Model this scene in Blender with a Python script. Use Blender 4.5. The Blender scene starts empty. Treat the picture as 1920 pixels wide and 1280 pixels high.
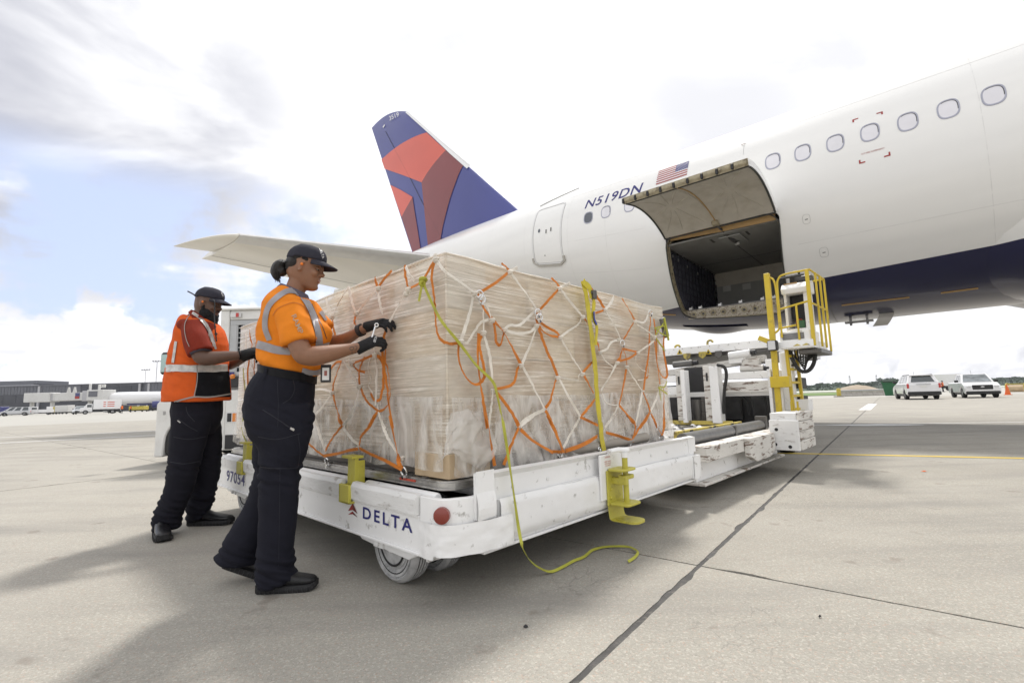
import bpy, bmesh, math, random
import numpy as np
from math import sin, cos, tan, radians, degrees, pi, sqrt, atan2
from mathutils import Vector, Matrix, noise as mnoise
random.seed(7)
SC = bpy.context.scene
COL = SC.collection
R = radians

# ------------------------------------------------------------------ camera
CAM_F, CAM_P, CAM_R, CAM_H = 888.0, R(6.8), R(1.58), 0.92
_rt = Vector((1, 0, 0)); _up = Vector((0, -sin(CAM_P), cos(CAM_P)))
C_FW = Vector((0, cos(CAM_P), sin(CAM_P)))
C_RT = _rt * cos(CAM_R) - _up * sin(CAM_R)
C_UP = _up * cos(CAM_R) + _rt * sin(CAM_R)
C_POS = Vector((0, 0, CAM_H))
cam_d = bpy.data.cameras.new('camera')
cam = bpy.data.objects.new('camera', cam_d); COL.objects.link(cam)
cam_d.sensor_width = 36.0; cam_d.sensor_fit = 'HORIZONTAL'
cam_d.lens = 36.0 * CAM_F / 1920.0
cam_d.clip_start = 0.05; cam_d.clip_end = 6000
_m = Matrix.Identity(4)
for i in range(3):
    _m[i][0] = C_RT[i]; _m[i][1] = C_UP[i]; _m[i][2] = -C_FW[i]; _m[i][3] = C_POS[i]
cam.matrix_world = _m
SC.camera = cam

# ------------------------------------------------------------------ sun and sky
SUN_EL, SUN_AZ = R(58), R(14.5)      # azimuth clockwise from +Y towards +X
sun_d = bpy.data.lights.new('sun', 'SUN')
sun_d.energy = 2.3; sun_d.angle = R(6.0); sun_d.color = (1.0, 0.96, 0.90)
sun = bpy.data.objects.new('sun', sun_d); COL.objects.link(sun)
_sd = Vector((sin(SUN_AZ) * cos(SUN_EL), cos(SUN_AZ) * cos(SUN_EL), sin(SUN_EL)))
sun.rotation_euler = _sd.to_track_quat('Z', 'Y').to_euler()
sun.location = (0, 0, 60)

W = bpy.data.worlds.new('World'); SC.world = W; W.use_nodes = True
nt = W.node_tree; nt.nodes.clear()
def N(t, **k):
    n = nt.nodes.new(t)
    for a, b in k.items(): setattr(n, a, b)
    return n
def LK(a, b): nt.links.new(a, b)
def MATH(op, a, b=None, clamp=False):
    n = N('ShaderNodeMath', operation=op); n.use_clamp = clamp
    for i, v in enumerate((a, b)):
        if v is None: continue
        if isinstance(v, (int, float)): n.inputs[i].default_value = v
        else: LK(v, n.inputs[i])
    return n.outputs[0]
out = N('ShaderNodeOutputWorld'); bg = N('ShaderNodeBackground')
sky = N('ShaderNodeTexSky', sky_type='NISHITA'); sky.sun_disc = False
sky.sun_elevation = SUN_EL; sky.sun_rotation = SUN_AZ
sky.air_density = 1.0; sky.dust_density = 2.0
tc = N('ShaderNodeTexCoord'); sep = N('ShaderNodeSeparateXYZ'); LK(tc.outputs['Generated'], sep.inputs[0])
zc = MATH('MAXIMUM', sep.outputs[2], 0.0)
den = MATH('ADD', zc, 0.16)
cx = MATH('DIVIDE', sep.outputs[0], den); cy = MATH('DIVIDE', sep.outputs[1], den)
cmb = N('ShaderNodeCombineXYZ'); LK(cx, cmb.inputs[0]); LK(cy, cmb.inputs[1])
def noise_w(vec, scale, detail, rough, dist=0.0, loc=(0, 0, 0)):
    mp = N('ShaderNodeMapping'); mp.inputs['Location'].default_value = loc; LK(vec, mp.inputs[0])
    n = N('ShaderNodeTexNoise'); n.inputs['Scale'].default_value = scale; n.inputs['Detail'].default_value = detail
    n.inputs['Roughness'].default_value = rough; n.inputs['Distortion'].default_value = dist
    LK(mp.outputs[0], n.inputs[0]); return n.outputs[0]
def ramp_w(v, a, b, lo=0.0, hi=1.0):
    m = N('ShaderNodeMapRange', interpolation_type='SMOOTHSTEP'); LK(v, m.inputs[0])
    m.inputs[1].default_value = a; m.inputs[2].default_value = b; m.inputs[3].default_value = lo; m.inputs[4].default_value = hi
    return m.outputs[0]
def dirv(px, py):
    d = C_FW + C_RT * ((px - 960) / CAM_F) - C_UP * ((py - 640) / CAM_F); return d.normalized()
def dotmask(px, py, lo, hi):
    d = dirv(px, py); n = N('ShaderNodeVectorMath', operation='DOT_PRODUCT'); LK(tc.outputs['Generated'], n.inputs[0])
    n.inputs[1].default_value = d; return ramp_w(n.outputs['Value'], lo, hi)
elev = sep.outputs[2]; G = tc.outputs['Generated']
n1 = noise_w(cmb.outputs[0], 1.25, 10, 0.58, 0.35, (3.1, 1.7, 0))
n2 = noise_w(G, 5.2, 9, 0.56, 0.25, (0.4, 0.2, 0.9))
# broken blue low on the left, closed cloud elsewhere with the odd thin spot
low = ramp_w(elev, 0.33, 0.42, 1.0, 0.0)
gap = MATH('MULTIPLY', MATH('MAXIMUM', dotmask(230, 540, 0.88, 0.975), dotmask(-150, 560, 0.86, 0.98)), low)
field = MATH('ADD', MATH('MULTIPLY', n1, 0.45), MATH('MULTIPLY', n2, 0.55))
blue = MATH('MULTIPLY', gap, ramp_w(field, 0.58, 0.48))
blue = MATH('MAXIMUM', blue, MATH('MULTIPLY', ramp_w(n1, 0.30, 0.22), 0.8))
# cumulus bank above the horizon
bank_h = MATH('ADD', MATH('MULTIPLY', noise_w(G, 8.0, 9, 0.56, 0.2, (0.4, 0.2, 0.9)), 0.40), -0.065)
bank = ramp_w(MATH('SUBTRACT', bank_h, elev), -0.012, 0.020)
cover2 = MATH('SUBTRACT', 1.0, MATH('MULTIPLY', blue, MATH('SUBTRACT', 1.0, bank)))
# grey undersides and billows
def inv(v): return MATH('SUBTRACT', 1.0, v)
bil = ramp_w(noise_w(cmb.outputs[0], 2.3, 10, 0.56, 0.5, (8.3, 4.4, 0)), 0.42, 0.68)
dk_all = MATH('MULTIPLY', bil, 0.36)
big = ramp_w(noise_w(cmb.outputs[0], 1.5, 9, 0.52, 0.45, (1.2, 0.3, 0)), 0.33, 0.56)
dkl = MATH('MULTIPLY', big, MATH('ADD', MATH('MULTIPLY', dotmask(110, 210, 0.925, 0.992), 0.85), MATH('MULTIPLY', dotmask(1340, 240, 0.975, 0.999), 0.40)))
bank_s = MATH('MULTIPLY', ramp_w(noise_w(G, 13.0, 8, 0.55, 0.3, (2.4, 0.2, 0.3)), 0.46, 0.66), MATH('MULTIPLY', ramp_w(elev, 0.02, 0.30, 1.0, 0.0), 0.55))
dks = MATH('MAXIMUM', MATH('MAXIMUM', dk_all, dkl), bank_s)
cl = N('ShaderNodeMix', data_type='RGBA'); LK(dks, cl.inputs[0])
cl.inputs[6].default_value = (0.84, 0.84, 0.85, 1); cl.inputs[7].default_value = (0.33, 0.34, 0.40, 1)
skm = N('ShaderNodeMix', data_type='RGBA', blend_type='MULTIPLY'); skm.inputs[0].default_value = 1.0
LK(sky.outputs[0], skm.inputs[6]); skm.inputs[7].default_value = (0.12, 0.12, 0.12, 1)
# thin veil whitens the blue
veil = N('ShaderNodeMix', data_type='RGBA'); veil.inputs[0].default_value = 0.72
LK(skm.outputs[2], veil.inputs[6]); veil.inputs[7].default_value = (0.50, 0.565, 0.76, 1)
fin = N('ShaderNodeMix', data_type='RGBA'); LK(cover2, fin.inputs[0]); LK(veil.outputs[2], fin.inputs[6]); LK(cl.outputs[2], fin.inputs[7])
LK(fin.outputs[2], bg.inputs[0]); bg.inputs[1].default_value = 1.0
LK(bg.outputs[0], out.inputs[0])

SC.view_settings.view_transform = 'Standard'; SC.view_settings.look = 'None'
SC.view_settings.exposure = 0.55; SC.view_settings.gamma = 1.0
try: SC.view_settings.use_curve_mapping = False
except Exception: pass
SC.cycles.max_bounces = 8; SC.cycles.transparent_max_bounces = 16
SC.cycles.use_denoising = True

# ------------------------------------------------------------------ pixel / frame helpers
def ray(px, py): return dirv(px, py)
def at_z(px, py, z=0.0):
    d = ray(px, py); return C_POS + d * ((z - CAM_H) / d.z)
def at_plane(px, py, p, n):
    d = ray(px, py); n = Vector(n); return C_POS + d * ((Vector(p) - C_POS).dot(n) / d.dot(n))
def at_y(px, py, y): return at_plane(px, py, (0, y, 0), (0, 1, 0))
def frame(loc, rz): return Matrix.Translation(loc) @ Matrix.Rotation(rz, 4, 'Z')
ID = Matrix.Identity(4)
# dolly frame: x = to the loader, y = to the tug, origin = near pallet corner on the ground
D_YAW = 0.8127; DO = Vector((-0.3194, 2.2508, 0)); FD = frame(DO, D_YAW); FDi = FD.inverted()
D_EX = Vector((cos(D_YAW), sin(D_YAW), 0)); D_EY = Vector((-sin(D_YAW), cos(D_YAW), 0))
def Lf(px, py, u=0.0): return FDi @ at_plane(px, py, DO + D_EX * u, D_EX)     # plane x = u
def Rf(px, py, v=0.0): return FDi @ at_plane(px, py, DO + D_EY * v, D_EY)     # plane y = v
def Df(px, py, z): return FDi @ at_z(px, py, z)
# aircraft frame: x = aft, y = starboard (towards the camera), z = up
A_TH = R(-49.5); A_A = Vector((sin(A_TH), cos(A_TH), 0)); A_N = Vector((cos(A_TH), -sin(A_TH), 0))
FO = A_N * 15.6; FA = Matrix.Translation(FO) @ Matrix.Rotation(atan2(A_A.y, A_A.x), 4, 'Z'); FAi = FA.inverted()

# ------------------------------------------------------------------ mesh builder
MW = {}
class MB:
    def __init__(s, fr=ID): s.v = []; s.f = []; s.m = []; s.fr = fr
    def add(s, vs, fs, mi=0):
        o = len(s.v); s.v += [tuple(v) for v in vs]
        s.f += [tuple(i + o for i in f) for f in fs]; s.m += [mi] * len(fs)
    def box(s, x0, x1, y0, y1, z0, z1, mi=0, M=None):
        vs = [Vector((x, y, z)) for z in (z0, z1) for y in (y0, y1) for x in (x0, x1)]
        if M is not None: vs = [M @ v for v in vs]
        s.add(vs, [(0, 2, 3, 1), (4, 5, 7, 6), (0, 1, 5, 4), (2, 6, 7, 3), (0, 4, 6, 2), (1, 3, 7, 5)], mi)
    def beam(s, p, q, w, h, up=(0, 0, 1), mi=0):
        p = Vector(p); q = Vector(q); d = (q - p).normalized(); up = Vector(up)
        x = d.cross(up)
        if x.length < 1e-4: x = d.cross(Vector((1, 0, 0)))
        x.normalize(); y = x.cross(d)
        vs = []
        for c in (p, q):
            for a, b in ((-1, -1), (1, -1), (1, 1), (-1, 1)): vs.append(c + x * (a * w / 2) + y * (b * h / 2))
        s.add(vs, [(0, 1, 2, 3), (7, 6, 5, 4), (0, 4, 5, 1), (1, 5, 6, 2), (2, 6, 7, 3), (3, 7, 4, 0)], mi)
    def tube(s, pts, r, n=8, cap=True, mi=0, close=False):
        pts = [Vector(p) for p in pts]; k = len(pts)
        rs = r if isinstance(r, (list, tuple)) else [r] * k
        vs = []; prev = None
        for i, p in enumerate(pts):
            a = pts[(i - 1) % k] if (close or i > 0) else p; b = pts[(i + 1) % k] if (close or i < k - 1) else p
            t = (b - a); t = t.normalized() if t.length > 1e-9 else Vector((0, 0, 1))
            if prev is None:
                x = t.cross(Vector((0, 0, 1)))
                if x.length < 1e-3: x = t.cross(Vector((1, 0, 0)))
            else: x = prev - t * prev.dot(t)
            x.normalize(); prev = x; y = t.cross(x)
            for j in range(n):
                an = 2 * pi * j / n; vs.append(p + x * (cos(an) * rs[i]) + y * (sin(an) * rs[i]))
        fs = []
        for i in range(k if close else k - 1):
            for j in range(n):
                i2 = (i + 1) % k; fs.append((i * n + j, i * n + (j + 1) % n, i2 * n + (j + 1) % n, i2 * n + j))
        if cap and not close: fs.append(tuple(range(n - 1, -1, -1))); fs.append(tuple((k - 1) * n + j for j in range(n)))
        s.add(vs, fs, mi)
    def cyl(s, p, q, r, n=16, mi=0, r2=None): s.tube([p, q], [r, r if r2 is None else r2], n, True, mi)
    def ring(s, c, ax, R_, r, n=24, m=6, mi=0):
        ax = Vector(ax).normalized(); x = ax.orthogonal().normalized(); y = ax.cross(x)
        s.tube([Vector(c) + x * (cos(2 * pi * i / n) * R_) + y * (sin(2 * pi * i / n) * R_) for i in range(n)], r, m, False, mi, True)
    def lathe(s, prof, p, ax, n=24, mi=0):
        """prof: list of (distance along axis, radius)"""
        ax = Vector(ax).normalized(); x = ax.orthogonal().normalized(); y = ax.cross(x); p = Vector(p)
        vs = []; k = len(prof)
        for d, r in prof:
            for j in range(n):
                a = 2 * pi * j / n; vs.append(p + ax * d + x * (cos(a) * r) + y * (sin(a) * r))
        fs = [(i * n + j, i * n + (j + 1) % n, (i + 1) * n + (j + 1) % n, (i + 1) * n + j) for i in range(k - 1) for j in range(n)]
        if prof[0][1] > 1e-5: fs.append(tuple(range(n - 1, -1, -1)))
        if prof[-1][1] > 1e-5: fs.append(tuple((k - 1) * n + j for j in range(n)))
        s.add(vs, fs, mi)
    def prism(s, poly, fn, d0, d1, mi=0):
        """poly 2D; fn(a,b,d)->3D"""
        k = len(poly); vs = [fn(a, b, d0) for a, b in poly] + [fn(a, b, d1) for a, b in poly]
        fs = [tuple(range(k - 1, -1, -1)), tuple(range(k, 2 * k))] + [(i, (i + 1) % k, k + (i + 1) % k, k + i) for i in range(k)]
        s.add(vs, fs, mi)
    def grid(s, fn, nu, nv, mi=0, cu=False, cv=False):
        vs = [fn(i / (nu if cu else nu - 1), j / (nv if cv else nv - 1)) for i in range(nu) for j in range(nv)]
        fs = []
        for i in range(nu if cu else nu - 1):
            for j in range(nv if cv else nv - 1):
                i2 = (i + 1) % nu; j2 = (j + 1) % nv
                fs.append((i * nv + j, i * nv + j2, i2 * nv + j2, i2 * nv + j))
        s.add(vs, fs, mi)
    def ribbon(s, pts, nrm, w, t=0.0015, mi=0):
        """flat strap through pts; nrm = surface normal (vector or list)"""
        pts = [Vector(p) for p in pts]; k = len(pts); vs = []
        for i, p in enumerate(pts):
            a = pts[max(0, i - 1)]; b = pts[min(k - 1, i + 1)]; d = (b - a)
            d = d.normalized() if d.length > 1e-9 else Vector((1, 0, 0))
            n_ = Vector(nrm[i] if isinstance(nrm, list) else nrm); x = d.cross(n_)
            x = x.normalized() if x.length > 1e-4 else d.orthogonal().normalized()
            n2 = x.cross(d).normalized(); ww = w[i] if isinstance(w, list) else w
            for sx, sn in ((-1, -1), (1, -1), (1, 1), (-1, 1)): vs.append(p + x * (sx * ww / 2) + n2 * (sn * t / 2))
        fs = [(0, 1, 2, 3), tuple((k - 1) * 4 + j for j in (3, 2, 1, 0))]
        for i in range(k - 1):
            for j in range(4): fs.append((i * 4 + j, (i + 1) * 4 + j, (i + 1) * 4 + (j + 1) % 4, i * 4 + (j + 1) % 4))
        s.add(vs, fs, mi)
    def build(s, name, mat, parent=None, smooth=False, bevel=0.0, fix=True, seg=1):
        me = bpy.data.meshes.new(name)
        pm = MW.get(parent.name, ID) if parent is not None else ID
        T = pm.inverted() @ s.fr
        co = np.array(s.v, dtype=float) if s.v else np.zeros((0, 3))
        A = np.array(T); co = co @ A[:3, :3].T + A[:3, 3]
        me.from_pydata(co.tolist(), [], s.f)
        mats = mat if isinstance(mat, (list, tuple)) else [mat]
        for m_ in mats: me.materials.append(m_)
        if len(mats) > 1: me.polygons.foreach_set('material_index', s.m)
        if fix:
            bm = bmesh.new(); bm.from_mesh(me); bmesh.ops.recalc_face_normals(bm, faces=bm.faces)
            if bevel: bmesh.ops.bevel(bm, geom=[e for e in bm.edges if e.is_manifold and e.calc_face_angle(0) > 0.5], offset=bevel, segments=seg, affect='EDGES', clamp_overlap=True, profile=0.5)
            bm.to_mesh(me); bm.free()
        if smooth:
            me.polygons.foreach_set('use_smooth', [True] * len(me.polygons))
            if smooth != 'all':
                try: me.set_sharp_from_angle(angle=R(35))
                except Exception: pass
        me.update()
        o = bpy.data.objects.new(name, me); COL.objects.link(o)
        if parent is not None: o.parent = parent
        MW[o.name] = pm
        return o
def tag(o, label=None, cat=None, group=None, kind=None):
    for k, v in (('label', label), ('category', cat), ('group', group), ('kind', kind)):
        if v: o[k] = v
    return o
def thing(name, M, label, cat, group=None):
    o = bpy.data.objects.new(name, None); o.empty_display_size = 0.2; COL.objects.link(o)
    o.matrix_world = M; MW[o.name] = M.copy()
    return tag(o, label, cat, group)
def copy_tree(o, M=None, parent=None, **kw):
    c = o.copy(); COL.objects.link(c)
    if parent is not None: c.parent = parent
    for ch in [x for x in o.children]: copy_tree(ch, None, c)
    if M is not None: c.matrix_world = M; MW[c.name] = M
    for k, v in kw.items(): c[k] = v
    return c

# ------------------------------------------------------------------ materials
def mat_base(name):
    m = bpy.data.materials.new(name); m.use_nodes = True
    t = m.node_tree; b = t.nodes['Principled BSDF']; return m, t, b
def lin(c):
    return tuple(x for x in c) + (1,)
def mat(name, col, rough=0.5, metal=0.0, var=0.08, vscale=3.0, bump=0.0, bscale=40.0, coat=0.0, dirt=None, dirt_amt=0.0, dscale=2.0, spec=0.5, alpha=1.0, stretch=(1, 1, 1), sheen=0.0, emit=None, dlo=0.5, dhi=0.75, dcontrast=None):
    m, t, b = mat_base(name)
    n = t.nodes; l = t.links
    tcx = n.new('ShaderNodeTexCoord'); mp = n.new('ShaderNodeMapping'); mp.inputs['Scale'].default_value = stretch
    l.new(tcx.outputs['Object'], mp.inputs[0])
    no = n.new('ShaderNodeTexNoise'); no.inputs['Scale'].default_value = vscale; no.inputs['Detail'].default_value = 6; l.new(mp.outputs[0], no.inputs[0])
    mr = n.new('ShaderNodeMapRange'); mr.inputs[1].default_value = 0.3; mr.inputs[2].default_value = 0.7
    mr.inputs[3].default_value = 1 - var; mr.inputs[4].default_value = 1 + var; l.new(no.outputs[0], mr.inputs[0])
    mx = n.new('ShaderNodeMix'); mx.data_type = 'RGBA'; mx.blend_type = 'MULTIPLY'; mx.inputs[0].default_value = 1
    mx.inputs[6].default_value = lin(col); l.new(mr.outputs[0], mx.inputs[7])
    last = mx.outputs[2]
    if dirt is not None:
        d = n.new('ShaderNodeTexNoise'); d.inputs['Scale'].default_value = dscale; d.inputs['Detail'].default_value = 10; d.inputs['Roughness'].default_value = 0.65; l.new(mp.outputs[0], d.inputs[0])
        r2 = n.new('ShaderNodeMapRange'); r2.inputs[1].default_value = dlo; r2.inputs[2].default_value = dhi; r2.inputs[4].default_value = dirt_amt; l.new(d.outputs[0], r2.inputs[0])
        m2 = n.new('ShaderNodeMix'); m2.data_type = 'RGBA'; l.new(r2.outputs[0], m2.inputs[0]); l.new(last, m2.inputs[6]); m2.inputs[7].default_value = lin(dirt)
        last = m2.outputs[2]
    l.new(last, b.inputs['Base Color'])
    b.inputs['Roughness'].default_value = rough; b.inputs['Metallic'].default_value = metal
    b.inputs['Specular IOR Level'].default_value = spec
    if coat: b.inputs['Coat Weight'].default_value = coat; b.inputs['Coat Roughness'].default_value = 0.08
    if sheen: b.inputs['Sheen Weight'].default_value = sheen
    if alpha < 1: b.inputs['Alpha'].default_value = alpha
    if emit: b.inputs['Emission Color'].default_value = lin(emit[:3]); b.inputs['Emission Strength'].default_value = emit[3]
    if bump:
        bn = n.new('ShaderNodeTexNoise'); bn.inputs['Scale'].default_value = bscale; bn.inputs['Detail'].default_value = 5; l.new(mp.outputs[0], bn.inputs[0])
        bp = n.new('ShaderNodeBump'); bp.inputs['Strength'].default_value = bump; bp.inputs['Distance'].default_value = 0.01
        l.new(bn.outputs[0], bp.inputs['Height']); l.new(bp.outputs[0], b.inputs['Normal'])
    return m
M = {}
RUST = (0.16, 0.075, 0.035)
M['white_paint'] = mat('white_paint', (0.84, 0.84, 0.835), 0.42, var=0.04, vscale=2, bump=0.35, bscale=9, dirt=(0.24, 0.22, 0.19), dirt_amt=0.75, dscale=13, dlo=0.60, dhi=0.70)
M['white_scuffed'] = mat('white_scuffed', (0.76, 0.76, 0.75), 0.5, var=0.06, bump=0.4, bscale=14, dirt=(0.25, 0.21, 0.17), dirt_amt=0.6, dscale=7.0, dlo=0.58, dhi=0.68, stretch=(1, 1, 2.5))
M['white_rusty'] = mat('white_rusty', (0.66, 0.64, 0.60), 0.55, var=0.08, bump=0.6, bscale=20, dirt=(0.14, 0.085, 0.055), dirt_amt=0.9, dscale=6.5, dlo=0.54, dhi=0.60, stretch=(0.9, 0.9, 4))
M['white_clean'] = mat('white_clean', (0.76, 0.76, 0.76), 0.3, var=0.02, coat=0.3)
M['yellow_paint'] = mat('yellow_paint', (0.52, 0.47, 0.07), 0.45, var=0.08, bump=0.2, bscale=20, dirt=(0.16, 0.13, 0.05), dirt_amt=0.6, dscale=9, dlo=0.55, dhi=0.7)
M['rail_yellow'] = mat('rail_yellow', (0.60, 0.44, 0.03), 0.45, var=0.08, dirt=(0.22, 0.16, 0.06), dirt_amt=0.5, dscale=12, dlo=0.55, dhi=0.72)
M['worn_yellow'] = mat('worn_yellow', (0.55, 0.44, 0.10), 0.6, var=0.12, dirt=(0.12, 0.10, 0.07), dirt_amt=0.8, dscale=10, dlo=0.5, dhi=0.6)
M['steel'] = mat('steel', (0.52, 0.51, 0.49), 0.35, metal=0.9, var=0.15, vscale=15, bump=0.15, bscale=60, dirt=(0.18, 0.16, 0.14), dirt_amt=0.6, dscale=14)
M['chrome'] = mat('chrome', (0.75, 0.75, 0.75), 0.15, metal=1.0, var=0.03)
M['dark_steel'] = mat('dark_steel', (0.13, 0.125, 0.12), 0.4, metal=0.5, var=0.2, bump=0.1)
M['grey_roller'] = mat('grey_roller', (0.20, 0.20, 0.20), 0.38, metal=0.4, var=0.15, vscale=20, dirt=(0.10, 0.09, 0.08), dirt_amt=0.5)
M['black'] = mat('black', (0.022, 0.022, 0.024), 0.55, var=0.2)
M['black_rubber'] = mat('black_rubber', (0.03, 0.03, 0.03), 0.75, var=0.2, bump=0.1, bscale=60)
M['void'] = mat('machinery_and_shade_dark', (0.03, 0.03, 0.032), 0.5, var=0.5, vscale=6, bump=0.5, bscale=14)
M['red_reflector'] = mat('red_reflector', (0.21, 0.028, 0.016), 0.35, var=0.05, coat=0.5)
M['red_lens'] = mat('red_lens', (0.45, 0.02, 0.015), 0.15, var=0.05, coat=0.6)
M['clear_lens'] = mat('clear_lens', (0.62, 0.62, 0.62), 0.12, var=0.1, coat=0.8)
M['amber_lens'] = mat('amber_lens', (0.65, 0.2, 0.02), 0.2, var=0.05, coat=0.6)
M['glass_dark'] = mat('glass_dark', (0.03, 0.035, 0.04), 0.05, var=0.1, coat=1.0)
M['navy_print'] = mat('navy_print', (0.022, 0.022, 0.16), 0.5, var=0.15, vscale=40)
M['red_print'] = mat('red_print', (0.32, 0.03, 0.025), 0.5, var=0.1)
M['dark_red_print'] = mat('dark_red_print', (0.13, 0.012, 0.012), 0.5, var=0.1)
M['white_print'] = mat('white_print', (0.78, 0.78, 0.78), 0.5, var=0.02)
M['black_print'] = mat('black_print', (0.03, 0.03, 0.03), 0.5, var=0.1)

# ------------------------------------------------------------------ lettering
def text_poly(s, size=1.0, offset=0.0, shear=0.0, space=1.0, align='LEFT'):
    cu = bpy.data.curves.new('lettering', 'FONT'); cu.body = s; cu.size = size; cu.offset = offset; cu.shear = shear
    cu.space_character = space; cu.align_x = align; cu.resolution_u = 3
    o = bpy.data.objects.new('lettering', cu); COL.objects.link(o)
    dg = bpy.context.evaluated_depsgraph_get(); dg.update()
    me = bpy.data.meshes.new_from_object(o.evaluated_get(dg))
    vs = [(v.co.x, v.co.y) for v in me.vertices]; fs = [tuple(p.vertices) for p in me.polygons]
    bpy.data.objects.remove(o); bpy.data.curves.remove(cu); bpy.data.meshes.remove(me)
    return vs, fs
def fit_text(s, x0, x1, y0, y1, offset=0.0, shear=0.0, space=1.0):
    """lettering scaled into a rectangle"""
    vs, fs = text_poly(s, 1.0, offset, shear, space)
    ax = min(v[0] for v in vs); bx = max(v[0] for v in vs); ay = min(v[1] for v in vs); by = max(v[1] for v in vs)
    return [(x0 + (v[0] - ax) / (bx - ax) * (x1 - x0), y0 + (v[1] - ay) / (by - ay) * (y1 - y0)) for v in vs], fs
def decal(name, poly_sets, fn, mat_, parent, fr, step=None, mis=None):
    """flat print: list of (verts2d, faces) mapped by fn(a,b) onto a surface, cut every step so that it follows curves"""
    bm = bmesh.new()
    for vs, fs in poly_sets:
        bv = [bm.verts.new((a, b, 0)) for a, b in vs]
        for f in fs:
            try: bm.faces.new([bv[i] for i in f])
            except Exception: pass
    if step:
        for ax in (0, 1):
            if not bm.verts: break
            lo = min(v.co[ax] for v in bm.verts); hi = max(v.co[ax] for v in bm.verts)
            k = math.ceil(lo / step) * step
            while k < hi:
                no_ = Vector((1, 0, 0)) if ax == 0 else Vector((0, 1, 0))
                bmesh.ops.bisect_plane(bm, geom=bm.verts[:] + bm.edges[:] + bm.faces[:], plane_co=no_ * k, plane_no=no_, dist=1e-6); k += step
    mb = MB(fr); bm.verts.index_update()
    mb.add([fn(v.co.x, v.co.y) for v in bm.verts], [tuple(v.index for v in f.verts) for f in bm.faces])
    bm.free()
    return mb.build(name, mat_, parent, fix=False)
def rounded_rect(x0, x1, y0, y1, r, n=5):
    P = []
    for cx_, cy_, a0 in ((x1 - r, y1 - r, 0), (x0 + r, y1 - r, 90), (x0 + r, y0 + r, 180), (x1 - r, y0 + r, 270)):
        for i in range(n + 1):
            a = R(a0 + 90 * i / n); P.append((cx_ + r * cos(a), cy_ + r * sin(a)))
    return P
def fnoise(p, s=1.0): return mnoise.noise(Vector(p) * s)
def fbm(p, s=1.0, o=4):
    v = 0; a = 1; q = Vector(p) * s
    for _ in range(o): v += a * mnoise.noise(q); a *= 0.5; q = q * 2.03
    return v
def smooth01(x): x = max(0, min(1, x)); return x * x * (3 - 2 * x)
def catmull(pts, n=6):
    P = [Vector(p) for p in pts]
    if len(P) < 3: return P
    P = [P[0] * 2 - P[1]] + P + [P[-1] * 2 - P[-2]]; out_ = []
    for i in range(1, len(P) - 2):
        for k in range(n):
            t = k / n; a, b, c, d = P[i - 1], P[i], P[i + 1], P[i + 2]
            out_.append(0.5 * ((2 * b) + (c - a) * t + (2 * a - 5 * b + 4 * c - d) * t * t + (3 * b - a - 3 * c + d) * t ** 3))
    out_.append(P[-2]); return out_
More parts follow.
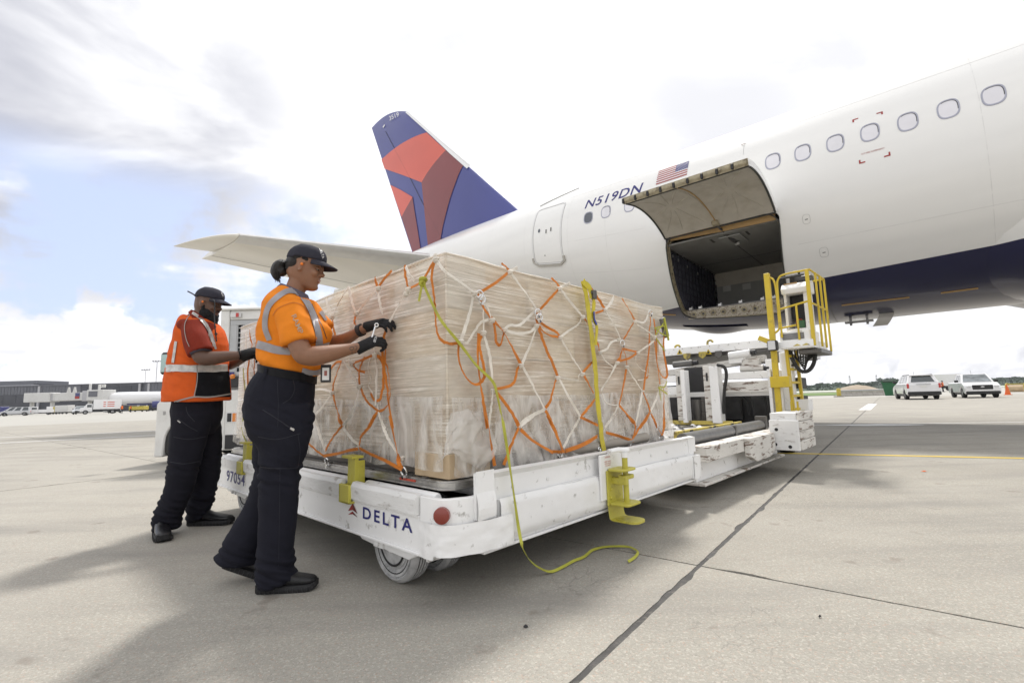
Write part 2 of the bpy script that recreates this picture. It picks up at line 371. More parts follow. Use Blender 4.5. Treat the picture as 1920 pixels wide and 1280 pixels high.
# ================================================================== GROUND
def concrete_mat():
    m, t, b = mat_base('apron_concrete'); n = t.nodes; l = t.links
    g = n.new('ShaderNodeNewGeometry'); oi = n.new('ShaderNodeObjectInfo')
    def no(scale, det, rough=0.5, vec=None, dist=0):
        x = n.new('ShaderNodeTexNoise'); x.inputs['Scale'].default_value = scale; x.inputs['Detail'].default_value = det
        x.inputs['Roughness'].default_value = rough; x.inputs['Distortion'].default_value = dist
        l.new(vec or g.outputs['Position'], x.inputs[0]); return x.outputs[0]
    def mr(v, a, b_, lo, hi):
        x = n.new('ShaderNodeMapRange'); l.new(v, x.inputs[0])
        for i, q in enumerate((a, b_, lo, hi)): x.inputs[i + 1].default_value = q
        return x.outputs[0]
    def mix(f, a, c, bt='MIX'):
        x = n.new('ShaderNodeMix'); x.data_type = 'RGBA'; x.blend_type = bt
        if isinstance(f, float): x.inputs[0].default_value = f
        else: l.new(f, x.inputs[0])
        for i, q in ((6, a), (7, c)):
            if isinstance(q, tuple): x.inputs[i].default_value = lin(q)
            else: l.new(q, x.inputs[i])
        return x.outputs[2]
    def mul(a, c):
        x = n.new('ShaderNodeMath'); x.operation = 'MULTIPLY'
        for i, q in enumerate((a, c)):
            if isinstance(q, float): x.inputs[i].default_value = q
            else: l.new(q, x.inputs[i])
        return x.outputs[0]
    base = mix(mr(no(0.9, 6, 0.6), 0.35, 0.65, 0, 1), (0.262, 0.251, 0.215), (0.352, 0.338, 0.293))
    base = mix(mr(oi.outputs['Random'], 0, 1, 0.0, 0.6), base, (0.37, 0.356, 0.312))
    # exposed aggregate, three sizes
    ag = n.new('ShaderNodeTexVoronoi'); ag.inputs['Scale'].default_value = 150; l.new(g.outputs['Position'], ag.inputs[0])
    hs = n.new('ShaderNodeSeparateColor'); l.new(ag.outputs['Color'], hs.inputs[0])
    stones = mix(mr(hs.outputs[0], 0, 1, 0, 1), (0.22, 0.20, 0.18), (0.60, 0.56, 0.50))
    stones = mix(mr(hs.outputs[1], 0.8, 0.95, 0, 0.7), stones, (0.46, 0.27, 0.19))
    smask = mr(no(70, 4, 0.7), 0.44, 0.60, 0.0, 0.62)
    base = mix(smask, base, stones)
    base = mix(mr(no(260, 2, 0.8), 0.30, 0.46, 0.55, 0.0), base, (0.16, 0.15, 0.14))
    base = mix(mr(no(95, 5, 0.75), 0.58, 0.70, 0.0, 0.6), base, (0.19, 0.175, 0.16))
    # blotches, oil spots, tyre smears
    mp = n.new('ShaderNodeMapping'); mp.inputs['Rotation'].default_value = (0, 0, R(52)); mp.inputs['Scale'].default_value = (0.35, 2.2, 1); l.new(g.outputs['Position'], mp.inputs[0])
    base = mix(mr(no(1.1, 7, 0.6, mp.outputs[0]), 0.48, 0.72, 0.0, 0.55), base, (0.19, 0.182, 0.17))
    base = mix(mr(no(3.6, 5, 0.55), 0.64, 0.70, 0.0, 0.5), base, (0.17, 0.14, 0.115))
    base = mix(mr(no(0.33, 5, 0.55), 0.45, 0.7, 0.0, 0.3), base, (0.27, 0.255, 0.235))
    # crazing cracks
    wv = n.new('ShaderNodeVectorMath'); wv.operation = 'ADD'
    nn = n.new('ShaderNodeTexNoise'); nn.inputs['Scale'].default_value = 6; nn.inputs['Detail'].default_value = 4; l.new(g.outputs['Position'], nn.inputs[0])
    sc_ = n.new('ShaderNodeVectorMath'); sc_.operation = 'SCALE'; sc_.inputs['Scale'].default_value = 0.22; l.new(nn.outputs['Color'], sc_.inputs[0])
    l.new(g.outputs['Position'], wv.inputs[0]); l.new(sc_.outputs[0], wv.inputs[1])
    vo = n.new('ShaderNodeTexVoronoi'); vo.feature = 'DISTANCE_TO_EDGE'; vo.inputs['Scale'].default_value = 7.5; l.new(wv.outputs[0], vo.inputs[0])
    ck = mul(mr(vo.outputs['Distance'], 0.0, 0.028, 1.0, 0.0), mr(no(0.55, 3), 0.50, 0.62, 0.0, 0.5))
    base = mix(ck, base, (0.12, 0.11, 0.10))
    l.new(base, b.inputs['Base Color']); b.inputs['Roughness'].default_value = 0.82; b.inputs['Specular IOR Level'].default_value = 0.35
    bp = n.new('ShaderNodeBump'); bp.inputs['Strength'].default_value = 0.55; bp.inputs['Distance'].default_value = 0.004
    ad = n.new('ShaderNodeMath'); ad.operation = 'SUBTRACT'; l.new(no(130, 4, 0.7), ad.inputs[0]); l.new(ck, ad.inputs[1]); l.new(ad.outputs[0], bp.inputs['Height'])
    l.new(bp.outputs[0], b.inputs['Normal']); return m
M['concrete'] = concrete_mat()
M['far_concrete'] = mat('far_concrete', (0.38, 0.368, 0.335), 0.85, var=0.08, vscale=0.05, dirt=(0.30, 0.29, 0.28), dirt_amt=0.4, dscale=0.02)
M['sealant'] = mat('joint_sealant', (0.045, 0.043, 0.042), 0.7, var=0.4, vscale=9, dirt=(0.2, 0.18, 0.16), dirt_amt=0.6, dscale=22, dlo=0.52, dhi=0.7)
M['line_yellow'] = mat('line_yellow', (0.62, 0.45, 0.05), 0.6, var=0.1, dirt=(0.3, 0.26, 0.2), dirt_amt=0.7, dscale=12, dlo=0.55, dhi=0.7)
M['line_white'] = mat('line_white', (0.66, 0.66, 0.65), 0.6, var=0.05, dirt=(0.42, 0.40, 0.38), dirt_amt=0.7, dscale=9, dlo=0.5, dhi=0.7)

ground = MB()
def _disc(i, j):
    r = [0, 60, 150, 400, 1200, 4500][j]; a = 2 * pi * i / 48
    return (r * cos(a), r * sin(a), -0.022)
ground.add([_disc(i, j) for j in range(1, 6) for i in range(48)] + [(0, 0, -0.022)],
           [(j * 48 + i, j * 48 + (i + 1) % 48, (j + 1) * 48 + (i + 1) % 48, (j + 1) * 48 + i) for j in range(4) for i in range(48)] + [(240, i, (i + 1) % 48) for i in range(48)])
g_o = ground.build('ground', M['far_concrete']); tag(g_o, kind='structure')
J0 = at_z(1311, 1060); J1 = at_z(1600, 791)
J_E2 = (J1 - J0).normalized(); J_E1 = Vector((J_E2.y, -J_E2.x, 0))
SW, SL = 7.4, 14.6
GAP1, GAP2 = 0.022, 0.010
def slab_mesh(seed):
    rnd = random.Random(seed); P = []
    def jag(t, amp):
        v = mnoise.noise(Vector((t * 7, seed, 0))) * 0.5 + mnoise.noise(Vector((t * 31, seed, 3))) * 0.35
        c = max(0, mnoise.noise(Vector((t * 2.3, seed, 9))) - 0.38) * 7
        return max(0, amp * (0.25 + v) + c * amp)
    nx, ny = 240, 420
    x0, x1, y0, y1 = GAP1 / 2, SW - GAP1 / 2, GAP2 / 2, SL - GAP2 / 2
    for i in range(nx): t = i / nx; P.append((x0 + (x1 - x0) * t, y0 + jag(t * 7.4, 0.008)))
    for i in range(ny): t = i / ny; P.append((x1 - jag(t * 14.6 + 30, 0.011), y0 + (y1 - y0) * t))
    for i in range(nx): t = 1 - i / nx; P.append((x0 + (x1 - x0) * t, y1 - jag(t * 7.4 + 60, 0.008)))
    for i in range(ny): t = 1 - i / ny; P.append((x0 + jag(t * 14.6 + 90, 0.011), y0 + (y1 - y0) * t))
    return P
slab_me = None
JM = Matrix(((J_E1.x, J_E2.x, 0, J0.x), (J_E1.y, J_E2.y, 0, J0.y), (0, 0, 1, 0), (0, 0, 0, 1)))
sl = MB()
P = slab_mesh(3); k = len(P)
sl.add([(x, y, 0) for x, y in P] + [(x, y, -0.021) for x, y in P], [tuple(range(k))] + [(i, k + i, k + (i + 1) % k, (i + 1) % k) for i in range(k)])
first = sl.build('concrete_slab', M['concrete'], g_o)
n_ = 0
for i in range(-6, 6):
    for j in range(-2, 4):
        o = first if n_ == 0 else first.copy()
        if n_: COL.objects.link(o)
        flip = (i + j) % 2
        Mx = JM @ Matrix.Translation((i * SW, j * SL, 0))
        if flip: Mx = JM @ Matrix.Translation(((i + 1) * SW, (j + 1) * SL, 0)) @ Matrix.Rotation(pi, 4, 'Z')
        o.parent = g_o; o.matrix_local = Mx; n_ += 1
js = MB(JM)
for i in range(-6, 7): js.box(i * SW - 0.035, i * SW + 0.035, -2 * SL, 4 * SL, -0.021, -0.004)
for j in range(-2, 5): js.box(-6 * SW, 6 * SW, j * SL - 0.02, j * SL + 0.02, -0.021, -0.0075)
s_o = js.build('joint_sealant', M['sealant'], g_o); tag(s_o, kind='stuff')

def line_strip(p, q, w, m, name, label=None, z=0.003, t=0.0015):
    p = Vector(p); q = Vector(q); mb = MB(); d = (q - p).normalized(); x = Vector((-d.y, d.x, 0)) * w / 2
    K = max(2, int((q - p).length / 0.15)); pts = [p + (q - p) * (i / K) for i in range(K + 1)]
    vs = []
    for i, c in enumerate(pts):
        e1 = 1 + 0.06 * mnoise.noise(Vector((i * 0.7, 0, w))); e2 = 1 + 0.06 * mnoise.noise(Vector((i * 0.7, 5, w)))
        vs += [(c.x + x.x * e1, c.y + x.y * e1, z), (c.x - x.x * e2, c.y - x.y * e2, z)]
    mb.add(vs, [(2 * i, 2 * i + 1, 2 * i + 3, 2 * i + 2) for i in range(K)])
    o = mb.build(name, m); tag(o, kind='structure'); return o
a_ = at_z(1400, 848); b_ = at_z(1920, 859); d_ = (b_ - a_).normalized()
line_strip(a_ - d_ * 3, b_ + d_ * 14, 0.13, M['line_yellow'], 'painted_yellow_line')
for (x0, y0, x1, y1, w) in ((1500, 797, 1920, 791, 0.13), (0, 820, 300, 807, 0.22), (0, 830.5, 300, 815, 0.22)):
    a_ = at_z(x0, y0); b_ = at_z(x1, y1); d_ = (b_ - a_).normalized()
    line_strip(a_ - d_ * 4, b_ + d_ * 10, w, M['line_white'], 'painted_white_line')
a_ = at_z(1621, 768.5); b_ = at_z(1636, 757)
line_strip(a_, b_, 0.42, M['line_white'], 'painted_white_line')
a_ = at_z(1548, 797); b_ = at_z(1735, 796.5)
# pale patch tapering at both ends, along the white line
pw = MB(); pts = []
for i in range(30):
    t = i / 29; c = a_ + (b_ - a_) * t; h = 0.34 * (sin(pi * t) ** 0.6) * (1 + 0.3 * fnoise((t * 9, 0, 0)))
    nn_ = Vector((b_ - a_).cross(Vector((0, 0, 1)))).normalized(); pts.append((c + nn_ * h, c - nn_ * h * 0.8))
pw.add([Vector((p[k].x, p[k].y, 0.0065)) for p in pts for k in (0, 1)], [(2 * i, 2 * i + 1, 2 * i + 3, 2 * i + 2) for i in range(29)])
tag(pw.build('pale_ground_patch', M['line_white']), kind='structure')

# grass strip, far runway, tree line on the right
M['grass'] = mat('grass_field', (0.10, 0.17, 0.035), 0.9, var=0.25, vscale=0.4, bump=0.3, dirt=(0.20, 0.21, 0.07), dirt_amt=0.6, dscale=0.08)
def polar(px, d): u = (px - 960) / CAM_F; return Vector((u * d, d, 0))
def quad_area(pts, z, m, name, kind='structure'):
    mb = MB(); mb.add([(p.x, p.y, z) for p in pts], [tuple(range(len(pts)))]); o = mb.build(name, m); tag(o, kind=kind); return o
quad_area([polar(1380, 72), polar(1640, 72), polar(1750, 60), polar(1750, 140), polar(1380, 130)], 0.03, M['grass'], 'grass_verge')
quad_area([polar(1200, 170), polar(2300, 150), polar(2300, 500), polar(1200, 520)], 0.05, M['grass'], 'far_grass')
M['runway'] = mat('runway_surface', (0.55, 0.54, 0.52), 0.8, var=0.05)
quad_area([polar(1200, 190), polar(2300, 170), polar(2300, 300), polar(1200, 320)], 0.06, M['runway'], 'runway')

M['far_leaf'] = mat('far_tree_foliage', (0.055, 0.085, 0.060), 0.9, var=0.5, vscale=0.08, dirt=(0.09, 0.10, 0.06), dirt_amt=0.6, dscale=0.03)
tl = MB(); rnd = random.Random(5)
for i in range(9000):
    px = rnd.uniform(1180, 2250); d = rnd.uniform(430, 520)
    c = polar(px, d)
    prof_h = 5.5 + 3.2 * fnoise((px * 0.006, 0, 0)) + 2.6 * fnoise((px * 0.04, 3, 0)) + (3.0 if px > 1640 and px < 1690 else 0)
    prof_h = max(2.0, prof_h)
    h = prof_h * (1 - rnd.random() ** 2.2); s = rnd.uniform(0.7, 1.9)
    c.z = h
    ax = Vector((rnd.gauss(0, 1), rnd.gauss(0, 1), rnd.gauss(0, 1))).normalized(); x = ax.orthogonal().normalized() * s; y = ax.cross(x)
    tl.add([c + x, c + y, c - x, c - y * 0.8], [(0, 1, 2, 3)])
tag(tl.build('treeline', M['far_leaf'], fix=False), kind='stuff')
bk = MB()
M['far_hill'] = mat('wooded_rise', (0.05, 0.075, 0.05), 0.95, var=0.3, vscale=0.05)
bk.grid(lambda a, b: (lambda P_: (P_.x, P_.y, -0.5 if b in (0, 1) else max(1.2, 3.6 + 2.2 * fnoise(((1180 + 1070 * a) * 0.006, 0, 0)))))(polar(1180 + 1070 * a, 440 + 60 * b)), 120, 4)
tag(bk.build('wooded_rise', M['far_hill']), kind='structure')

# haze
hz_ = MB(); hz_.box(-700, 900, -120, 900, -1.2, 26)
def haze_mat():
    m = bpy.data.materials.new('haze_air'); m.use_nodes = True; t = m.node_tree; t.nodes.clear()
    o = t.nodes.new('ShaderNodeOutputMaterial'); v = t.nodes.new('ShaderNodeVolumePrincipled')
    v.inputs['Color'].default_value = (0.9, 0.93, 1.0, 1); v.inputs['Density'].default_value = 0.00016; v.inputs['Anisotropy'].default_value = 0.2
    t.links.new(v.outputs[0], o.inputs['Volume']); return m
USE_HAZE = True
if USE_HAZE:
    h_o = hz_.build('haze', haze_mat()); tag(h_o, kind='stuff')
# ================================================================== AIRCRAFT
RF_, ZC = 3.02, 5.76
def prof(s):
    top = ZC + RF_; bot = ZC - RF_
    if s > 2:
        t = s - 2; bot += .0196 * min(t, 6.4) ** 2 + .25 * max(0, t - 6.4)
    if s > 14: top -= .006 * (s - 14) ** 2
    ry = RF_
    if s > 5: ry = RF_ * max(.12, 1 - ((s - 5) / 25.5) ** 1.5)
    if s > 28: bot = min(bot, top - 0.5)
    if s < -30:
        t = min(1, (-30 - s) / 9.0); k_ = sqrt(max(0.0004, 1 - t ** 2)); ry = RF_ * k_; m_ = ZC - 0.7 * t
        return m_, ry, RF_ * k_
    return (top + bot) / 2, ry, (top - bot) / 2
def surf(s, th, off=0.0):
    """point on the hull: s aft, th degrees above the horizontal on the starboard side"""
    zc, ry, rz = prof(s); a = R(th); return Vector((s, ry * cos(a) + off * cos(a), zc + rz * sin(a) + off * sin(a)))
def hull_hit(px, py):
    o = FAi @ C_POS; d = (FAi.to_3x3() @ ray(px, py)); t = 9.0
    def f(t):
        p = o + d * t; zc, ry, rz = prof(p.x); return sqrt((p.y / ry) ** 2 + ((p.z - zc) / rz) ** 2) - 1
    while t < 60:
        if f(t + .1) < 0:
            lo, hi = t, t + .1
            for _ in range(24):
                m_ = (lo + hi) / 2
                if f(m_) < 0: hi = m_
                else: lo = m_
            p = o + d * lo; zc, ry, rz = prof(p.x); return p.x, degrees(atan2((p.z - zc) / rz, p.y / ry))
        t += .1
    return None
def Aw(px, py, w): return FAi @ at_plane(px, py, FO - A_N * w, A_N)
def As(px, py, s): return FAi @ at_plane(px, py, FO + A_A * s, A_A)

def hull_mat():
    m, t, b = mat_base('aircraft_paint'); n = t.nodes; l = t.links
    tcx = n.new('ShaderNodeTexCoord'); sp = n.new('ShaderNodeSeparateXYZ'); l.new(tcx.outputs['Object'], sp.inputs[0])
    ln = n.new('ShaderNodeMath'); ln.operation = 'MULTIPLY_ADD'; l.new(sp.outputs[0], ln.inputs[0]); ln.inputs[1].default_value = -0.034; ln.inputs[2].default_value = 3.655
    lt = n.new('ShaderNodeMath'); lt.operation = 'LESS_THAN'; l.new(sp.outputs[2], lt.inputs[0]); l.new(ln.outputs[0], lt.inputs[1])
    mp = n.new('ShaderNodeMapping'); mp.inputs['Scale'].default_value = (0.12, 1.4, 1.4); l.new(tcx.outputs['Object'], mp.inputs[0])
    no = n.new('ShaderNodeTexNoise'); no.inputs['Scale'].default_value = 1.6; no.inputs['Detail'].default_value = 7; l.new(mp.outputs[0], no.inputs[0])
    mr = n.new('ShaderNodeMapRange'); mr.inputs[1].default_value = .3; mr.inputs[2].default_value = .75; mr.inputs[3].default_value = 1.0; mr.inputs[4].default_value = .93; l.new(no.outputs[0], mr.inputs[0])
    wm = n.new('ShaderNodeMix'); wm.data_type = 'RGBA'; wm.blend_type = 'MULTIPLY'; wm.inputs[0].default_value = 1; wm.inputs[6].default_value = (0.84, 0.835, 0.815, 1); l.new(mr.outputs[0], wm.inputs[7])
    mx = n.new('ShaderNodeMix'); mx.data_type = 'RGBA'; l.new(lt.outputs[0], mx.inputs[0]); l.new(wm.outputs[2], mx.inputs[6]); mx.inputs[7].default_value = (0.009, 0.010, 0.052, 1)
    l.new(mx.outputs[2], b.inputs['Base Color']); b.inputs['Roughness'].default_value = 0.28; b.inputs['Coat Weight'].default_value = 0.6; b.inputs['Coat Roughness'].default_value = 0.12
    # slight waviness of the skin between frames
    wv = n.new('ShaderNodeTexNoise'); wv.inputs['Scale'].default_value = 1.3; wv.inputs['Detail'].default_value = 2; l.new(mp.outputs[0], wv.inputs[0])
    bp = n.new('ShaderNodeBump'); bp.inputs['Strength'].default_value = 0.12; bp.inputs['Distance'].default_value = 0.05; l.new(wv.outputs[0], bp.inputs['Height']); l.new(bp.outputs[0], b.inputs['Normal']); l.new(bp.outputs[0], b.inputs['Coat Normal'])
    return m
M['hull'] = hull_mat()
M['liner'] = mat('door_liner', (0.52, 0.485, 0.42), 0.6, var=0.06, vscale=4, dirt=(0.33, 0.28, 0.2), dirt_amt=0.5, dscale=2.5)
M['primer'] = mat('door_primer', (0.36, 0.315, 0.215), 0.55, var=0.2, vscale=12, dirt=(0.10, 0.07, 0.04), dirt_amt=0.8, dscale=9, dlo=0.52, dhi=0.68)
M['tan_trim'] = mat('tan_trim', (0.42, 0.26, 0.10), 0.5, var=0.12, vscale=5)
M['sill'] = mat('sill_worn', (0.46, 0.42, 0.35), 0.6, var=0.25, vscale=25, dirt=(0.12, 0.06, 0.03), dirt_amt=0.9, dscale=22, dlo=0.52, dhi=0.62)
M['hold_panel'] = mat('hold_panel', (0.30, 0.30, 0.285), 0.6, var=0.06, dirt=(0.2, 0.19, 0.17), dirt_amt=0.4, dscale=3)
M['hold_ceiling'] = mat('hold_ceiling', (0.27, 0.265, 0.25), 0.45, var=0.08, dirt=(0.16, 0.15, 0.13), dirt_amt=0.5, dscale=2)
M['net_dark'] = mat('net_dark', (0.03, 0.03, 0.045), 0.9, var=0.3)
M['curtain'] = mat('curtain_dark', (0.075, 0.075, 0.10), 0.85, var=0.3, vscale=5, bump=0.6, bscale=4)
M['win_frame'] = mat('window_frame_paint', (0.37, 0.38, 0.46), 0.35, var=0.05)
M['win_shade'] = mat('window_shade', (0.72, 0.71, 0.75), 0.3, var=0.04, coat=1.0)
M['win_dark'] = mat('window_blank', (0.075, 0.085, 0.105), 0.25, var=0.05, coat=0.5)
M['seam'] = mat('panel_seam', (0.36, 0.36, 0.35), 0.5)
M['seam_shadow_dark'] = mat('seal_and_shadow_dark', (0.05, 0.05, 0.045), 0.6)
M['livery_blue'] = mat('livery_blue', (0.040, 0.050, 0.235), 0.35, var=0.06, vscale=0.6, coat=0.3, stretch=(1, 1, 0.3))
M['livery_red'] = mat('livery_red', (0.60, 0.095, 0.060), 0.35, var=0.05, vscale=0.6, coat=0.3)
M['livery_dred'] = mat('livery_dark_red', (0.19, 0.030, 0.035), 0.35, var=0.07, vscale=0.6, coat=0.3)
M['belly_grey'] = mat('belly_grey', (0.42, 0.40, 0.36), 0.4, var=0.08)

plane_ = thing('airliner', FA, 'white wide-body airliner with dark blue belly, blue and red tail and open cargo door', 'airliner')
S0, S1, T0, T1 = 2.18, 5.02, -66.4, -10.2
def shear(th): return 0.25 * max(0.0, min(1.0, (T1 - th) / (T1 - T0)))
ss = sorted(set([round(x, 3) for x in list(np.arange(-39, -30, 0.5)) + list(np.arange(-30, 2, 1.0)) + list(np.linspace(S0, S1, 16)) + list(np.arange(5.4, 12, 0.4)) + list(np.arange(12, 31, 0.6))]))
ths = sorted(set([round(x, 3) for x in list(np.linspace(T0, T1, 20)) + list(np.linspace(T1, 90, 36)) + list(np.linspace(90, 270, 44)) + list(np.linspace(270 - 360, T0, 9))]))
ths = [t for t in ths if t < 270 - 1e-6]
hull = MB(FA)
nth = len(ths)
hull.add([surf(s + (shear(t) if 1.0 < s < 7 else 0), t) for s in ss for t in ths],
         [(i * nth + j, i * nth + (j + 1) % nth, (i + 1) * nth + (j + 1) % nth, (i + 1) * nth + j) for i in range(len(ss) - 1) for j in range(nth)
          if not (S0 - 1e-3 <= ss[i] and ss[i + 1] <= S1 + 1e-3 and T0 - 1e-3 <= ths[j] and (j + 1 < nth and ths[j + 1] <= T1 + 1e-3))])
# rounded lower and upper corners of the cargo door cut-out
def corner(sc_, tc_, ds, dt, n=6):
    vs = [surf(sc_ + shear(tc_), tc_)]
    for i in range(n + 1):
        a = pi / 2 * i / n
        s = sc_ + ds * (1 - sin(a)); t = tc_ + dt * (1 - cos(a)); vs.append(surf(s + shear(t), t))
    hull.add(vs, [(0, i, i + 1) for i in range(1, n + 1)])
for (a, b, c, d) in ((S1, T0, -0.42, 10), (S0, T0, 0.42, 10), (S1, T1, -0.16, -3), (S0, T1, 0.16, -3)): corner(a, b, c, d)
hull.build('fuselage', M['hull'], plane_, smooth=True)

# belly fairing
bf = MB(FA)
def fair(a, b):
    an = -180 + 180 * b; q = abs(abs(an + 90) - 0) ; q = abs(an + 90)      # 0 at the keel
    s = -0.6 - 19 * a; s0 = -1.05 - 4.2 * max(0, (q - 40) / 45) ** 2 - 0.9 * max(0, (40 - q) / 40) ** 2
    e = 0.42 * smooth01((s0 - s) / 1.5) * smooth01((90 - q) / 30) - 0.03
    return surf(s, an, e)
bf.grid(fair, 90, 80)
bf.build('wing_body_fairing', M['hull'], plane_, smooth=True)

def ring_on_hull(mb, outline, w, off, h=0.006, mi=0, close=True):
    """raised band following a closed outline of (s,th)"""
    P3 = [surf(s, t, off) for s, t in outline]; k_ = len(P3); nr = []
    for s, t in outline: a = R(t); nr.append(Vector((0, cos(a), sin(a))))
    if close: P3 = P3 + P3[:2]; nr = nr + nr[:2]
    mb.ribbon(P3, nr, w, h, mi)
DEG = 1 / R(RF_)                     # degrees per metre of arc
def squircle(cs, ct, a, b, n=26, p=2.7):
    out_ = []
    for i in range(n):
        an = 2 * pi * i / n; c, s_ = cos(an), sin(an)
        out_.append((cs + a * abs(c) ** (2 / p) * (1 if c > 0 else -1), ct + b * DEG * abs(s_) ** (2 / p) * (1 if s_ > 0 else -1)))
    return out_
wins = [(1863, 178, 0), (1778, 204, 0), (1702, 228, 0), (1631, 248, 0), (1566, 268, 0), (1505, 286, 0), (1449, 302, 0), (1180, 385, 0), (1136, 397, 0), (1103, 408, 1)]
w0 = hull_hit(1863, 178); w1 = hull_hit(1449, 302)
extra = []
spots = [hull_hit(a, b) + (c,) for a, b, c in wins]
pitch = (w1[0] - w0[0]) / 6
for k_ in range(1, 5): spots.append((w1[0] + pitch * k_, w1[1] - 0.25 * k_, 0))
for k_ in range(1, 9): spots.append((w0[0] - pitch * k_, w0[1], 0))
for s, t, dk_ in spots:
    f = MB(FA)
    a, b = 0.175, 0.235
    loops = [(1.0, 0.001), (0.98, 0.010), (0.88, 0.010), (0.84, 0.0045)]
    n_ = 26; vs = []
    for sc_, of in loops:
        for q in squircle(s, t, a * sc_, b * sc_, n_): vs.append(surf(q[0], q[1], of))
    f.add(vs, [(i * n_ + j, i * n_ + (j + 1) % n_, (i + 1) * n_ + (j + 1) % n_, (i + 1) * n_ + j) for i in range(3) for j in range(n_)])
    fo = f.build('window', M['win_frame'], plane_, smooth=True)
    if dk_: fo['label'] = 'window blanked with a dark panel'
    g = MB(FA); q = squircle(s, t, a * 0.88, b * 0.88, n_)
    g.add([surf(s, t, 0.003)] + [surf(x, y, 0.0045) for x, y in q], [(0, 1 + i, 1 + (i + 1) % n_) for i in range(n_)])
    g.build('pane', M['win_dark'] if dk_ else M['win_shade'], fo, fix=False)
    if not dk_:   # thin dark arc painted in for the shadow inside the window recess
        e = MB(FA); q = squircle(s, t, a * 0.82, b * 0.83, n_)[4:15]
        ring_on_hull(e, q, 0.012, 0.006, 0.002, close=False); e.build('recess_shadow_arc', M['seam_shadow_dark'], fo, fix=False)

# passenger door
PA, PB = hull_hit(1008, 425), hull_hit(1062, 380); PC, PD_ = hull_hit(1006, 500), hull_hit(1056, 487)
ds0, ds1 = min(PB[0], PD_[0]) + 0.02, max(PA[0], PC[0]); dt0, dt1 = (PC[1] + PD_[1]) / 2, PB[1] + 1
door_outline = [(x, y) for x, y in rounded_rect(ds0, ds1, dt0 / DEG, dt1 / DEG, 0.17, 6)]
def dens(poly, st=0.1):
    o_ = []
    for i in range(len(poly)):
        a = Vector(poly[i]); b = Vector(poly[(i + 1) % len(poly)]); n2 = max(1, int((b - a).length / st))
        o_ += [tuple(a + (b - a) * (j / n2)) for j in range(n2)]
    return o_
dd = [(x, y * DEG) for x, y in dens(door_outline)]
pd_ = MB(FA); ring_on_hull(pd_, dd, 0.035, 0.006, 0.012); po = pd_.build('passenger_door', M['white_clean'], plane_, smooth=True)
pg_ = MB(FA); ring_on_hull(pg_, [(x, y) for x, y in dd], 0.062, 0.002, 0.004); pg_.build('door_seal', M['seam'], po)
def hull_patch(name, s0, s1, t0, t1, off, mat_, parent, n1=4, n2=6, fr=FA):
    mb = MB(fr); mb.grid(lambda a, b: surf(s0 + (s1 - s0) * a, t0 + (t1 - t0) * b, off), n1, n2); return mb.build(name, mat_, parent, fix=False)
sillm = MB(FA)
sl_pts = [(x, y) for x, y in dd if y < dt0 + 4.5]
sl_pts.sort(key=lambda q: q[0])
ring_on_hull(sillm, [(ds0 - 0.05, dt0 + 5), (ds0 - 0.05, dt0 + 1.5), (ds0 + 0.15, dt0 - 1.3), ((ds0 + ds1) / 2, dt0 - 1.3), (ds1 - 0.15, dt0 - 1.3), (ds1 + 0.05, dt0 + 1.5), (ds1 + 0.05, dt0 + 5)], 0.07, 0.03, 0.05, close=False)
sillm.build('door_sill', M['belly_grey'], po)
c_ = hull_hit(1011, 433)
pw_ = MB(FA); q = squircle(c_[0], c_[1], 0.05, 0.09, 16, 2); pw_.add([surf(c_[0], c_[1], 0.01)] + [surf(x, y, 0.01) for x, y in q], [(0, 1 + i, 1 + (i + 1) % 16) for i in range(16)]); pw_.build('door_window', M['win_dark'], po, fix=False)
for (x, y) in ((1024, 434), (1033, 430)):
    c_ = hull_hit(x, y); hull_patch('handle', c_[0] - 0.02, c_[0] + 0.02, c_[1] - 1.6, c_[1] + 1.6, 0.012, M['seam_shadow_dark'], po)
c_ = hull_hit(1022, 479); hull_patch('door_vent', c_[0] - 0.02, c_[0] + 0.02, c_[1] - 0.4, c_[1] + 0.4, 0.008, M['seam_shadow_dark'], po)
dr = MB(FA); h1, h2 = hull_hit(1013, 387), hull_hit(1086, 353); dr.tube([surf(h1[0] + (h2[0] - h1[0]) * i / 8, h1[1] + (h2[1] - h1[1]) * i / 8, 0.01) for i in range(9)], 0.014, 5); dr.build('drip_rail', M['seam'], plane_)

# registration, flag, rescue marks
def hull_map(p00, p10, off=0.005):
    """(a,b) metres along/up from an origin, baseline following the hull"""
    s0, t0 = p00; s1, t1 = p10; L_ = abs(s0 - s1)
    def fn(a, b):
        f = a / L_; return surf(s0 + (s1 - s0) * f, t0 + (t1 - t0) * f + b * DEG, off)
    return fn, L_
r0, r1, rt_ = hull_hit(1096, 392), hull_hit(1204, 360), hull_hit(1104, 375)
fn, L_ = hull_map(r0, r1)
decal('registration', [fit_text('N519DN', 0, L_, 0, (rt_[1] - r0[1]) / DEG, offset=0.012, shear=0.18, space=1.08)], fn, M['navy_print'], plane_, FA, 0.2)
f0, f1, f2 = hull_hit(1230, 347), hull_hit(1288, 328), hull_hit(1231, 323)
fn, L_ = hull_map(f0, f1); H_ = (f2[1] - f0[1]) / DEG
def rect(x0, x1, y0, y1): return ([(x0, y0), (x1, y0), (x1, y1), (x0, y1)], [(0, 1, 2, 3)])
fl = decal('flag', [rect(0, L_, 0, H_)], fn, M['white_print'], plane_, FA, 0.15)
fn2, _ = hull_map(f0, f1, 0.008)
decal('flag_stripes', [rect(0, L_ * (0.60 if k_ > 2 else 1), H_ * 2 * k_ / 13, H_ * (2 * k_ + 1) / 13) for k_ in range(7)], fn2, M['red_print'], fl, FA, 0.15)
decal('flag_canton', [rect(L_ * 0.6, L_, H_ * 6 / 13, H_)], fn2, M['navy_print'], fl, FA, 0.15)
fn3, _ = hull_map(f0, f1, 0.011)
st = []
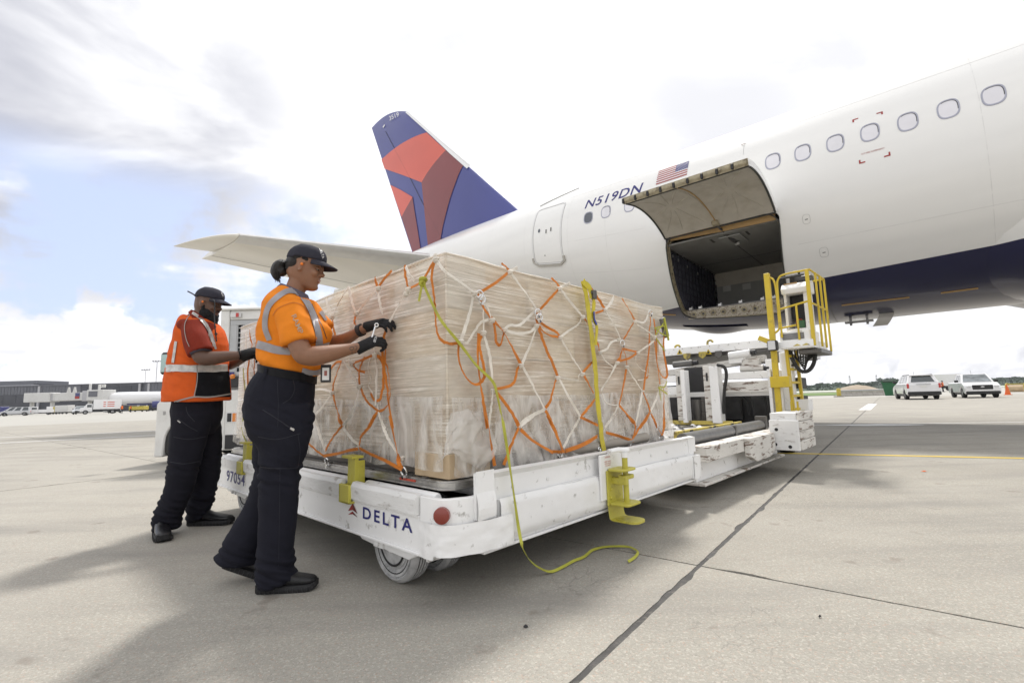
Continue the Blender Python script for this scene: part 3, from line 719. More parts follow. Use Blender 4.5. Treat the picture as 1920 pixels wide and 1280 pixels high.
for r_ in range(9):
    for c2 in range(6 if r_ % 2 == 0 else 5):
        cx_ = L_ * (0.6 + 0.4 * ((c2 + (0.5 if r_ % 2 == 0 else 1.0)) / 6)); cy_ = H_ * (6 / 13 + 7 / 13 * (r_ + 0.7) / 9.4)
        st.append(([(cx_ + 0.016 * (1 if q % 2 == 0 else 0.42) * sin(q * pi / 5), cy_ + 0.016 * (1 if q % 2 == 0 else 0.42) * cos(q * pi / 5)) for q in range(10)], [tuple(range(10))]))
decal('flag_stars', st, fn3, M['white_print'], fl, FA)
for (x, y, sx, sy) in ((1598, 225, 1, -1), (1655, 209, -1, -1), (1611, 308, 1, 1), (1670, 292, -1, 1)):
    c_ = hull_hit(x, y); mb = MB(FA)
    for (a0, a1, b0, b1) in ((0, 0.11, 0, 0.03), (0, 0.03, 0.03, 0.09)):
        mb.grid(lambda a, b: surf(c_[0] - sx * (a0 + (a1 - a0) * a), c_[1] + sy * (b0 + (b1 - b0) * b) * DEG, 0.005), 3, 3)
    mb.build('rescue_mark', M['red_print'], plane_, fix=False)
h1, h2 = hull_hit(1615, 291), hull_hit(1659, 279); fn, L_ = hull_map(h1, h2)
decal('rescue_lettering', [fit_text('CUT HERE IN EMERGENCY', 0, L_, 0, 0.035)], fn, M['red_print'], plane_, FA)
# vent mark above the cargo door
h1 = hull_hit(1396, 290); h2 = hull_hit(1394, 272)
mb = MB(FA); ring_on_hull(mb, [(h2[0] - 0.05, h2[1] + 0.6), (h2[0] + 0.05, h2[1] + 0.6), (h2[0] + 0.02, h2[1] - 0.8), (h2[0] - 0.02, h2[1] - 0.8)], 0.008, 0.006, 0.002); ring_on_hull(mb, [(h1[0] + 0.03, h1[1]), (h1[0] + 0.03, h2[1] - 0.9)], 0.008, 0.006, 0.002, close=False)
mb.build('placard_arrow', M['seam'], plane_); hull_patch('placard_bar', h2[0] - 0.06, h2[0] + 0.06, h2[1] + 0.5, h2[1] + 0.8, 0.009, M['dark_red_print'], plane_)
# small access panels
for (x, y, hw, hh) in ((1512, 411, 0.075, 0.11), (1545, 473, 0.085, 0.12)):
    c_ = hull_hit(x, y); mb = MB(FA); ring_on_hull(mb, squircle(c_[0], c_[1], hw, hh, 24, 3.2), 0.006, 0.003, 0.002)
    o = mb.build('access_panel', M['seam'], plane_); hull_patch('latch', c_[0] - 0.03, c_[0] + 0.03, c_[1] - 0.25, c_[1] + 0.1, 0.005, M['seam_shadow_dark'], o)
# belly strips
for (xa, ya, xb, yb, w_) in ((1578, 572, 1705, 557, 0.05), (1764, 549, 1834, 540, 0.05), (1240, 589, 1267, 590, 0.05)):
    h1, h2 = hull_hit(xa, ya), hull_hit(xb, yb); mb = MB(FA)
    ring_on_hull(mb, [(h1[0] + (h2[0] - h1[0]) * i / 8, h1[1] + (h2[1] - h1[1]) * i / 8) for i in range(9)], w_, 0.008, 0.01, close=False); mb.build('belly_marking', M['tan_trim'], plane_)
for s_ in (1.55, -2.9):
    mb = MB(FA); mb.ribbon([surf(s_, -90 + 4 * i, 0.001) for i in range(12 if s_ > 0 else 45)], [Vector((0, cos(R(-90 + 4 * i)), sin(R(-90 + 4 * i)))) for i in range(12 if s_ > 0 else 45)], 0.012, 0.003); mb.build('skin_joint', M['seam'] if s_ < 0 else M['seam_shadow_dark'], plane_)
M['lap'] = mat('lap_joint', (0.70, 0.695, 0.68), .4)
for s_ in (-1.42, 6.9, 8.35, 10.3, 12.2):
    mb = MB(FA); mb.ribbon([surf(s_, -60 + 5 * i, 0.0012) for i in range(27)], [Vector((0, cos(R(-60 + 5 * i)), sin(R(-60 + 5 * i)))) for i in range(27)], 0.010, 0.002); mb.build('skin_joint', M['lap'], plane_)
for t_, a_, c_ in ((-27, -12, 1.9), (36, -12, 8.5), (-27, 5.6, 14), (-4, 5.6, 8.4)):
    mb = MB(FA); ring_on_hull(mb, [(a_ + (c_ - a_) * i / 20, t_) for i in range(21)], 0.010, 0.0012, 0.002, close=False); mb.build('lap_joint', M['lap'], plane_)
# scoop and drain under the belly
mb = MB(FA)
for (w_, ) in ((0.3,), ):
    a0 = surf(0.55, -84)
    for e_ in (0, .012): mb.grid(lambda a, b: Vector((0.62 - 0.30 * a + 0.16 * b ** 1.5, 0.50 + e_ + .05 * sin(pi * b), 2.78 - 0.30 * b)), 5, 8)
mb.build('outflow_flap', M['belly_grey'], plane_, smooth=True)
mb = MB(FA); mb.box(0.75, 1.35, 0.35, 0.55, 2.62, 2.66); mb.box(0.85, 0.9, 0.4, 0.5, 2.56, 2.78); mb.box(1.2, 1.25, 0.4, 0.5, 2.56, 2.78); mb.build('drain_mast', M['dark_steel'], plane_)
mb = MB(FA); mb.grid(lambda a, b: Vector((3.7 + 1.9 * a, -0.35 + 1.0 * b, 2.72 + 0.0196 * max(0, 1.7 + 1.9 * a) ** 2 + 0.05 - 0.17 * sin(pi * a) * sin(pi * b))), 14, 8); mb.build('belly_fairing', M['hull'], plane_, smooth=True)
# radome hump on the crown
mb = MB(FA); mb.grid(lambda a, b: Vector((-2.6 + 3.6 * a, -0.9 + 1.8 * b, ZC + RF_ - 0.14 + 0.42 * (sin(pi * a) ** 0.6) * sin(pi * b))), 20, 12); mb.build('antenna_fairing', M['hull'], plane_, smooth=True)

# ---- cargo hold
ch = thing_child = None
hold = MB(FA); w_in = -1.6; zf, zt = 3.42, 5.05; sA, sF = 5.14, -1.2
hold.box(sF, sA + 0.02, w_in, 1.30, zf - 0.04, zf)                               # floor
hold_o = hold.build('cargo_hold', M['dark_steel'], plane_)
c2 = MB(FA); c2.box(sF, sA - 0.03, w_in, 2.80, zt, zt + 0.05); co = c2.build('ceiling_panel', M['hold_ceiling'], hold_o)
for (x0, x1) in ((2.2, 3.55), (3.57, 5.12)):
    pass
c2 = MB(FA)
c2.box(3.55, 3.57, w_in, 2.7, zt - 0.004, zt + 0.001); c2.box(sF, sA, -0.05, -0.03, zt - 0.004, zt + 0.001)
for (x, y) in ((3.05, 2.45), (3.95, 2.45)): c2.box(x - 0.03, x + 0.03, y - 0.25, y + 0.1, zt - 0.006, zt + 0.001)
c2.build('ceiling_slot', M['seam_shadow_dark'], hold_o)
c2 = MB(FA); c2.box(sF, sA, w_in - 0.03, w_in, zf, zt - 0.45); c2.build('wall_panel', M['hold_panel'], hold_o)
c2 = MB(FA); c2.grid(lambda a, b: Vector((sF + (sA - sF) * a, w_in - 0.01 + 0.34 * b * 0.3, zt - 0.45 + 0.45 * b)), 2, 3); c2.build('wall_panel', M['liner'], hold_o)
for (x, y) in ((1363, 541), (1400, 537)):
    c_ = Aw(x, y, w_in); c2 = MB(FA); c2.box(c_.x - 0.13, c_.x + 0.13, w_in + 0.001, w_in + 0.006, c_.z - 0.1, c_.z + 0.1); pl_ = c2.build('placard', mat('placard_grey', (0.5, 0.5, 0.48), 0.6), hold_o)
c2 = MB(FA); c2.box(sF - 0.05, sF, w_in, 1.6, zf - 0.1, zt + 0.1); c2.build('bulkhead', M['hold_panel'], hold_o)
# lower curved side wall outboard of the floor ahead of the opening
c2 = MB(FA)
c2.grid(lambda a, b: surf(sF + (2.16 - sF) * a, T0 + (T1 + 3 - T0) * b, -0.14), 4, 12); c2.build('side_lining', M['hold_panel'], hold_o, smooth=True)
# aft wall with curtain and restraint net
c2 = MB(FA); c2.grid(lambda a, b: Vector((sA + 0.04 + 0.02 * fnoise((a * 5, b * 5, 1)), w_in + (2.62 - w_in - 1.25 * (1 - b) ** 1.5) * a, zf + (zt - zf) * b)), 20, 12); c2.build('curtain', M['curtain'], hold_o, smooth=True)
c2 = MB(FA)
for i in range(15):
    y = w_in + 4.1 * (i / 14)
    zb_ = zf + (0.0 if y < 1.3 else (y - 1.3) * 0.9)
    if zb_ < zt - 0.1: c2.tube([Vector((sA - 0.015 + 0.01 * sin(k_ * 2 + i), y + 0.02 * fnoise((i, k_ * .8, 0)), zb_ + (zt - zb_) * k_ / 6)) for k_ in range(7)], 0.014, 4)
for j in range(8):
    z = zf + 0.1 + (zt - zf - 0.12) * j / 7; ym = min(2.6, 1.35 + (z - zf) * 1.15)
    c2.tube([Vector((sA - 0.02, w_in + (ym - w_in) * k_ / 14, z - 0.03 * abs(sin(k_ * 1.9)) + 0.015 * fnoise((k_, j, 2)))) for k_ in range(15)], 0.014, 4)
c2.build('restraint_net', M['net_dark'], hold_o)
for (y, z) in ((2.3, 4.9), (1.9, 4.86), (1.2, 4.8), (0.3, 4.75), (2.35, 4.55)):
    c2 = MB(FA); c2.box(sA - 0.05, sA - 0.03, y - 0.02, y + 0.02, z - 0.05, z + 0.03); c2.build('net_fitting', M['steel'], hold_o)
# door frame around the cut-out (reveal)
fr_ = MB(FA)
def edge_pts():
    pts = []
    for i in range(21): t = T1 + (T0 - T1) * i / 20; pts.append((S1, t))
    return pts
out_l = []
rr = rounded_rect(S0, S1, T0 / DEG, T1 / DEG, 0.36, 6)
rr = dens(rr, 0.14); rr = [(x, y * DEG) for x, y in rr]
vs = []
for (x, y) in rr:
    for off in (0.012, -0.17): vs.append(surf(x + shear(y), y, off))
k_ = len(rr)
# inward lip
for (x, y) in rr:
    cx_, cy_ = (S0 + S1) / 2, (T0 + T1) / 2; vs.append(surf(x + shear(y) + (cx_ - x) * 0.03, y + (cy_ - y) * 0.03, -0.17))
fs = [(2 * i, 2 * i + 1, 2 * ((i + 1) % k_) + 1, 2 * ((i + 1) % k_)) for i in range(k_)] + [(2 * i + 1, 2 * k_ + i, 2 * k_ + (i + 1) % k_, 2 * ((i + 1) % k_) + 1) for i in range(k_)]
fr_.add(vs, fs); fo = fr_.build('door_frame', M['primer'], plane_, smooth=True)
ed = MB(FA); ring_on_hull(ed, [(x + shear(y), y) for x, y in rr], 0.028, 0.008, 0.016); ed.build('door_seal', M['seam_shadow_dark'], fo)
tr = MB(FA); tr.grid(lambda a, b: surf(S0 + 0.1 + (S1 - S0 - 0.2) * a, T1 - 0.3 - 3.2 * b, -0.03 - 0.02 * b), 12, 3); tr.build('hinge_trim', M['tan_trim'], fo, fix=False)
# sill: worn band with scalloped latch pockets
sb = MB(FA)
sb.grid(lambda a, b: Vector((S0 + 0.40 + (S1 - S0 - 0.25) * a, 1.20 + 0.14 * b, 3.03 + 0.06 * a * 2 + 0.34 * b - 0.1 * a * b)), 12, 3); so = sb.build('door_sill', M['sill'], fo)
for i in range(9):
    a = (i + 0.5) / 9; x = S0 + 0.40 + (S1 - S0 - 0.3) * a; z = 3.12 + 0.09 * a
    p = MB(FA); p.lathe([(0.0, 0.085), (0.015, 0.075), (0.02, 0.045), (0.005, 0.04)], (x, 1.285, z + 0.07), (0, 1, -0.35), 12); p.build('latch_pocket', M['primer'], so, smooth=True)
    p = MB(FA); p.lathe([(0.0, 0.038), (0.022, 0.03)], (x, 1.29, z + 0.06), (0, 1, -0.35), 8); p.build('latch_roller', M['dark_steel'], so)
    if i in (0, 1, 3, 5, 7, 8):
        p = MB(FA); p.box(x + 0.03, x + 0.12, 1.22, 1.32, zf, zf + 0.06); p.box(x + 0.05, x + 0.07, 1.2, 1.24, zf, zf + 0.10); p.build('cargo_guide', M['white_clean'], hold_o)

# ---- open cargo door: arc from the hinge outwards
Hn = Vector((0, 2.99, 5.27)); To = Vector((0, 5.50, 5.62))
ch_ = (To - Hn).length; mid = (Hn + To) / 2; dir_ = (To - Hn).normalized(); upn = Vector((0, -dir_.z, dir_.y)); Rr = 3.02; dcen = sqrt(Rr ** 2 - (ch_ / 2) ** 2); Cc = mid - upn * dcen
a_h = atan2(Hn.z - Cc.z, Hn.y - Cc.y); a_t = atan2(To.z - Cc.z, To.y - Cc.y)
def dpt(s, f, r): a = a_h + (a_t - a_h) * f; return Vector((s, Cc.y + (Rr + r) * cos(a), Cc.z + (Rr + r) * sin(a)))
dS0, dS1 = S0 + 0.03, S1 - 0.02
TH = 0.15
dr_ = MB(FA)
def dedge(f): return 0.0
dr_.grid(lambda a, b: dpt(dS0 + (dS1 - dS0) * a, 0.01 + 0.99 * b, 0.0), 12, 14)
dskin = dr_.build('cargo_door', M['hull'], plane_, smooth=True)
rim = MB(FA)
for s in (dS0, dS1): rim.grid(lambda a, b: dpt(s, 0.01 + 0.99 * a, -TH * b), 14, 2)
rim.build('door_rim', M['hull'], dskin, smooth=True)
inn = MB(FA); inn.grid(lambda a, b: dpt(dS0 + 0.05 + (dS1 - dS0 - 0.10) * a, 0.03 + 0.93 * b, -TH + 0.005), 12, 14); inn.build('door_liner', M['liner'], dskin, smooth=True)
sea = MB(FA)
def lp(pts, r, m_, name):
    t_ = MB(FA); t_.tube(pts, r, 6, True, 0, False); return t_.build(name, m_, dskin, smooth=True)
per = [dpt(dS0 + 0.03, 0.02 + 0.95 * i / 14, -TH) for i in range(15)] + [dpt(dS0 + 0.03 + (dS1 - dS0 - 0.06) * i / 10, 0.97, -TH) for i in range(1, 11)] + [dpt(dS1 - 0.03, 0.97 - 0.95 * i / 14, -TH) for i in range(1, 15)]
lp(per, 0.022, M['seam_shadow_dark'], 'door_seal')
lp([dpt(dS0 + 0.03 + (dS1 - dS0 - 0.06) * i / 10, 0.015, -TH) for i in range(11)], 0.02, M['seam_shadow_dark'], 'door_seal')
# free edge with latch boxes
fe = MB(FA); fe.grid(lambda a, b: dpt(dS0 + (dS1 - dS0) * a, 1.0, -TH * b), 12, 3); fe.build('free_edge', M['primer'], dskin)
nseg = 9
for i in range(nseg):
    a0 = dS0 + (dS1 - dS0) * (i + 0.08) / nseg; a1 = dS0 + (dS1 - dS0) * (i + 0.86) / nseg
    b_ = MB(FA); b_.grid(lambda a, b: dpt(a0 + (a1 - a0) * a, 1.0 + 0.012 * sin(pi * b), -TH * (0.12 + 0.76 * b)), 3, 5); b_.build('latch_cover', M['primer'], dskin, smooth=True)
    b_ = MB(FA); c_ = dpt(a1 + 0.035, 1.012, -TH * 0.5); b_.box(c_.x - 0.022, c_.x + 0.022, c_.y - 0.04, c_.y + 0.02, c_.z - 0.06, c_.z + 0.06); b_.build('latch_hook', M['black'], dskin, bevel=0.008)
# pressed stiffening ribs on the liner: two stars
for cs in (dS0 + 0.72, dS1 - 0.68):
    for (x0, f0_, x1, f1_) in ((-.08, .55, -.50, .88), (.08, .55, .50, .88), (-.08, .45, -.50, .12), (.08, .45, .50, .12), (0, .58, -.12, .9), (0, .42, .10, .1), (-.13, .5, -.55, .62), (.13, .5, .55, .40)):
        pts = [dpt(cs + x0 + (x1 - x0) * (i / 6) ** 1.25, f0_ + (f1_ - f0_) * i / 6, -TH + 0.004) for i in range(7)]
        b_ = MB(FA); b_.tube(pts, [0.010, .017, .017, .017, .017, .015, .008], 6); b_.build('liner_rib', M['liner'], dskin, smooth=True)
sm = (dS0 + dS1) / 2
lp([dpt(sm + 0.10 - 0.14 * (i / 10), 0.98 - 0.92 * i / 10, -TH) for i in range(11)], 0.016, M['tan_trim'], 'door_cable')
lp([dpt(sm + 0.22 - 0.20 * (i / 8), 0.93 - 0.62 * i / 8, -TH) for i in range(9)], 0.012, M['liner'], 'door_cable')
# actuator
ac = MB(FA); A0 = dpt(sm - 0.02, 0.04, -TH); ac.box(sm - 0.1, sm + 0.06, A0.y - 0.02, A0.y + 0.16, A0.z - 0.03, A0.z + 0.10); ao = ac.build('door_actuator', M['primer'], dskin, bevel=0.02)
ac = MB(FA); B0 = Vector((sm - 0.18, 2.05, 4.93)); ac.cyl(A0 + Vector((0, 0.05, 0)), B0, 0.028, 10); ac.cyl(A0.lerp(B0, .45), A0.lerp(B0, .85), 0.05, 12); ac.build('actuator_rod', M['dark_steel'], ao, smooth=True)
ac = MB(FA); ac.box(sm - 0.42, sm + 0.12, 1.75, 2.6, zt - 0.05, zt - 0.02); ac.lathe([(0, .02), (.0, .05), (.12, .05), (.12, .02)], B0 + Vector((-.08, 0, 0)), (1, 0, 0), 10); ac.build('actuator_mount', M['hold_panel'], hold_o)

# ---- fin
FX = lambda x, y, w=0: Aw(x, y, w)
rootLE, rootTE = Vector((12.45, 0, 8.9)), Vector((19.9, 0, 8.1)); tipLE, tipTE = FX(763, 210), FX(697, 240)
def fin_pt(zf_, c, side):
    le = rootLE.lerp(tipLE, zf_); te = rootTE.lerp(tipTE, zf_); p = le.lerp(te, c); chord = (te - le).length
    t_ = 5 * 0.095 * (0.2969 * sqrt(c) - 0.126 * c - 0.3516 * c * c + 0.2843 * c ** 3 - 0.1015 * c ** 4) * chord * (1 if zf_ < .98 else 0.6)
    return Vector((p.x, side * t_, p.z))
fin_ = MB(FA); nc, nz = 22, 16
cs_ = [(i / (nc - 1)) ** 1.7 for i in range(nc)]
loop = [(c, 1) for c in cs_] + [(c, -1) for c in cs_[-2:0:-1]]
vs = []; 
for j in range(nz):
    for c, sd in loop: vs.append(fin_pt(j / (nz - 1), c, sd))
# curved tip cap
tipC = [FX(740, 207), FX(712, 222)]
for c, sd in loop:
    p = fin_pt(1, c, sd); bul = 0.42 * (sin(pi * min(1, c * 1.02)) ** 0.8); p.z += bul * 0.9; p.x += 0.1 * bul; p.y *= 0.3; vs.append(p)
k_ = len(loop)
fs = [(j * k_ + i, j * k_ + (i + 1) % k_, (j + 1) * k_ + (i + 1) % k_, (j + 1) * k_ + i) for j in range(nz) for i in range(k_)]
fs += [tuple(nz * k_ + i for i in range(k_))]
fin_.add(vs, fs); fin_o = fin_.build('tail_fin', M['livery_blue'], plane_, smooth=True)
def fin_thick(x, z):
    c = 0.5
    for _ in range(8):
        z0 = rootLE.z + (rootTE.z - rootLE.z) * c; z1 = tipLE.z + (tipTE.z - tipLE.z) * c; zf_ = max(0, min(1, (z - z0) / (z1 - z0)))
        le = rootLE.lerp(tipLE, zf_); te = rootTE.lerp(tipTE, zf_); c = max(0.0, min(1.0, (x - le.x) / (te.x - le.x)))
    return fin_pt(min(zf_, .97), c, 1).y
def fpx(x, y):   # crop coordinates of the fin to local (x,z)
    w_ = 0.2
    for k_ in range(120):
        w_ = k_ * .005; p = FX(680 + x / 4.2656, 190 + y / 4.2656, w_)
        if w_ >= fin_thick(p.x, p.z) + 0.03: break
    return (p.x, p.z)
def fin_decal(name, pts, m_, off=0.03):
    poly = [fpx(*q) for q in pts]
    return decal(name, [(poly, [tuple(range(len(poly)))])], lambda a, b: Vector((a, fin_thick(a, b) + off, b)), m_, fin_o, FA, 0.12)
fin_decal('red_panel', [(150, 466), (225, 400), (300, 345), (400, 290), (512, 250), (665, 392), (610, 450), (560, 510), (510, 580), (470, 648), (320, 590), (175, 540)], M['livery_red'])
fin_decal('dark_red_panel', [(665, 392), (803, 515), (765, 590), (735, 670), (700, 770), (670, 880), (640, 1000), (608, 1180), (528, 1215), (505, 1000), (488, 820), (470, 648), (510, 580), (560, 510), (610, 450)], M['livery_dred'])
fin_decal('red_panel', [(219, 667), (310, 712), (398, 765), (355, 840), (310, 925)], M['livery_red'])
fin_decal('dark_red_panel', [(398, 765), (415, 880), (435, 1000), (452, 1110), (467, 1222), (405, 1222), (355, 1065), (310, 925), (355, 840)], M['livery_dred'])
fin_decal('leading_edge', [(345, 92), (362, 82), (480, 185), (600, 290), (740, 410), (862, 512), (836, 540), (700, 420), (560, 285)], M['white_clean'], 0.06)
a0 = Vector(fpx(216, 156)); a1 = Vector(fpx(290, 120)); up_ = Vector(fpx(210, 122)) - a0; ax_ = a1 - a0
tv, tf = fit_text('3519', 0, 1, 0, 1)
decal('fleet_number', [([tuple(a0 + ax_ * a + up_ * b) for a, b in tv], tf)], lambda a, b: Vector((a, fin_thick(a, b) + 0.03, b)), M['white_print'], fin_o, FA)
rd = [fpx(*q) for q in ((160, 205), (172, 186), (178, 190), (164, 213))]
decal('static_port', [(rd, [(0, 1, 2, 3)])], lambda a, b: Vector((a, fin_thick(a, b) + 0.03, b)), M['white_print'], fin_o, FA)
ln_ = [fpx(*q) for q in ((180, 240), (382, 622), (470, 800), (560, 960), (650, 1140))]
mb = MB(FA); mb.tube([Vector((a, fin_thick(a, b) + 0.02, b)) for a, b in ln_], 0.013, 4); mb.build('rudder_seam', M['seam_shadow_dark'], fin_o)

# ---- tailplane
def stab(sign, name):
    def P_(px, py):
        nn_ = Vector((0, 0, 1)) + A_N * 0.145; p0 = FO + Vector((0, 0, 7.1)); return FAi @ at_plane(px, py, p0, nn_)
    LEt, LEr = P_(412, 436), P_(790, 478); TEt, TEr = P_(378, 485), P_(646, 543); tip = P_(325, 462); nt_ = P_(385, 466)
    dLE = (LEt.x - LEr.x) / (LEt.y - LEr.y); dTE = (TEt.x - TEr.x) / (TEt.y - TEr.y)
    def sec(w, xl, xt, tk=0.09, n=14, zofs=0):
        ch2 = xt - xl; out_ = []
        lp_ = [((i / n) ** 1.6, 1) for i in range(n + 1)] + [((i / n) ** 1.6, -1) for i in range(n - 1, 0, -1)]
        for c, sd in lp_:
            t_ = 5 * tk * (0.2969 * sqrt(c) - 0.126 * c - 0.3516 * c * c + 0.2843 * c ** 3 - 0.1036 * c ** 4) * ch2
            out_.append(Vector((xl + ch2 * c, sign * w, 7.1 + 0.145 * w + sd * t_ + zofs)))
        return out_
    def loft(secs):
        mb = MB(FA); vs = []; [vs.extend(q) for q in secs]; k = len(secs[0])
        mb.add(vs, [(j * k + i, j * k + (i + 1) % k, (j + 1) * k + (i + 1) % k, (j + 1) * k + i) for j in range(len(secs) - 1) for i in range(k)] + [tuple(range(k)), tuple((len(secs) - 1) * k + i for i in range(k))]); return mb
    ws = [0.2 + (TEt.y - 0.2) * i / 8 for i in range(9)]
    main = loft([sec(w, LEr.x + dLE * (w - LEr.y), TEr.x + dTE * (w - TEr.y)) for w in ws])
    so = main.build(name, M['hull_white'], plane_, smooth=True)
    w0_ = TEt.y + 0.02; w1_ = tip.y; secs = []
    for i in range(9):
        f = i / 8; w = w0_ + (w1_ - w0_) * f
        xl = LEr.x + dLE * (w0_ - LEr.y) + (tip.x - 0.12 - (LEr.x + dLE * (w0_ - LEr.y))) * (f ** 1.0 * 0.45 + 0.55 * f ** 2.6)
        xt = nt_.x + 0.15 + (tip.x - nt_.x - 0.15) * f
        secs.append(sec(w, xl, xt, 0.09 * (1 - 0.5 * f)))
    loft(secs).build('stabiliser_tip', M['hull_white'], so, smooth=True)
    mb = MB(FA)
    mb.tube([Vector((LEr.x + dLE * (w - LEr.y) + 0.7 * (TEr.x + dTE * (w - TEr.y) - LEr.x - dLE * (w - LEr.y)), sign * w, 7.1 + .145 * w - 0.012 - 0.036 * (TEr.x + dTE * (w - TEr.y) - LEr.x - dLE * (w - LEr.y)) * 0.9)) for w in ws[1:]], 0.012, 4)
    mb.build('elevator_seam', M['seam'], so)
    le_ = MB(FA)
    le_.grid(lambda a, b: (lambda q: q + Vector((-0.012, 0, -0.004)))(sec(0.3 + (TEt.y - 0.3) * a, LEr.x + dLE * (0.3 + (TEt.y - 0.3) * a - LEr.y), TEr.x + dTE * (0.3 + (TEt.y - 0.3) * a - TEr.y))[[4, 3, 2, 1, 0, 27, 26, 25, 24][int(round(b * 8))]]), 9, 9)
    le_.build('leading_edge', M['bare_edge'], so, smooth=True)
M['bare_edge'] = mat('bare_edge_metal', (0.66, 0.655, 0.64), .3, metal=.4, var=.05)
M['hull_white'] = mat('stabiliser_paint', (0.76, 0.73, 0.66), 0.35, var=0.05, vscale=1.0, coat=0.3, stretch=(1.5, 0.3, 1))
stab(1, 'horizontal_stabiliser'); stab(-1, 'horizontal_stabiliser')
# ================================================================== PALLET DOLLY
dol = thing('cargo_dolly', frame(DO + D_EX * 1.2 + D_EY * 1.55, D_YAW), 'white steel pallet dolly with yellow locks under the wrapped cargo', 'dolly')
U0, V0 = -0.09, -0.12
vE = 3.16; uE = 2.47
fr_d = MB(FD)
# long side towards the workers: web and two lips
fr_d.box(U0, U0 + 0.03, 0.085, vE, 0.235, 0.40)
fr_d.box(U0 - 0.012, U0 + 0.05, 0.085, vE, 0.222, 0.236)
fr_d.box(U0 - 0.006, U0, 0.085, vE, 0.385, 0.40)
# rounded near corner
def crn(r_off, z0, z1, n=8, a0=0, a1=1):
    P = [Vector((U0 - r_off, 0.085 + 0.0)), Vector((U0 - r_off, 0.0)), Vector((U0 + 0.03 - r_off * .8, -0.075)), Vector((U0 + 0.11 - r_off * .3, V0 - r_off)), Vector((0.13, V0 - r_off))]
    P3 = catmull([Vector((p.x, p.y, 0)) for p in P], 4)
    P3 = P3[int(a0 * (len(P3) - 1)):int(a1 * (len(P3) - 1)) + 1]
    return P3, z0, z1
def plate(path, z0, z1, t, zf0=None, zf1=None):
    k = len(path); vs = []
    for i, p in enumerate(path):
        a = path[max(0, i - 1)]; b = path[min(k - 1, i + 1)]; d = (b - a).normalized(); nn_ = Vector((-d.y, d.x, 0))
        w0 = 0.004 * fnoise((p.x * 9, p.y * 9, 1)); w1 = 0.004 * fnoise((p.x * 9, p.y * 9, 7))
        for q, z in ((p, z0 + w0), (p, z1 + w1), (p + nn_ * t, z1 + w1), (p + nn_ * t, z0 + w0)): vs.append((q.x, q.y, z))
    fs = [(4 * i + j, 4 * i + 4 + j, 4 * i + 4 + (j + 1) % 4, 4 * i + (j + 1) % 4) for i in range(k - 1) for j in range(4)] + [(0, 1, 2, 3), tuple(4 * (k - 1) + j for j in (3, 2, 1, 0))]
    fr_d.add(vs, fs)
path, _, _ = crn(0.0, 0, 0)
plate(path, 0.245, 0.485, 0.03)
# side facing right: base rail
fr_d.box(0.13, uE, V0, V0 + 0.03, 0.235, 0.42)
fr_d.box(0.10, uE, V0 - 0.015, V0 + 0.05, 0.222, 0.236)
fr_d.box(U0, uE, 3.10, 3.16, 0.235, 0.44); fr_d.box(uE - 0.03, uE, 0.0, 3.12, 0.235, 0.42)
for v in (0.55, 1.1, 1.65, 2.2, 2.75): fr_d.box(U0 + 0.03, uE - 0.03, v - 0.03, v + 0.03, 0.26, 0.36)
for u in (0.6, 1.2, 1.8): fr_d.box(u - 0.04, u + 0.04, V0 + 0.03, 3.10, 0.27, 0.37)
fr_d.build('chassis', M['white_paint'], dol, bevel=0.003)
b = MB(FD); b.box(U0 + .04, uE - .04, -.05, 3.08, .375, .385); b.build('underside_shade_sheet', M['void'], dol)  # dark sheet added to close the underside and deepen the shade below
# upper flange blocks with gaps for the locks
vL1 = Lf(664, 900, -0.07).y; vL2 = Lf(463, 860, -0.07).y
def block(v0, v1):
    b = MB(FD); n = 14
    prof_ = [(U0 - 0.02, 0.402), (U0 - 0.024, 0.47), (U0 - 0.012, 0.492), (U0 + 0.01, 0.494), (U0 + 0.01, 0.47), (U0 + 0.005, 0.402)]
    vs = []
    for i in range(n + 1):
        v = v0 + (v1 - v0) * i / n
        for u, z in prof_: vs.append((u + 0.003 * fnoise((v * 6, z * 10, 3)), v, z + 0.003 * fnoise((v * 5, 2, z))))
    k = len(prof_)
    fs = [(i * k + j, (i + 1) * k + j, (i + 1) * k + (j + 1) % k, i * k + (j + 1) % k) for i in range(n) for j in range(k)] + [tuple(range(k)), tuple(n * k + j for j in reversed(range(k)))]
    b.add(vs, fs); return b.build('side_flange', M['white_scuffed'], dol)
block(0.09, vL1 - 0.045); block(vL1 + 0.075, vL2 - 0.05); block(vL2 + 0.08, vE)
# raised guide rail on the right side: channel with a return lip, corner block
g = MB(FD); n = 40
prof_ = [(V0 + 0.012, 0.42), (V0 + 0.004, 0.44), (V0 + 0.012, 0.545), (V0 - 0.012, 0.572), (V0 + 0.03, 0.578), (V0 + 0.05, 0.566), (V0 + 0.035, 0.42)]
vs = []
for i in range(n + 1):
    u = 0.13 + (uE - 0.13) * i / n; sl_ = -0.008 * i / n
    for v, z in prof_: vs.append((u, v + 0.003 * fnoise((u * 4, z * 9, 1)), z + sl_ + 0.002 * fnoise((u * 5, z, 4))))
k = len(prof_)
g.add(vs, [(i * k + j, (i + 1) * k + j, (i + 1) * k + (j + 1) % k, i * k + (j + 1) % k) for i in range(n) for j in range(k)] + [tuple(range(k)), tuple(n * k + j for j in reversed(range(k)))])
g.build('guide_rail', M['white_paint'], dol)
for i in range(7):
    u = 0.32 + 0.27 * i if i < 5 else 1.75 + 0.25 * (i - 5)
    b = MB(FD); b.lathe([(0, 0.011), (0.004, 0.011), (0.006, 0.004)], (u, V0 + 0.006, 0.488), (0, -1, 0), 8); b.build('rivet', M['white_scuffed'], dol)
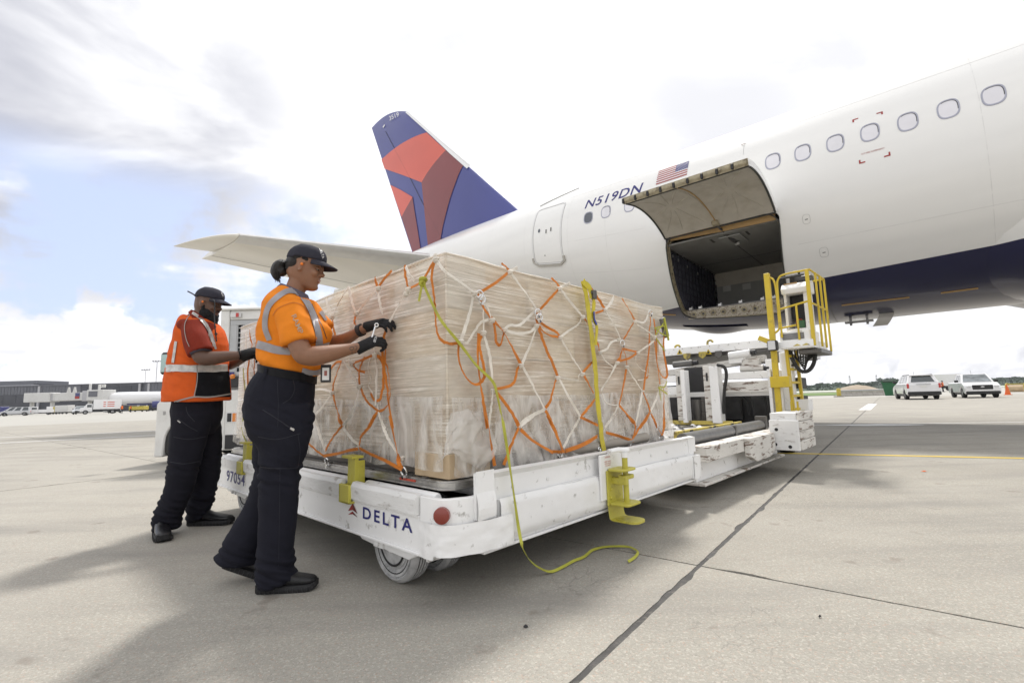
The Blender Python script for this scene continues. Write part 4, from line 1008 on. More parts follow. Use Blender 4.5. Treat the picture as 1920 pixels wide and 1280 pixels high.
# lower bumper plates, dented
def dented(name, u0, u1, z0, z1, off, amp=0.008, mat_='white_paint', zs=0.0):
    b = MB(FD); nu, nz = 70, 16
    def f(a, c):
        u = u0 + (u1 - u0) * a; z = z0 + (z1 - z0) * c + zs * a
        d = amp * (0.8 * fbm((u * 4.2, z * 5, 1.3), 1, 4) + 0.5 * max(0, fbm((u * 9, z * 9, 7), 1, 3))) ; e = 0.012 * (1 - min(1, c * 7, (1 - c) * 7)) 
        return Vector((u, V0 - off - d + e, z + 0.004 * fnoise((u * 7, z * 3, 2)) * (1 if c in (0, 1) else 0)))
    b.grid(f, nu, nz)
    b.box(u0, u1, V0 - off + 0.016, V0 - 0.001, z0 + 0.006, z1 - 0.006)
    return b.build(name, M[mat_], dol, smooth=True)
uC = Rf(1150, 915, V0).x
dented('bumper_plate', 0.20, uC - 0.07, 0.262, 0.452, 0.03, zs=-0.012)
dented('bumper_plate', uC + 0.14, uE - 0.10, 0.262, 0.440, 0.03, zs=-0.012)
# bent corner plate and upright corner strap
b = MB(FD); P3 = catmull([Vector(p) for p in ((U0 - 0.004, 0.09, 0), (U0 - 0.008, 0.0, 0), (U0 + 0.025, -0.09, 0), (0.10, V0 - 0.035, 0), (0.27, V0 - 0.042, 0))], 7)
def cp(a, c):
    i = a * (len(P3) - 1); j = min(len(P3) - 2, int(i)); p = P3[j].lerp(P3[j + 1], i - j); d = (P3[j + 1] - P3[j]).normalized(); nn_ = Vector((d.y, -d.x, 0))
    return p + nn_ * (-0.005 * fbm((a * 6, c * 3, 5), 1, 4)) + Vector((0, 0, 0.222 + 0.155 * c + (0.02 * (1 - c) if a > .3 else 0) + 0.004 * fnoise((a * 12, c, 8))))
b.grid(cp, 50, 14); b.build('corner_plate', M['white_paint'], dol, smooth=True)
b = MB(FD); b.grid(lambda a, c: Vector((0.055 + 0.115 * a, V0 - 0.02 - 0.022 * sin(pi * min(1, c * 1.4 + .2)) * .6 + 0.002 * fnoise((a * 9, c * 4, 1)), 0.378 + 0.215 * c)), 10, 10)
b.box(0.057, 0.168, V0 - 0.018, V0 - 0.001, 0.38, 0.585); b.build('corner_strap', M['white_paint'], dol)
b = MB(FD); P4 = [Vector(p) for p in ((uE - 0.12, V0 - 0.045, 0), (uE - 0.02, V0 - 0.048, 0), (uE + 0.03, V0 - 0.02, 0), (uE + 0.045, V0 + 0.06, 0))]
P4 = catmull(P4, 5)
b.grid(lambda a, c: P4[int(round(a * (len(P4) - 1)))] + Vector((0, 0, 0.245 + 0.18 * c)), len(P4), 4); b.box(uE - 0.12, uE + 0.02, V0 - 0.04, V0, 0.25, 0.42); b.box(uE - 0.10, uE + 0.03, V0 + 0.0, V0 + 0.06, 0.445, 0.56); b.build('end_plate', M['white_paint'], dol)
# reflector
c_ = Lf(813.5, 946, -0.06); nrm = Vector((-0.80, -0.60, 0)).normalized()
b = MB(FD); cc = Vector((U0 + 0.022, -0.055, 0.418)) + nrm * 0.02; b.lathe([(-0.02, 0.036), (0.006, 0.036), (0.008, 0.033), (0.009, 0.0)], cc, nrm, 28); b.build('reflector', M['red_reflector'], dol, smooth=True)
# pallet rollers
def roller(v0, v1, u, z=0.468, r=0.027):
    b = MB(FD); b.lathe([(0, 0.012), (0.001, r * .8), (0.012, r), (v1 - v0 - 0.012, r), (v1 - v0 - 0.001, r * .8), (v1 - v0, 0.012)], (u, v0, z), (0, 1, 0), 14); return b.build('roller', M['white_paint'], dol, smooth=True)
roller(0.03, vL1 - 0.07, U0 + 0.062); roller(vL1 + 0.10, vL2 - 0.08, U0 + 0.062); roller(vL2 + 0.10, 3.10, U0 + 0.062)
for u in np.arange(0.25, 2.4, 0.27): roller(0.0, 1.5, u, 0.46); roller(1.56, 3.1, u, 0.46)
# yellow pallet locks
def lock(v):
    b = MB(FD)
    b.box(U0 - 0.035, U0 - 0.018, v - 0.045, v + 0.07, 0.375, 0.475); b.box(U0 - 0.035, U0 + 0.02, v + 0.055, v + 0.07, 0.375, 0.47); b.box(U0 - 0.035, U0 + 0.02, v - 0.045, v + 0.055, 0.375, 0.388)
    lo_ = b.build('pallet_lock', M['yellow_paint'], dol, bevel=0.003)
    b = MB(FD); b.box(U0 + 0.0, U0 + 0.022, v - 0.045, v + 0.035, 0.38, 0.612); b.box(U0 - 0.018, U0 + 0.05, v - 0.048, v + 0.072, 0.612, 0.626); b.box(U0 + 0.022, U0 + 0.06, v - 0.045, v - 0.035, 0.40, 0.60); b.box(U0 - 0.002, U0, v - 0.01, v + 0.035, 0.47, 0.53)
    b.build('lock_post', M['yellow_paint'], lo_, bevel=0.004)
lock(vL1); lock(vL2)
# coupler
ux = Rf(1124, 900, V0).x
b = MB(FD); b.box(ux - 0.05, ux + 0.22, V0 - 0.045, V0 - 0.03, 0.30, 0.565); b.build('coupler_plate', M['white_paint'], dol, bevel=0.004)
b = MB(FD); vv = V0 - 0.046
b.box(ux, ux + 0.17, vv - 0.012, vv, 0.265, 0.47)
def tongue(z, L_, t=0.012): 
    P = rounded_rect(ux + 0.0, ux + 0.17, vv - L_ * .72, vv, 0.04, 5)
    b.prism(P, lambda a, c, d: Vector((a, c, d)), z, z + t)
tongue(0.47, 0.17); tongue(0.275, 0.20)
co_ = b.build('coupler', M['yellow_paint'], dol, bevel=0.003)
b = MB(FD); b.grid(lambda a, c: Vector((ux + 0.17 * c, vv - 0.006 - 0.04 * (1 - cos(a * pi / 2)) - 0.10 * max(0, a - 0.5) * 2, 0.27 - 0.085 * sin(min(1, a * 1.6) * pi / 2))), 12, 3)
P = rounded_rect(ux + 0.02, ux + 0.16, vv - 0.175, vv - 0.03, 0.05, 5); b.prism(P, lambda a, c, d: Vector((a, c, d)), 0.178, 0.19); b.build('drawbar_hook', M['yellow_paint'], co_)
b = MB(FD); px_, py_ = ux + 0.095, vv - 0.078
b.cyl((px_, py_, 0.255), (px_, py_, 0.545), 0.017, 14); b.build('coupler_pin', M['yellow_paint'], co_, smooth=True)
b = MB(FD); b.cyl((px_, py_, 0.545), (px_, py_, 0.575), 0.021, 14); b.tube([(px_ - 0.1, py_ + 0.05, 0.585), (px_ - 0.03, py_ + 0.02, 0.592), (px_ + 0.03, py_ - 0.01, 0.585)], 0.016, 8); b.build('pin_handle', M['white_paint'], co_, smooth=True)
b = MB(FD); b.box(px_ - 0.05, px_ + 0.05, py_ - 0.03, py_ + 0.02, 0.42, 0.445); b.box(px_ - 0.05, px_ - 0.02, py_ - 0.03, py_ + 0.07, 0.39, 0.43); b.build('latch', M['yellow_paint'], co_, bevel=0.004)
for (x, z) in ((0.03, 0.31), (0.03, 0.36), (0.07, 0.40)):
    b = MB(FD); b.lathe([(0, 0.010), (0.006, 0.010), (0.009, 0.005)], (ux + x, vv - 0.012, z), (0, -1, 0), 8); b.build('bolt', M['yellow_paint'], co_)
def side_print(name, s, u0, u1, z0, z1, mat_, off, lines=None):
    sets = lines or [fit_text(s, u0, u1, z0, z1)]
    return decal(name, sets, lambda a, c: Vector((a, off, c)), mat_, dol, FD)
M['sign_red'] = mat('sign_red', (0.45, 0.06, 0.03), 0.5, var=0.05)
side_print('warning_lettering', '', 0, 0, 0, 0, M['sign_red'], V0 - 0.0465, [fit_text('DANGER', ux + 0.0, ux + 0.06, 0.545, 0.555), fit_text('KEEP HANDS', ux - 0.005, ux + 0.065, 0.520, 0.528), fit_text('AWAY FROM', ux - 0.005, ux + 0.065, 0.508, 0.516), fit_text('COUPLER', ux + 0.0, ux + 0.06, 0.496, 0.504)])
# lettering on the long side (reads towards the near corner, i.e. along -y)
def long_print(name, sets, mat_, off=0.0025): return decal(name, sets, lambda a, c: Vector((U0 - off, -a, c)), mat_, dol, FD)
a0 = Lf(681, 972, U0); a1 = Lf(774, 996, U0)
zt_, zb_ = Lf(681, 941, U0).z, Lf(681, 972, U0).z
zt2 = Lf(772, 963, U0).z; zb2 = Lf(772, 997, U0).z
tz = min(0.372, (zt_ + zt2) / 2); bz = max(0.262, (zb_ + zb2) / 2)
long_print('delta_lettering', [fit_text('DELTA', -a0.y, -a1.y, bz, tz, offset=0.018, space=1.35)], M['navy_print'])
l0 = Lf(653, 965, U0).y; l1 = Lf(671, 970, U0).y; lm = (l0 + l1) / 2
def tri(*p): return ([(-y, z) for y, z in p], [tuple(range(len(p)))])
h_ = tz + 0.008 - bz; zb0 = bz - 0.004
long_print('delta_emblem', [tri((l0, zb0 + h_ * 0.28), (lm, zb0 + h_ * 0.46), (lm, zb0 + h_)), tri((l0 + (lm - l0) * 0.02, zb0), (lm, zb0 + h_ * 0.36), (lm, zb0 + h_ * 0.14))], M['red_print'])
long_print('delta_emblem_shade', [tri((l1, zb0 + h_ * 0.28), (lm, zb0 + h_), (lm, zb0 + h_ * 0.46)), tri((l1, zb0), (lm, zb0 + h_ * 0.14), (lm, zb0 + h_ * 0.36))], M['dark_red_print'])
n0 = Lf(425, 902, U0); n1 = Lf(459, 909, U0)
long_print('number_lettering', [fit_text('97054', -n0.y, -n1.y, n0.z + 0.005, Lf(425, 880, U0).z, offset=0.015, space=1.1)], M['navy_print'])
# wheels with fork brackets
def wheel(u, v, m1, m2, r=0.20, w=0.125):
    b = MB(FD)
    prof_ = [(0, 0.055), (0.004, 0.10), (0.010, 0.125), (0.018, 0.130), (0.018, 0.136), (0.008, 0.141), (0.006, r - 0.036), (0.016, r - 0.032), (0.016, r - 0.027), (0.004, r - 0.022), (0.02, r - 0.006)]
    for i in range(4): x = 0.03 + i * (w - 0.06) / 4; prof_ += [(x, r), (x + 0.009, r), (x + 0.010, r - 0.013), (x + 0.016, r - 0.013)]
    prof_ += [(w - 0.02, r - 0.004), (w - 0.004, r - 0.022), (w - 0.012, r - 0.03), (w - 0.004, 0.10), (w, 0.055)]
    b.lathe(prof_, (u, v, r), (1, 0, 0), 44); wo = b.build('wheel', m1, dol, smooth=True)
    b = MB(FD); b.lathe([(0.0, 0.105), (0.03, 0.09), (0.035, 0.05), (-0.015, 0.045), (-0.02, 0.03), (-0.02, 0)], (u + 0.006, v, r), (1, 0, 0), 28); b.build('hub', m2, wo, smooth=True)
    b = MB(FD)
    for x in (.042, .058, .074, .09): b.ring((u + x, v, r), (1, 0, 0), r - .0035, .0028, 44, 5)
    b.ring((u + .004, v, r), (1, 0, 0), .110, .006, 32, 5); b.ring((u + .009, v, r), (1, 0, 0), .150, .004, 36, 5); gr = b.build('tyre_groove', M['black_rubber'], wo, smooth=True); gr['kind'] = 'stuff'
M['white_rubber'] = mat('painted_tyre', (0.46, 0.46, 0.46), 0.5, var=0.2, vscale=14, bump=0.2, bscale=40, dirt=(0.12, 0.12, 0.12), dirt_amt=0.6, dscale=26, dlo=0.5, dhi=0.7)
wv = Df(748, 1094, 0).y
for u in (-0.02, 0.20): wheel(u, wv + 0.03, M['white_rubber'], M['white_scuffed'])
for u in (2.08, 2.29): wheel(u, wv + 0.03, M['black_rubber'], M['white_scuffed'])
for u in (0.0, 0.215, 2.08, 2.29): wheel(u, 2.75, M['black_rubber'] if u > 1 else M['white_rubber'], M['white_scuffed'])
for u in (0.172, 2.247):
    for v in (wv + 0.03, 2.75):
        b = MB(FD)
        b.prism([(v - 0.36, 0.235), (v + 0.33, 0.235), (v + 0.24, 0.185), (v + 0.06, 0.175), (v - 0.20, 0.165), (v - 0.33, 0.222)], lambda a, c, d: Vector((d, a, c)), u - 0.225, u - 0.205)
        b.box(u - 0.225, u + 0.20, v - 0.36, v - 0.34, 0.185, 0.235); b.box(u - 0.20, u + 0.20, v - 0.03, v + 0.03, 0.16, 0.20)
        bo = b.build('wheel_bracket', M['white_paint'], dol, bevel=0.003)
        b = MB(FD); b.box(u - 0.236, u - 0.226, v + 0.01, v + 0.10, 0.178, 0.226); b.lathe([(0, 0.016), (0.012, 0.018), (0.018, 0.008)], (u - 0.236, v + 0.055, 0.202), (-1, 0, 0), 10); b.build('axle_cap', M['white_paint'], bo)

# ================================================================== PALLET
pal = thing('cargo_pallet', frame(DO + D_EX * 1.22 + D_EY * 1.59 + Vector((0, 0, 0.495)), D_YAW), 'flat aluminium air cargo pallet with scuffed edge rail under the load', 'pallet')
b = MB(FD)
for (z0, z1, o) in ((0.498, 0.508, 0.0), (0.508, 0.516, 0.008), (0.516, 0.530, 0.002), (0.530, 0.538, 0.014)):
    P = rounded_rect(0.0 + o, 2.44 - o, 0.0 + o, 3.18 - o, 0.07, 6); b.prism(P, lambda a, c, d: Vector((a, c, d)), z0, z1)
b.build('edge_rail', M['steel'], pal)
b = MB(FD); b.prism(rounded_rect(0.06, 2.38, 0.06, 3.12, 0.04, 4), lambda a, c, d: Vector((a, c, d)), 0.5385, 0.543); b.build('base_sheet', M['dark_steel'], pal)
for v in np.arange(0.2, 3.1, 0.508):
    b = MB(FD); b.box(0.012, 0.03, v - 0.02, v + 0.02, 0.5385, 0.545); b.build('rail_stud', M['dark_steel'], pal)
b = MB(FD); p_ = Lf(764, 902, 0.0); b.box(-0.001, 0.001, p_.y - 0.07, p_.y + 0.07, 0.518, 0.529); b.build('stencil_mark', M['sign_red'], pal)

# ================================================================== WRAPPED LOAD
def film_mat():
    m, t, b = mat_base('stretch_film'); n = t.nodes; l = t.links
    tcx = n.new('ShaderNodeTexCoord')
    def mp(scale, rot=(0, 0, 0)):
        x = n.new('ShaderNodeMapping'); x.inputs['Scale'].default_value = scale; x.inputs['Rotation'].default_value = rot; l.new(tcx.outputs['Object'], x.inputs[0]); return x.outputs[0]
    def no(v, sc, det=5, rough=.6, dist=0.0):
        x = n.new('ShaderNodeTexNoise'); x.inputs['Scale'].default_value = sc; x.inputs['Detail'].default_value = det; x.inputs['Roughness'].default_value = rough; x.inputs['Distortion'].default_value = dist; l.new(v, x.inputs[0]); return x.outputs[0]
    def mr(v, a, c, lo=0.0, hi=1.0):
        x = n.new('ShaderNodeMapRange'); l.new(v, x.inputs[0])
        for i, q in enumerate((a, c, lo, hi)): x.inputs[i + 1].default_value = q
        return x.outputs[0]
    def mix(f, a, c):
        x = n.new('ShaderNodeMix'); x.data_type = 'RGBA'; l.new(f, x.inputs[0])
        for i, q in ((6, a), (7, c)):
            if isinstance(q, tuple): x.inputs[i].default_value = lin(q)
            else: l.new(q, x.inputs[i])
        return x.outputs[2]
    def mx(a, c, op='MAXIMUM'):
        x = n.new('ShaderNodeMath'); x.operation = op; l.new(a, x.inputs[0])
        if isinstance(c, float): x.inputs[1].default_value = c
        else: l.new(c, x.inputs[1])
        return x.outputs[0]
    st1 = no(mp((0.8, 0.8, 55)), 1.6, 6, .7, .3); st2 = no(mp((1.3, 1.3, 70), (R(9), R(-7), 0)), 1.5, 6, .7, .4); st3 = no(mp((2.0, 2.0, 90), (R(-22), R(17), 0)), 1.2, 5, .7, .5)
    streak = mx(mr(st1, .52, .60), mr(st2, .54, .62)); streak = mx(streak, mr(st3, .56, .66, 0, .8)); streak = mx(streak, mr(no(mp((1, 1, 1.8)), 1.9, 4, .6, .6), .40, .60, .22, 1.0), 'MULTIPLY')
    blot = no(mp((1, 1, 1.4)), 1.7, 5, .55)
    kraft = mix(mr(blot, .36, .62), (0.60, 0.48, 0.33), (0.88, 0.79, 0.64))
    kraft = mix(mr(no(mp((1, 1, 1)), 0.9, 3), .52, .66, 0, .5), kraft, (0.52, 0.27, 0.13))
    lay = mix(mr(no(mp((.8, .8, 9)), 1.2, 5, .6, .3), .40, .62, .38, .85), kraft, (0.88, 0.81, 0.69))
    col = mix(mx(streak, 0.72, 'MULTIPLY'), lay, (0.94, 0.91, 0.85))
    l.new(col, b.inputs['Base Color'])
    al = mx(mr(streak, 0, 1, 0, 0.52), mr(no(mp((1, 1, 3)), 2.4, 5, .6, .5), .36, .66, .36, .62), 'ADD'); l.new(al, b.inputs['Alpha'])
    b.inputs['Roughness'].default_value = 0.30; b.inputs['Coat Weight'].default_value = 0.9; b.inputs['Coat Roughness'].default_value = 0.09
    b.inputs['Subsurface Weight'].default_value = 0.0
    ht = mx(streak, no(mp((3, 3, 90)), 1.0, 4, .7), 'ADD')
    bp = n.new('ShaderNodeBump'); bp.inputs['Strength'].default_value = 0.38; bp.inputs['Distance'].default_value = 0.005; l.new(ht, bp.inputs['Height'])
    l.new(bp.outputs[0], b.inputs['Normal']); l.new(bp.outputs[0], b.inputs['Coat Normal']); return m
M['film'] = film_mat()
M['cardboard'] = mat('cardboard', (0.50, 0.38, 0.24), 0.75, var=0.12, vscale=3, bump=0.1)
M['dark_base'] = mat('dark_tarp', (0.16, 0.145, 0.13), 0.6, var=0.3, vscale=4, bump=0.5, bscale=6)
M['gas_tube'] = mat('grey_tube', (0.33, 0.30, 0.26), 0.6, var=0.15)
load = thing('wrapped_cargo', frame(DO + D_EX * 1.22 + D_EY * 1.59 + Vector((0, 0, 0.545)), D_YAW), 'large block of cartons in clear stretch film, standing on the pallet', 'cargo')
BU0, BU1, BV0, BV1, BZ0, BZ1 = 0.04, 2.40, 0.04, 3.13, 0.60, 1.648
b = MB(FD); b.box(BU0 + .30, BU1 - .05, BV0 + .30, BV1 - .05, 0.66, BZ1 - 0.05); b.build('carton_core', M['cardboard'], load)
CB = [mat('carton_' + n_, c_, .75, var=.10, vscale=3, bump=.1, dirt=(.30, .22, .13), dirt_amt=.4, dscale=3) for n_, c_ in (('kraft', (.60, .46, .29)), ('pale', (.74, .63, .47)), ('white', (.68, .65, .60)), ('brown', (.50, .33, .19)))]
rc = random.Random(21)
def carton(u0, u1, v0, v1, z0, z1):
    e = [rc.uniform(.002, .014) for _ in range(5)]; b = MB(FD); b.box(u0 + e[0], u1 - e[1], v0 + e[2], v1 - e[3], z0 + .001, z1 - e[4] * .5); b.build('carton', rc.choice(CB), load, bevel=.004)
for lz in range(4):
    z0 = .66 + lz * .2425; z1 = z0 + .2425; nv = (7, 6, 8, 6)[lz]; nu = (5, 4, 5, 6)[lz]
    for k_ in range(nv): a_, c_ = BV0 + .022 + (BV1 - BV0 - .05) * k_ / nv, BV0 + .022 + (BV1 - BV0 - .05) * (k_ + 1) / nv; carton(BU0 + .022, BU0 + .30, a_, c_, z0, z1)
    for k_ in range(nu): a_, c_ = BU0 + .31 + (BU1 - BU0 - .34) * k_ / nu, BU0 + .31 + (BU1 - BU0 - .34) * (k_ + 1) / nu; carton(a_, c_, BV0 + .022, BV0 + .30, z0, z1)
b = MB(FD); b.box(BU0 + .045, BU1 - .045, BV0 + .045, BV1 - .045, 0.5435, 0.659); b.build('base_layer', M['dark_base'], load)
film = MB(FD)
def wrap_disp(u, v, z, face):
    """outward bulge in metres"""
    a = (v if face == 0 else u)
    d = 0.010 * fbm((a * 1.3, z * 2.2, face * 9 + 2), 1, 3)
    d += 0.0016 * mnoise.noise(Vector((a * 1.1 + face * 5, z * 46, 4))) + 0.0012 * mnoise.noise(Vector((a * 2.0 + z * 2.5, z * 75 - a * 3.5, face + 8)))
    d += 0.0012 * mnoise.noise(Vector((a * 1.6, z * 60 + a * 5.0, face + 3)))
    return d
def face_pt(face, a, c):
    z = 0.625 + (BZ1 - 0.625) * c
    if face == 0: v = BV0 + (BV1 - BV0) * a; u = BU0; nrm = (-1, 0)
    elif face == 1: u = BU0 + (BU1 - BU0) * a; v = BV0; nrm = (0, -1)
    elif face == 2: v = BV0 + (BV1 - BV0) * a; u = BU1; nrm = (1, 0)
    else: u = BU0 + (BU1 - BU0) * a; v = BV1; nrm = (0, 1)
    e = min(1, min(a, 1 - a) * 26); d = wrap_disp(u, v, z, face) * smooth01(e)
    d += 0.013 * sin(pi * a) * sin(pi * c)
    ztop = 0.014 * fnoise((u * 2.2, v * 2.2, 3)) * c
    return Vector((u + nrm[0] * d, v + nrm[1] * d, z + ztop))
for fc, (na, nc_) in ((0, (170, 170)), (1, (150, 170)), (2, (20, 20)), (3, (20, 20))): film.grid(lambda a, c, fc=fc: face_pt(fc, a, c), na, nc_)
film.grid(lambda a, c: Vector((BU0 + (BU1 - BU0) * a, BV0 + (BV1 - BV0) * c, BZ1 + 0.014 * fnoise(((BU0 + (BU1 - BU0) * a) * 2.2, (BV0 + (BV1 - BV0) * c) * 2.2, 3)) + 0.012 * sin(pi * a) * sin(pi * c))), 24, 30)
film_o = film.build('stretch_film', M['film'], load, smooth='all', fix=False)
# film beading along the top edges and the corner post
b = MB(FD)
b.tube([Vector((BU0 - 0.001, BV0 + (BV1 - BV0) * i / 60, BZ1 + 0.014 * fnoise((BU0 * 2.2, (BV0 + (BV1 - BV0) * i / 60) * 2.2, 3)) - 0.002)) for i in range(61)], [0.008 + 0.004 * fnoise((i * .3, 2, 0)) for i in range(61)], 6)
b.tube([Vector((BU0 + (BU1 - BU0) * i / 50, BV0 - 0.001, BZ1 + 0.014 * fnoise(((BU0 + (BU1 - BU0) * i / 50) * 2.2, BV0 * 2.2, 3)) - 0.002)) for i in range(51)], [0.007 + 0.004 * fnoise((i * .3, 8, 0)) for i in range(51)], 6)
b.build('film_edge', M['film'], load, smooth='all')
b = MB(FD); b.tube([Vector((BU0 + 0.004 + .002 * fnoise((k_ * .5, 1, 1)), BV0 + 0.004, 0.64 + (BZ1 - 0.65) * k_ / 40)) for k_ in range(41)], 0.008, 8); b.build('corner_bead', M['film'], load, smooth='all')
# loose polythene skirt
def skirt_mat():
    m, t, b = mat_base('polythene'); n = t.nodes; l = t.links
    tcx = n.new('ShaderNodeTexCoord'); mp_ = n.new('ShaderNodeMapping'); mp_.inputs['Scale'].default_value = (2.2, 2.2, 0.8); l.new(tcx.outputs['Object'], mp_.inputs[0])
    no = n.new('ShaderNodeTexNoise'); no.inputs['Scale'].default_value = 5; no.inputs['Detail'].default_value = 6; no.inputs['Distortion'].default_value = 1.2; l.new(mp_.outputs[0], no.inputs[0])
    mr = n.new('ShaderNodeMapRange'); mr.inputs[1].default_value = .35; mr.inputs[2].default_value = .68; mr.inputs[3].default_value = .08; mr.inputs[4].default_value = .74; l.new(no.outputs[0], mr.inputs[0]); l.new(mr.outputs[0], b.inputs['Alpha'])
    b.inputs['Base Color'].default_value = (0.78, 0.75, 0.70, 1); b.inputs['Roughness'].default_value = 0.18; b.inputs['Coat Weight'].default_value = .6
    bp = n.new('ShaderNodeBump'); bp.inputs['Strength'].default_value = .8; bp.inputs['Distance'].default_value = .02; l.new(no.outputs[0], bp.inputs['Height']); l.new(bp.outputs[0], b.inputs['Normal']); return m
M['polythene'] = skirt_mat()
def ridge(x): return 1 - abs(x) * 2
def skirt(face, seed, a0, a1, ztop, zbot, off, amp, name='film_skirt'):
    b = MB(FD)
    def f(a, c):
        t_ = a0 + (a1 - a0) * a; dn = 1 - c
        q = (t_ + seed * 3.3 + 0.12 * fnoise((t_ * 3, c * 2, seed)) ) * 7.0
        fold = ridge(mnoise.noise(Vector((q, c * 0.9 + dn * 0.4, seed)))) * 0.6 + 0.5 * mnoise.noise(Vector((q * 2.6, c * 1.5, seed + 4)))
        d = off * (0.2 + 0.8 * dn) + amp * dn ** 0.7 * fold + 0.006
        z = ztop + (zbot - ztop) * dn + 0.03 * dn * fnoise((t_ * 4, 1, seed)) + 0.02 * c * fnoise((t_ * 3, 5, seed))
        z = max(z, 0.548)
        if face == 0: return Vector((BU0 - 0.012 - d, t_, z))
        return Vector((t_, BV0 - 0.012 - d, z))
    b.grid(f, int((a1 - a0) * 55), 26); return b.build(name, M['polythene'], load, smooth='all', fix=False)
skirt(0, 1, 0.05, 3.1, 0.94, 0.585, 0.012, 0.020); skirt(1, 2, 0.05, 2.38, 0.93, 0.555, 0.015, 0.022)
skirt(1, 5, 0.30, 2.2, 0.80, 0.550, 0.022, 0.020)
# flap pulled out at the near corner
b = MB(FD)
cpx = [[(845, 775), (868, 768), (893, 770), (914, 776)], [(838, 812), (862, 802), (900, 800), (925, 830)], [(826, 858), (848, 838), (885, 840), (930, 845)], [(818, 868), (846, 846), (880, 870), (898, 880)]]
offs = [[-0.02, -0.04, -0.035, -0.015], [-0.03, -0.075, -0.06, -0.045], [-0.035, -0.10, -0.085, -0.075], [-0.04, -0.11, -0.07, -0.05]]
ctrl = [[FDi @ at_plane(x, y, DO + D_EY * (BV0 + o), D_EY) for (x, y), o in zip(r_, o_)] for r_, o_ in zip(cpx, offs)]
rows = [catmull(r_, 9) for r_ in ctrl]; cols = list(zip(*rows)); cols = [catmull(list(c_), 9) for c_ in cols]
na, nb = len(cols), len(cols[0])
b.add([p + Vector((0.006 * fnoise((i * .5, j * .3, 9)), -0.030 * fbm((i * .16, j * .10, 2), 1, 4), 0.012 * fnoise((i * .2, j * .2, 6)))) for i, c_ in enumerate(cols) for j, p in enumerate(c_)], [(i * nb + j, i * nb + j + 1, (i + 1) * nb + j + 1, (i + 1) * nb + j) for i in range(na - 1) for j in range(nb - 1)])
M['poly_flap'] = mat('polythene_flap', (0.74, 0.71, 0.66), 0.25, var=0.06, vscale=8, coat=0.6, alpha=0.42, bump=0.5, bscale=16)
b.build('film_flap', M['poly_flap'], load, smooth='all', fix=False)
# cartons glimpsed low at the corner
b = MB(FD); b.box(0.03, 0.30, 0.02, 0.30, 0.545, 0.66); b.build('carton', M['cardboard'], load, bevel=0.004)
b = MB(FD); b.cyl((0.9, 0.03, 0.585), (1.9, 0.0, 0.60), 0.035, 14); b.build('carton_tube', M['gas_tube'], load, smooth=True)

# ================================================================== CARGO NET
M['orange_web'] = mat('orange_webbing', (0.60, 0.185, 0.018), 0.75, var=0.14, vscale=9, bump=0.4, bscale=220, dirt=(0.30, 0.10, 0.03), dirt_amt=0.5, dscale=14)
M['white_web'] = mat('white_webbing', (0.78, 0.73, 0.65), 0.75, var=0.10, vscale=9, bump=0.4, bscale=220, dirt=(0.36, 0.30, 0.23), dirt_amt=0.5, dscale=10)
M['lime_web'] = mat('lime_webbing', (0.42, 0.42, 0.05), 0.7, var=0.12, vscale=9, bump=0.3, bscale=200, dirt=(0.25, 0.22, 0.05), dirt_amt=0.5, dscale=8)
M['yellow_web'] = mat('yellow_webbing', (0.60, 0.50, 0.04), 0.7, var=0.1, vscale=9, bump=0.3, bscale=200, dirt=(0.26, 0.22, 0.08), dirt_amt=0.7, dscale=6, dlo=.48, dhi=.7)
net = thing('cargo_net', frame(DO + D_EX * 1.22 + D_EY * 1.59 + Vector((0, 0, 0.55)), D_YAW), 'orange and white strap net knotted over the film wrapped load', 'net')
UL, VR = BU0 - 0.036, BV0 - 0.036
A3 = lambda x, y: (550 + x / 3.6575, 450 + y / 3.6575)       # detail crops used while measuring
A4 = lambda x, y: (850 + x / 3.658, 450 + y / 3.658)
A5 = lambda x, y: (550 + x / 3.765, 780 + y / 3.765)
A6 = lambda x, y: (850 + x / 4.0, 780 + y / 4.0)
cnt = [0]
def strap(face, cr, pts, col='o', w=0.020, sm=True, off=0.0, par=None, name='strap'):
    cnt[0] += 1; rnd = random.Random(cnt[0]); w = w * 0.80
    P = []
    for (x, y) in pts:
        px_, py_ = cr(x, y) if cr else (x, y)
        p = Lf(px_, py_, UL - off) if face == 0 else Rf(px_, py_, VR - off)
        if p.z < 1.02:                       # the straps ride over the loose skirt lower down
            e_ = 0.028 * smooth01((1.02 - p.z) / 0.12); p = Lf(px_, py_, UL - off - e_) if face == 0 else Rf(px_, py_, VR - off - e_)
        P.append(p)
    if len(P) == 2:
        L_ = (P[1] - P[0]).length; m_ = P[0].lerp(P[1], .5); m_.z -= 0.012 * L_; P = [P[0], m_, P[1]]
    P = catmull(P, 7)
    n0 = Vector((-1, 0, 0)) if face == 0 else Vector((0, -1, 0)); K = len(P); nr = []; out_ = []
    tw = rnd.uniform(-.6, .6); ph = rnd.uniform(0, 6)
    for i, p in enumerate(P):
        t_ = i / (K - 1); d = (P[min(K - 1, i + 1)] - P[max(0, i - 1)]).normalized(); sd = d.cross(n0).normalized()
        ang = tw * sin(pi * t_) + 0.25 * sin(5 * t_ + ph); nr.append(n0 * cos(ang) + sd * sin(ang))
        out_.append(p + n0 * (0.010 * sin(pi * t_) * rnd.uniform(.3, 1)))
    b = MB(FD); b.ribbon(out_, nr, w, 0.0022)
    o = b.build(name, {'o': M['orange_web'], 'w': M['white_web'], 'l': M['lime_web'], 'y': M['yellow_web']}[col], par or net, smooth=True, fix=False)
    return o
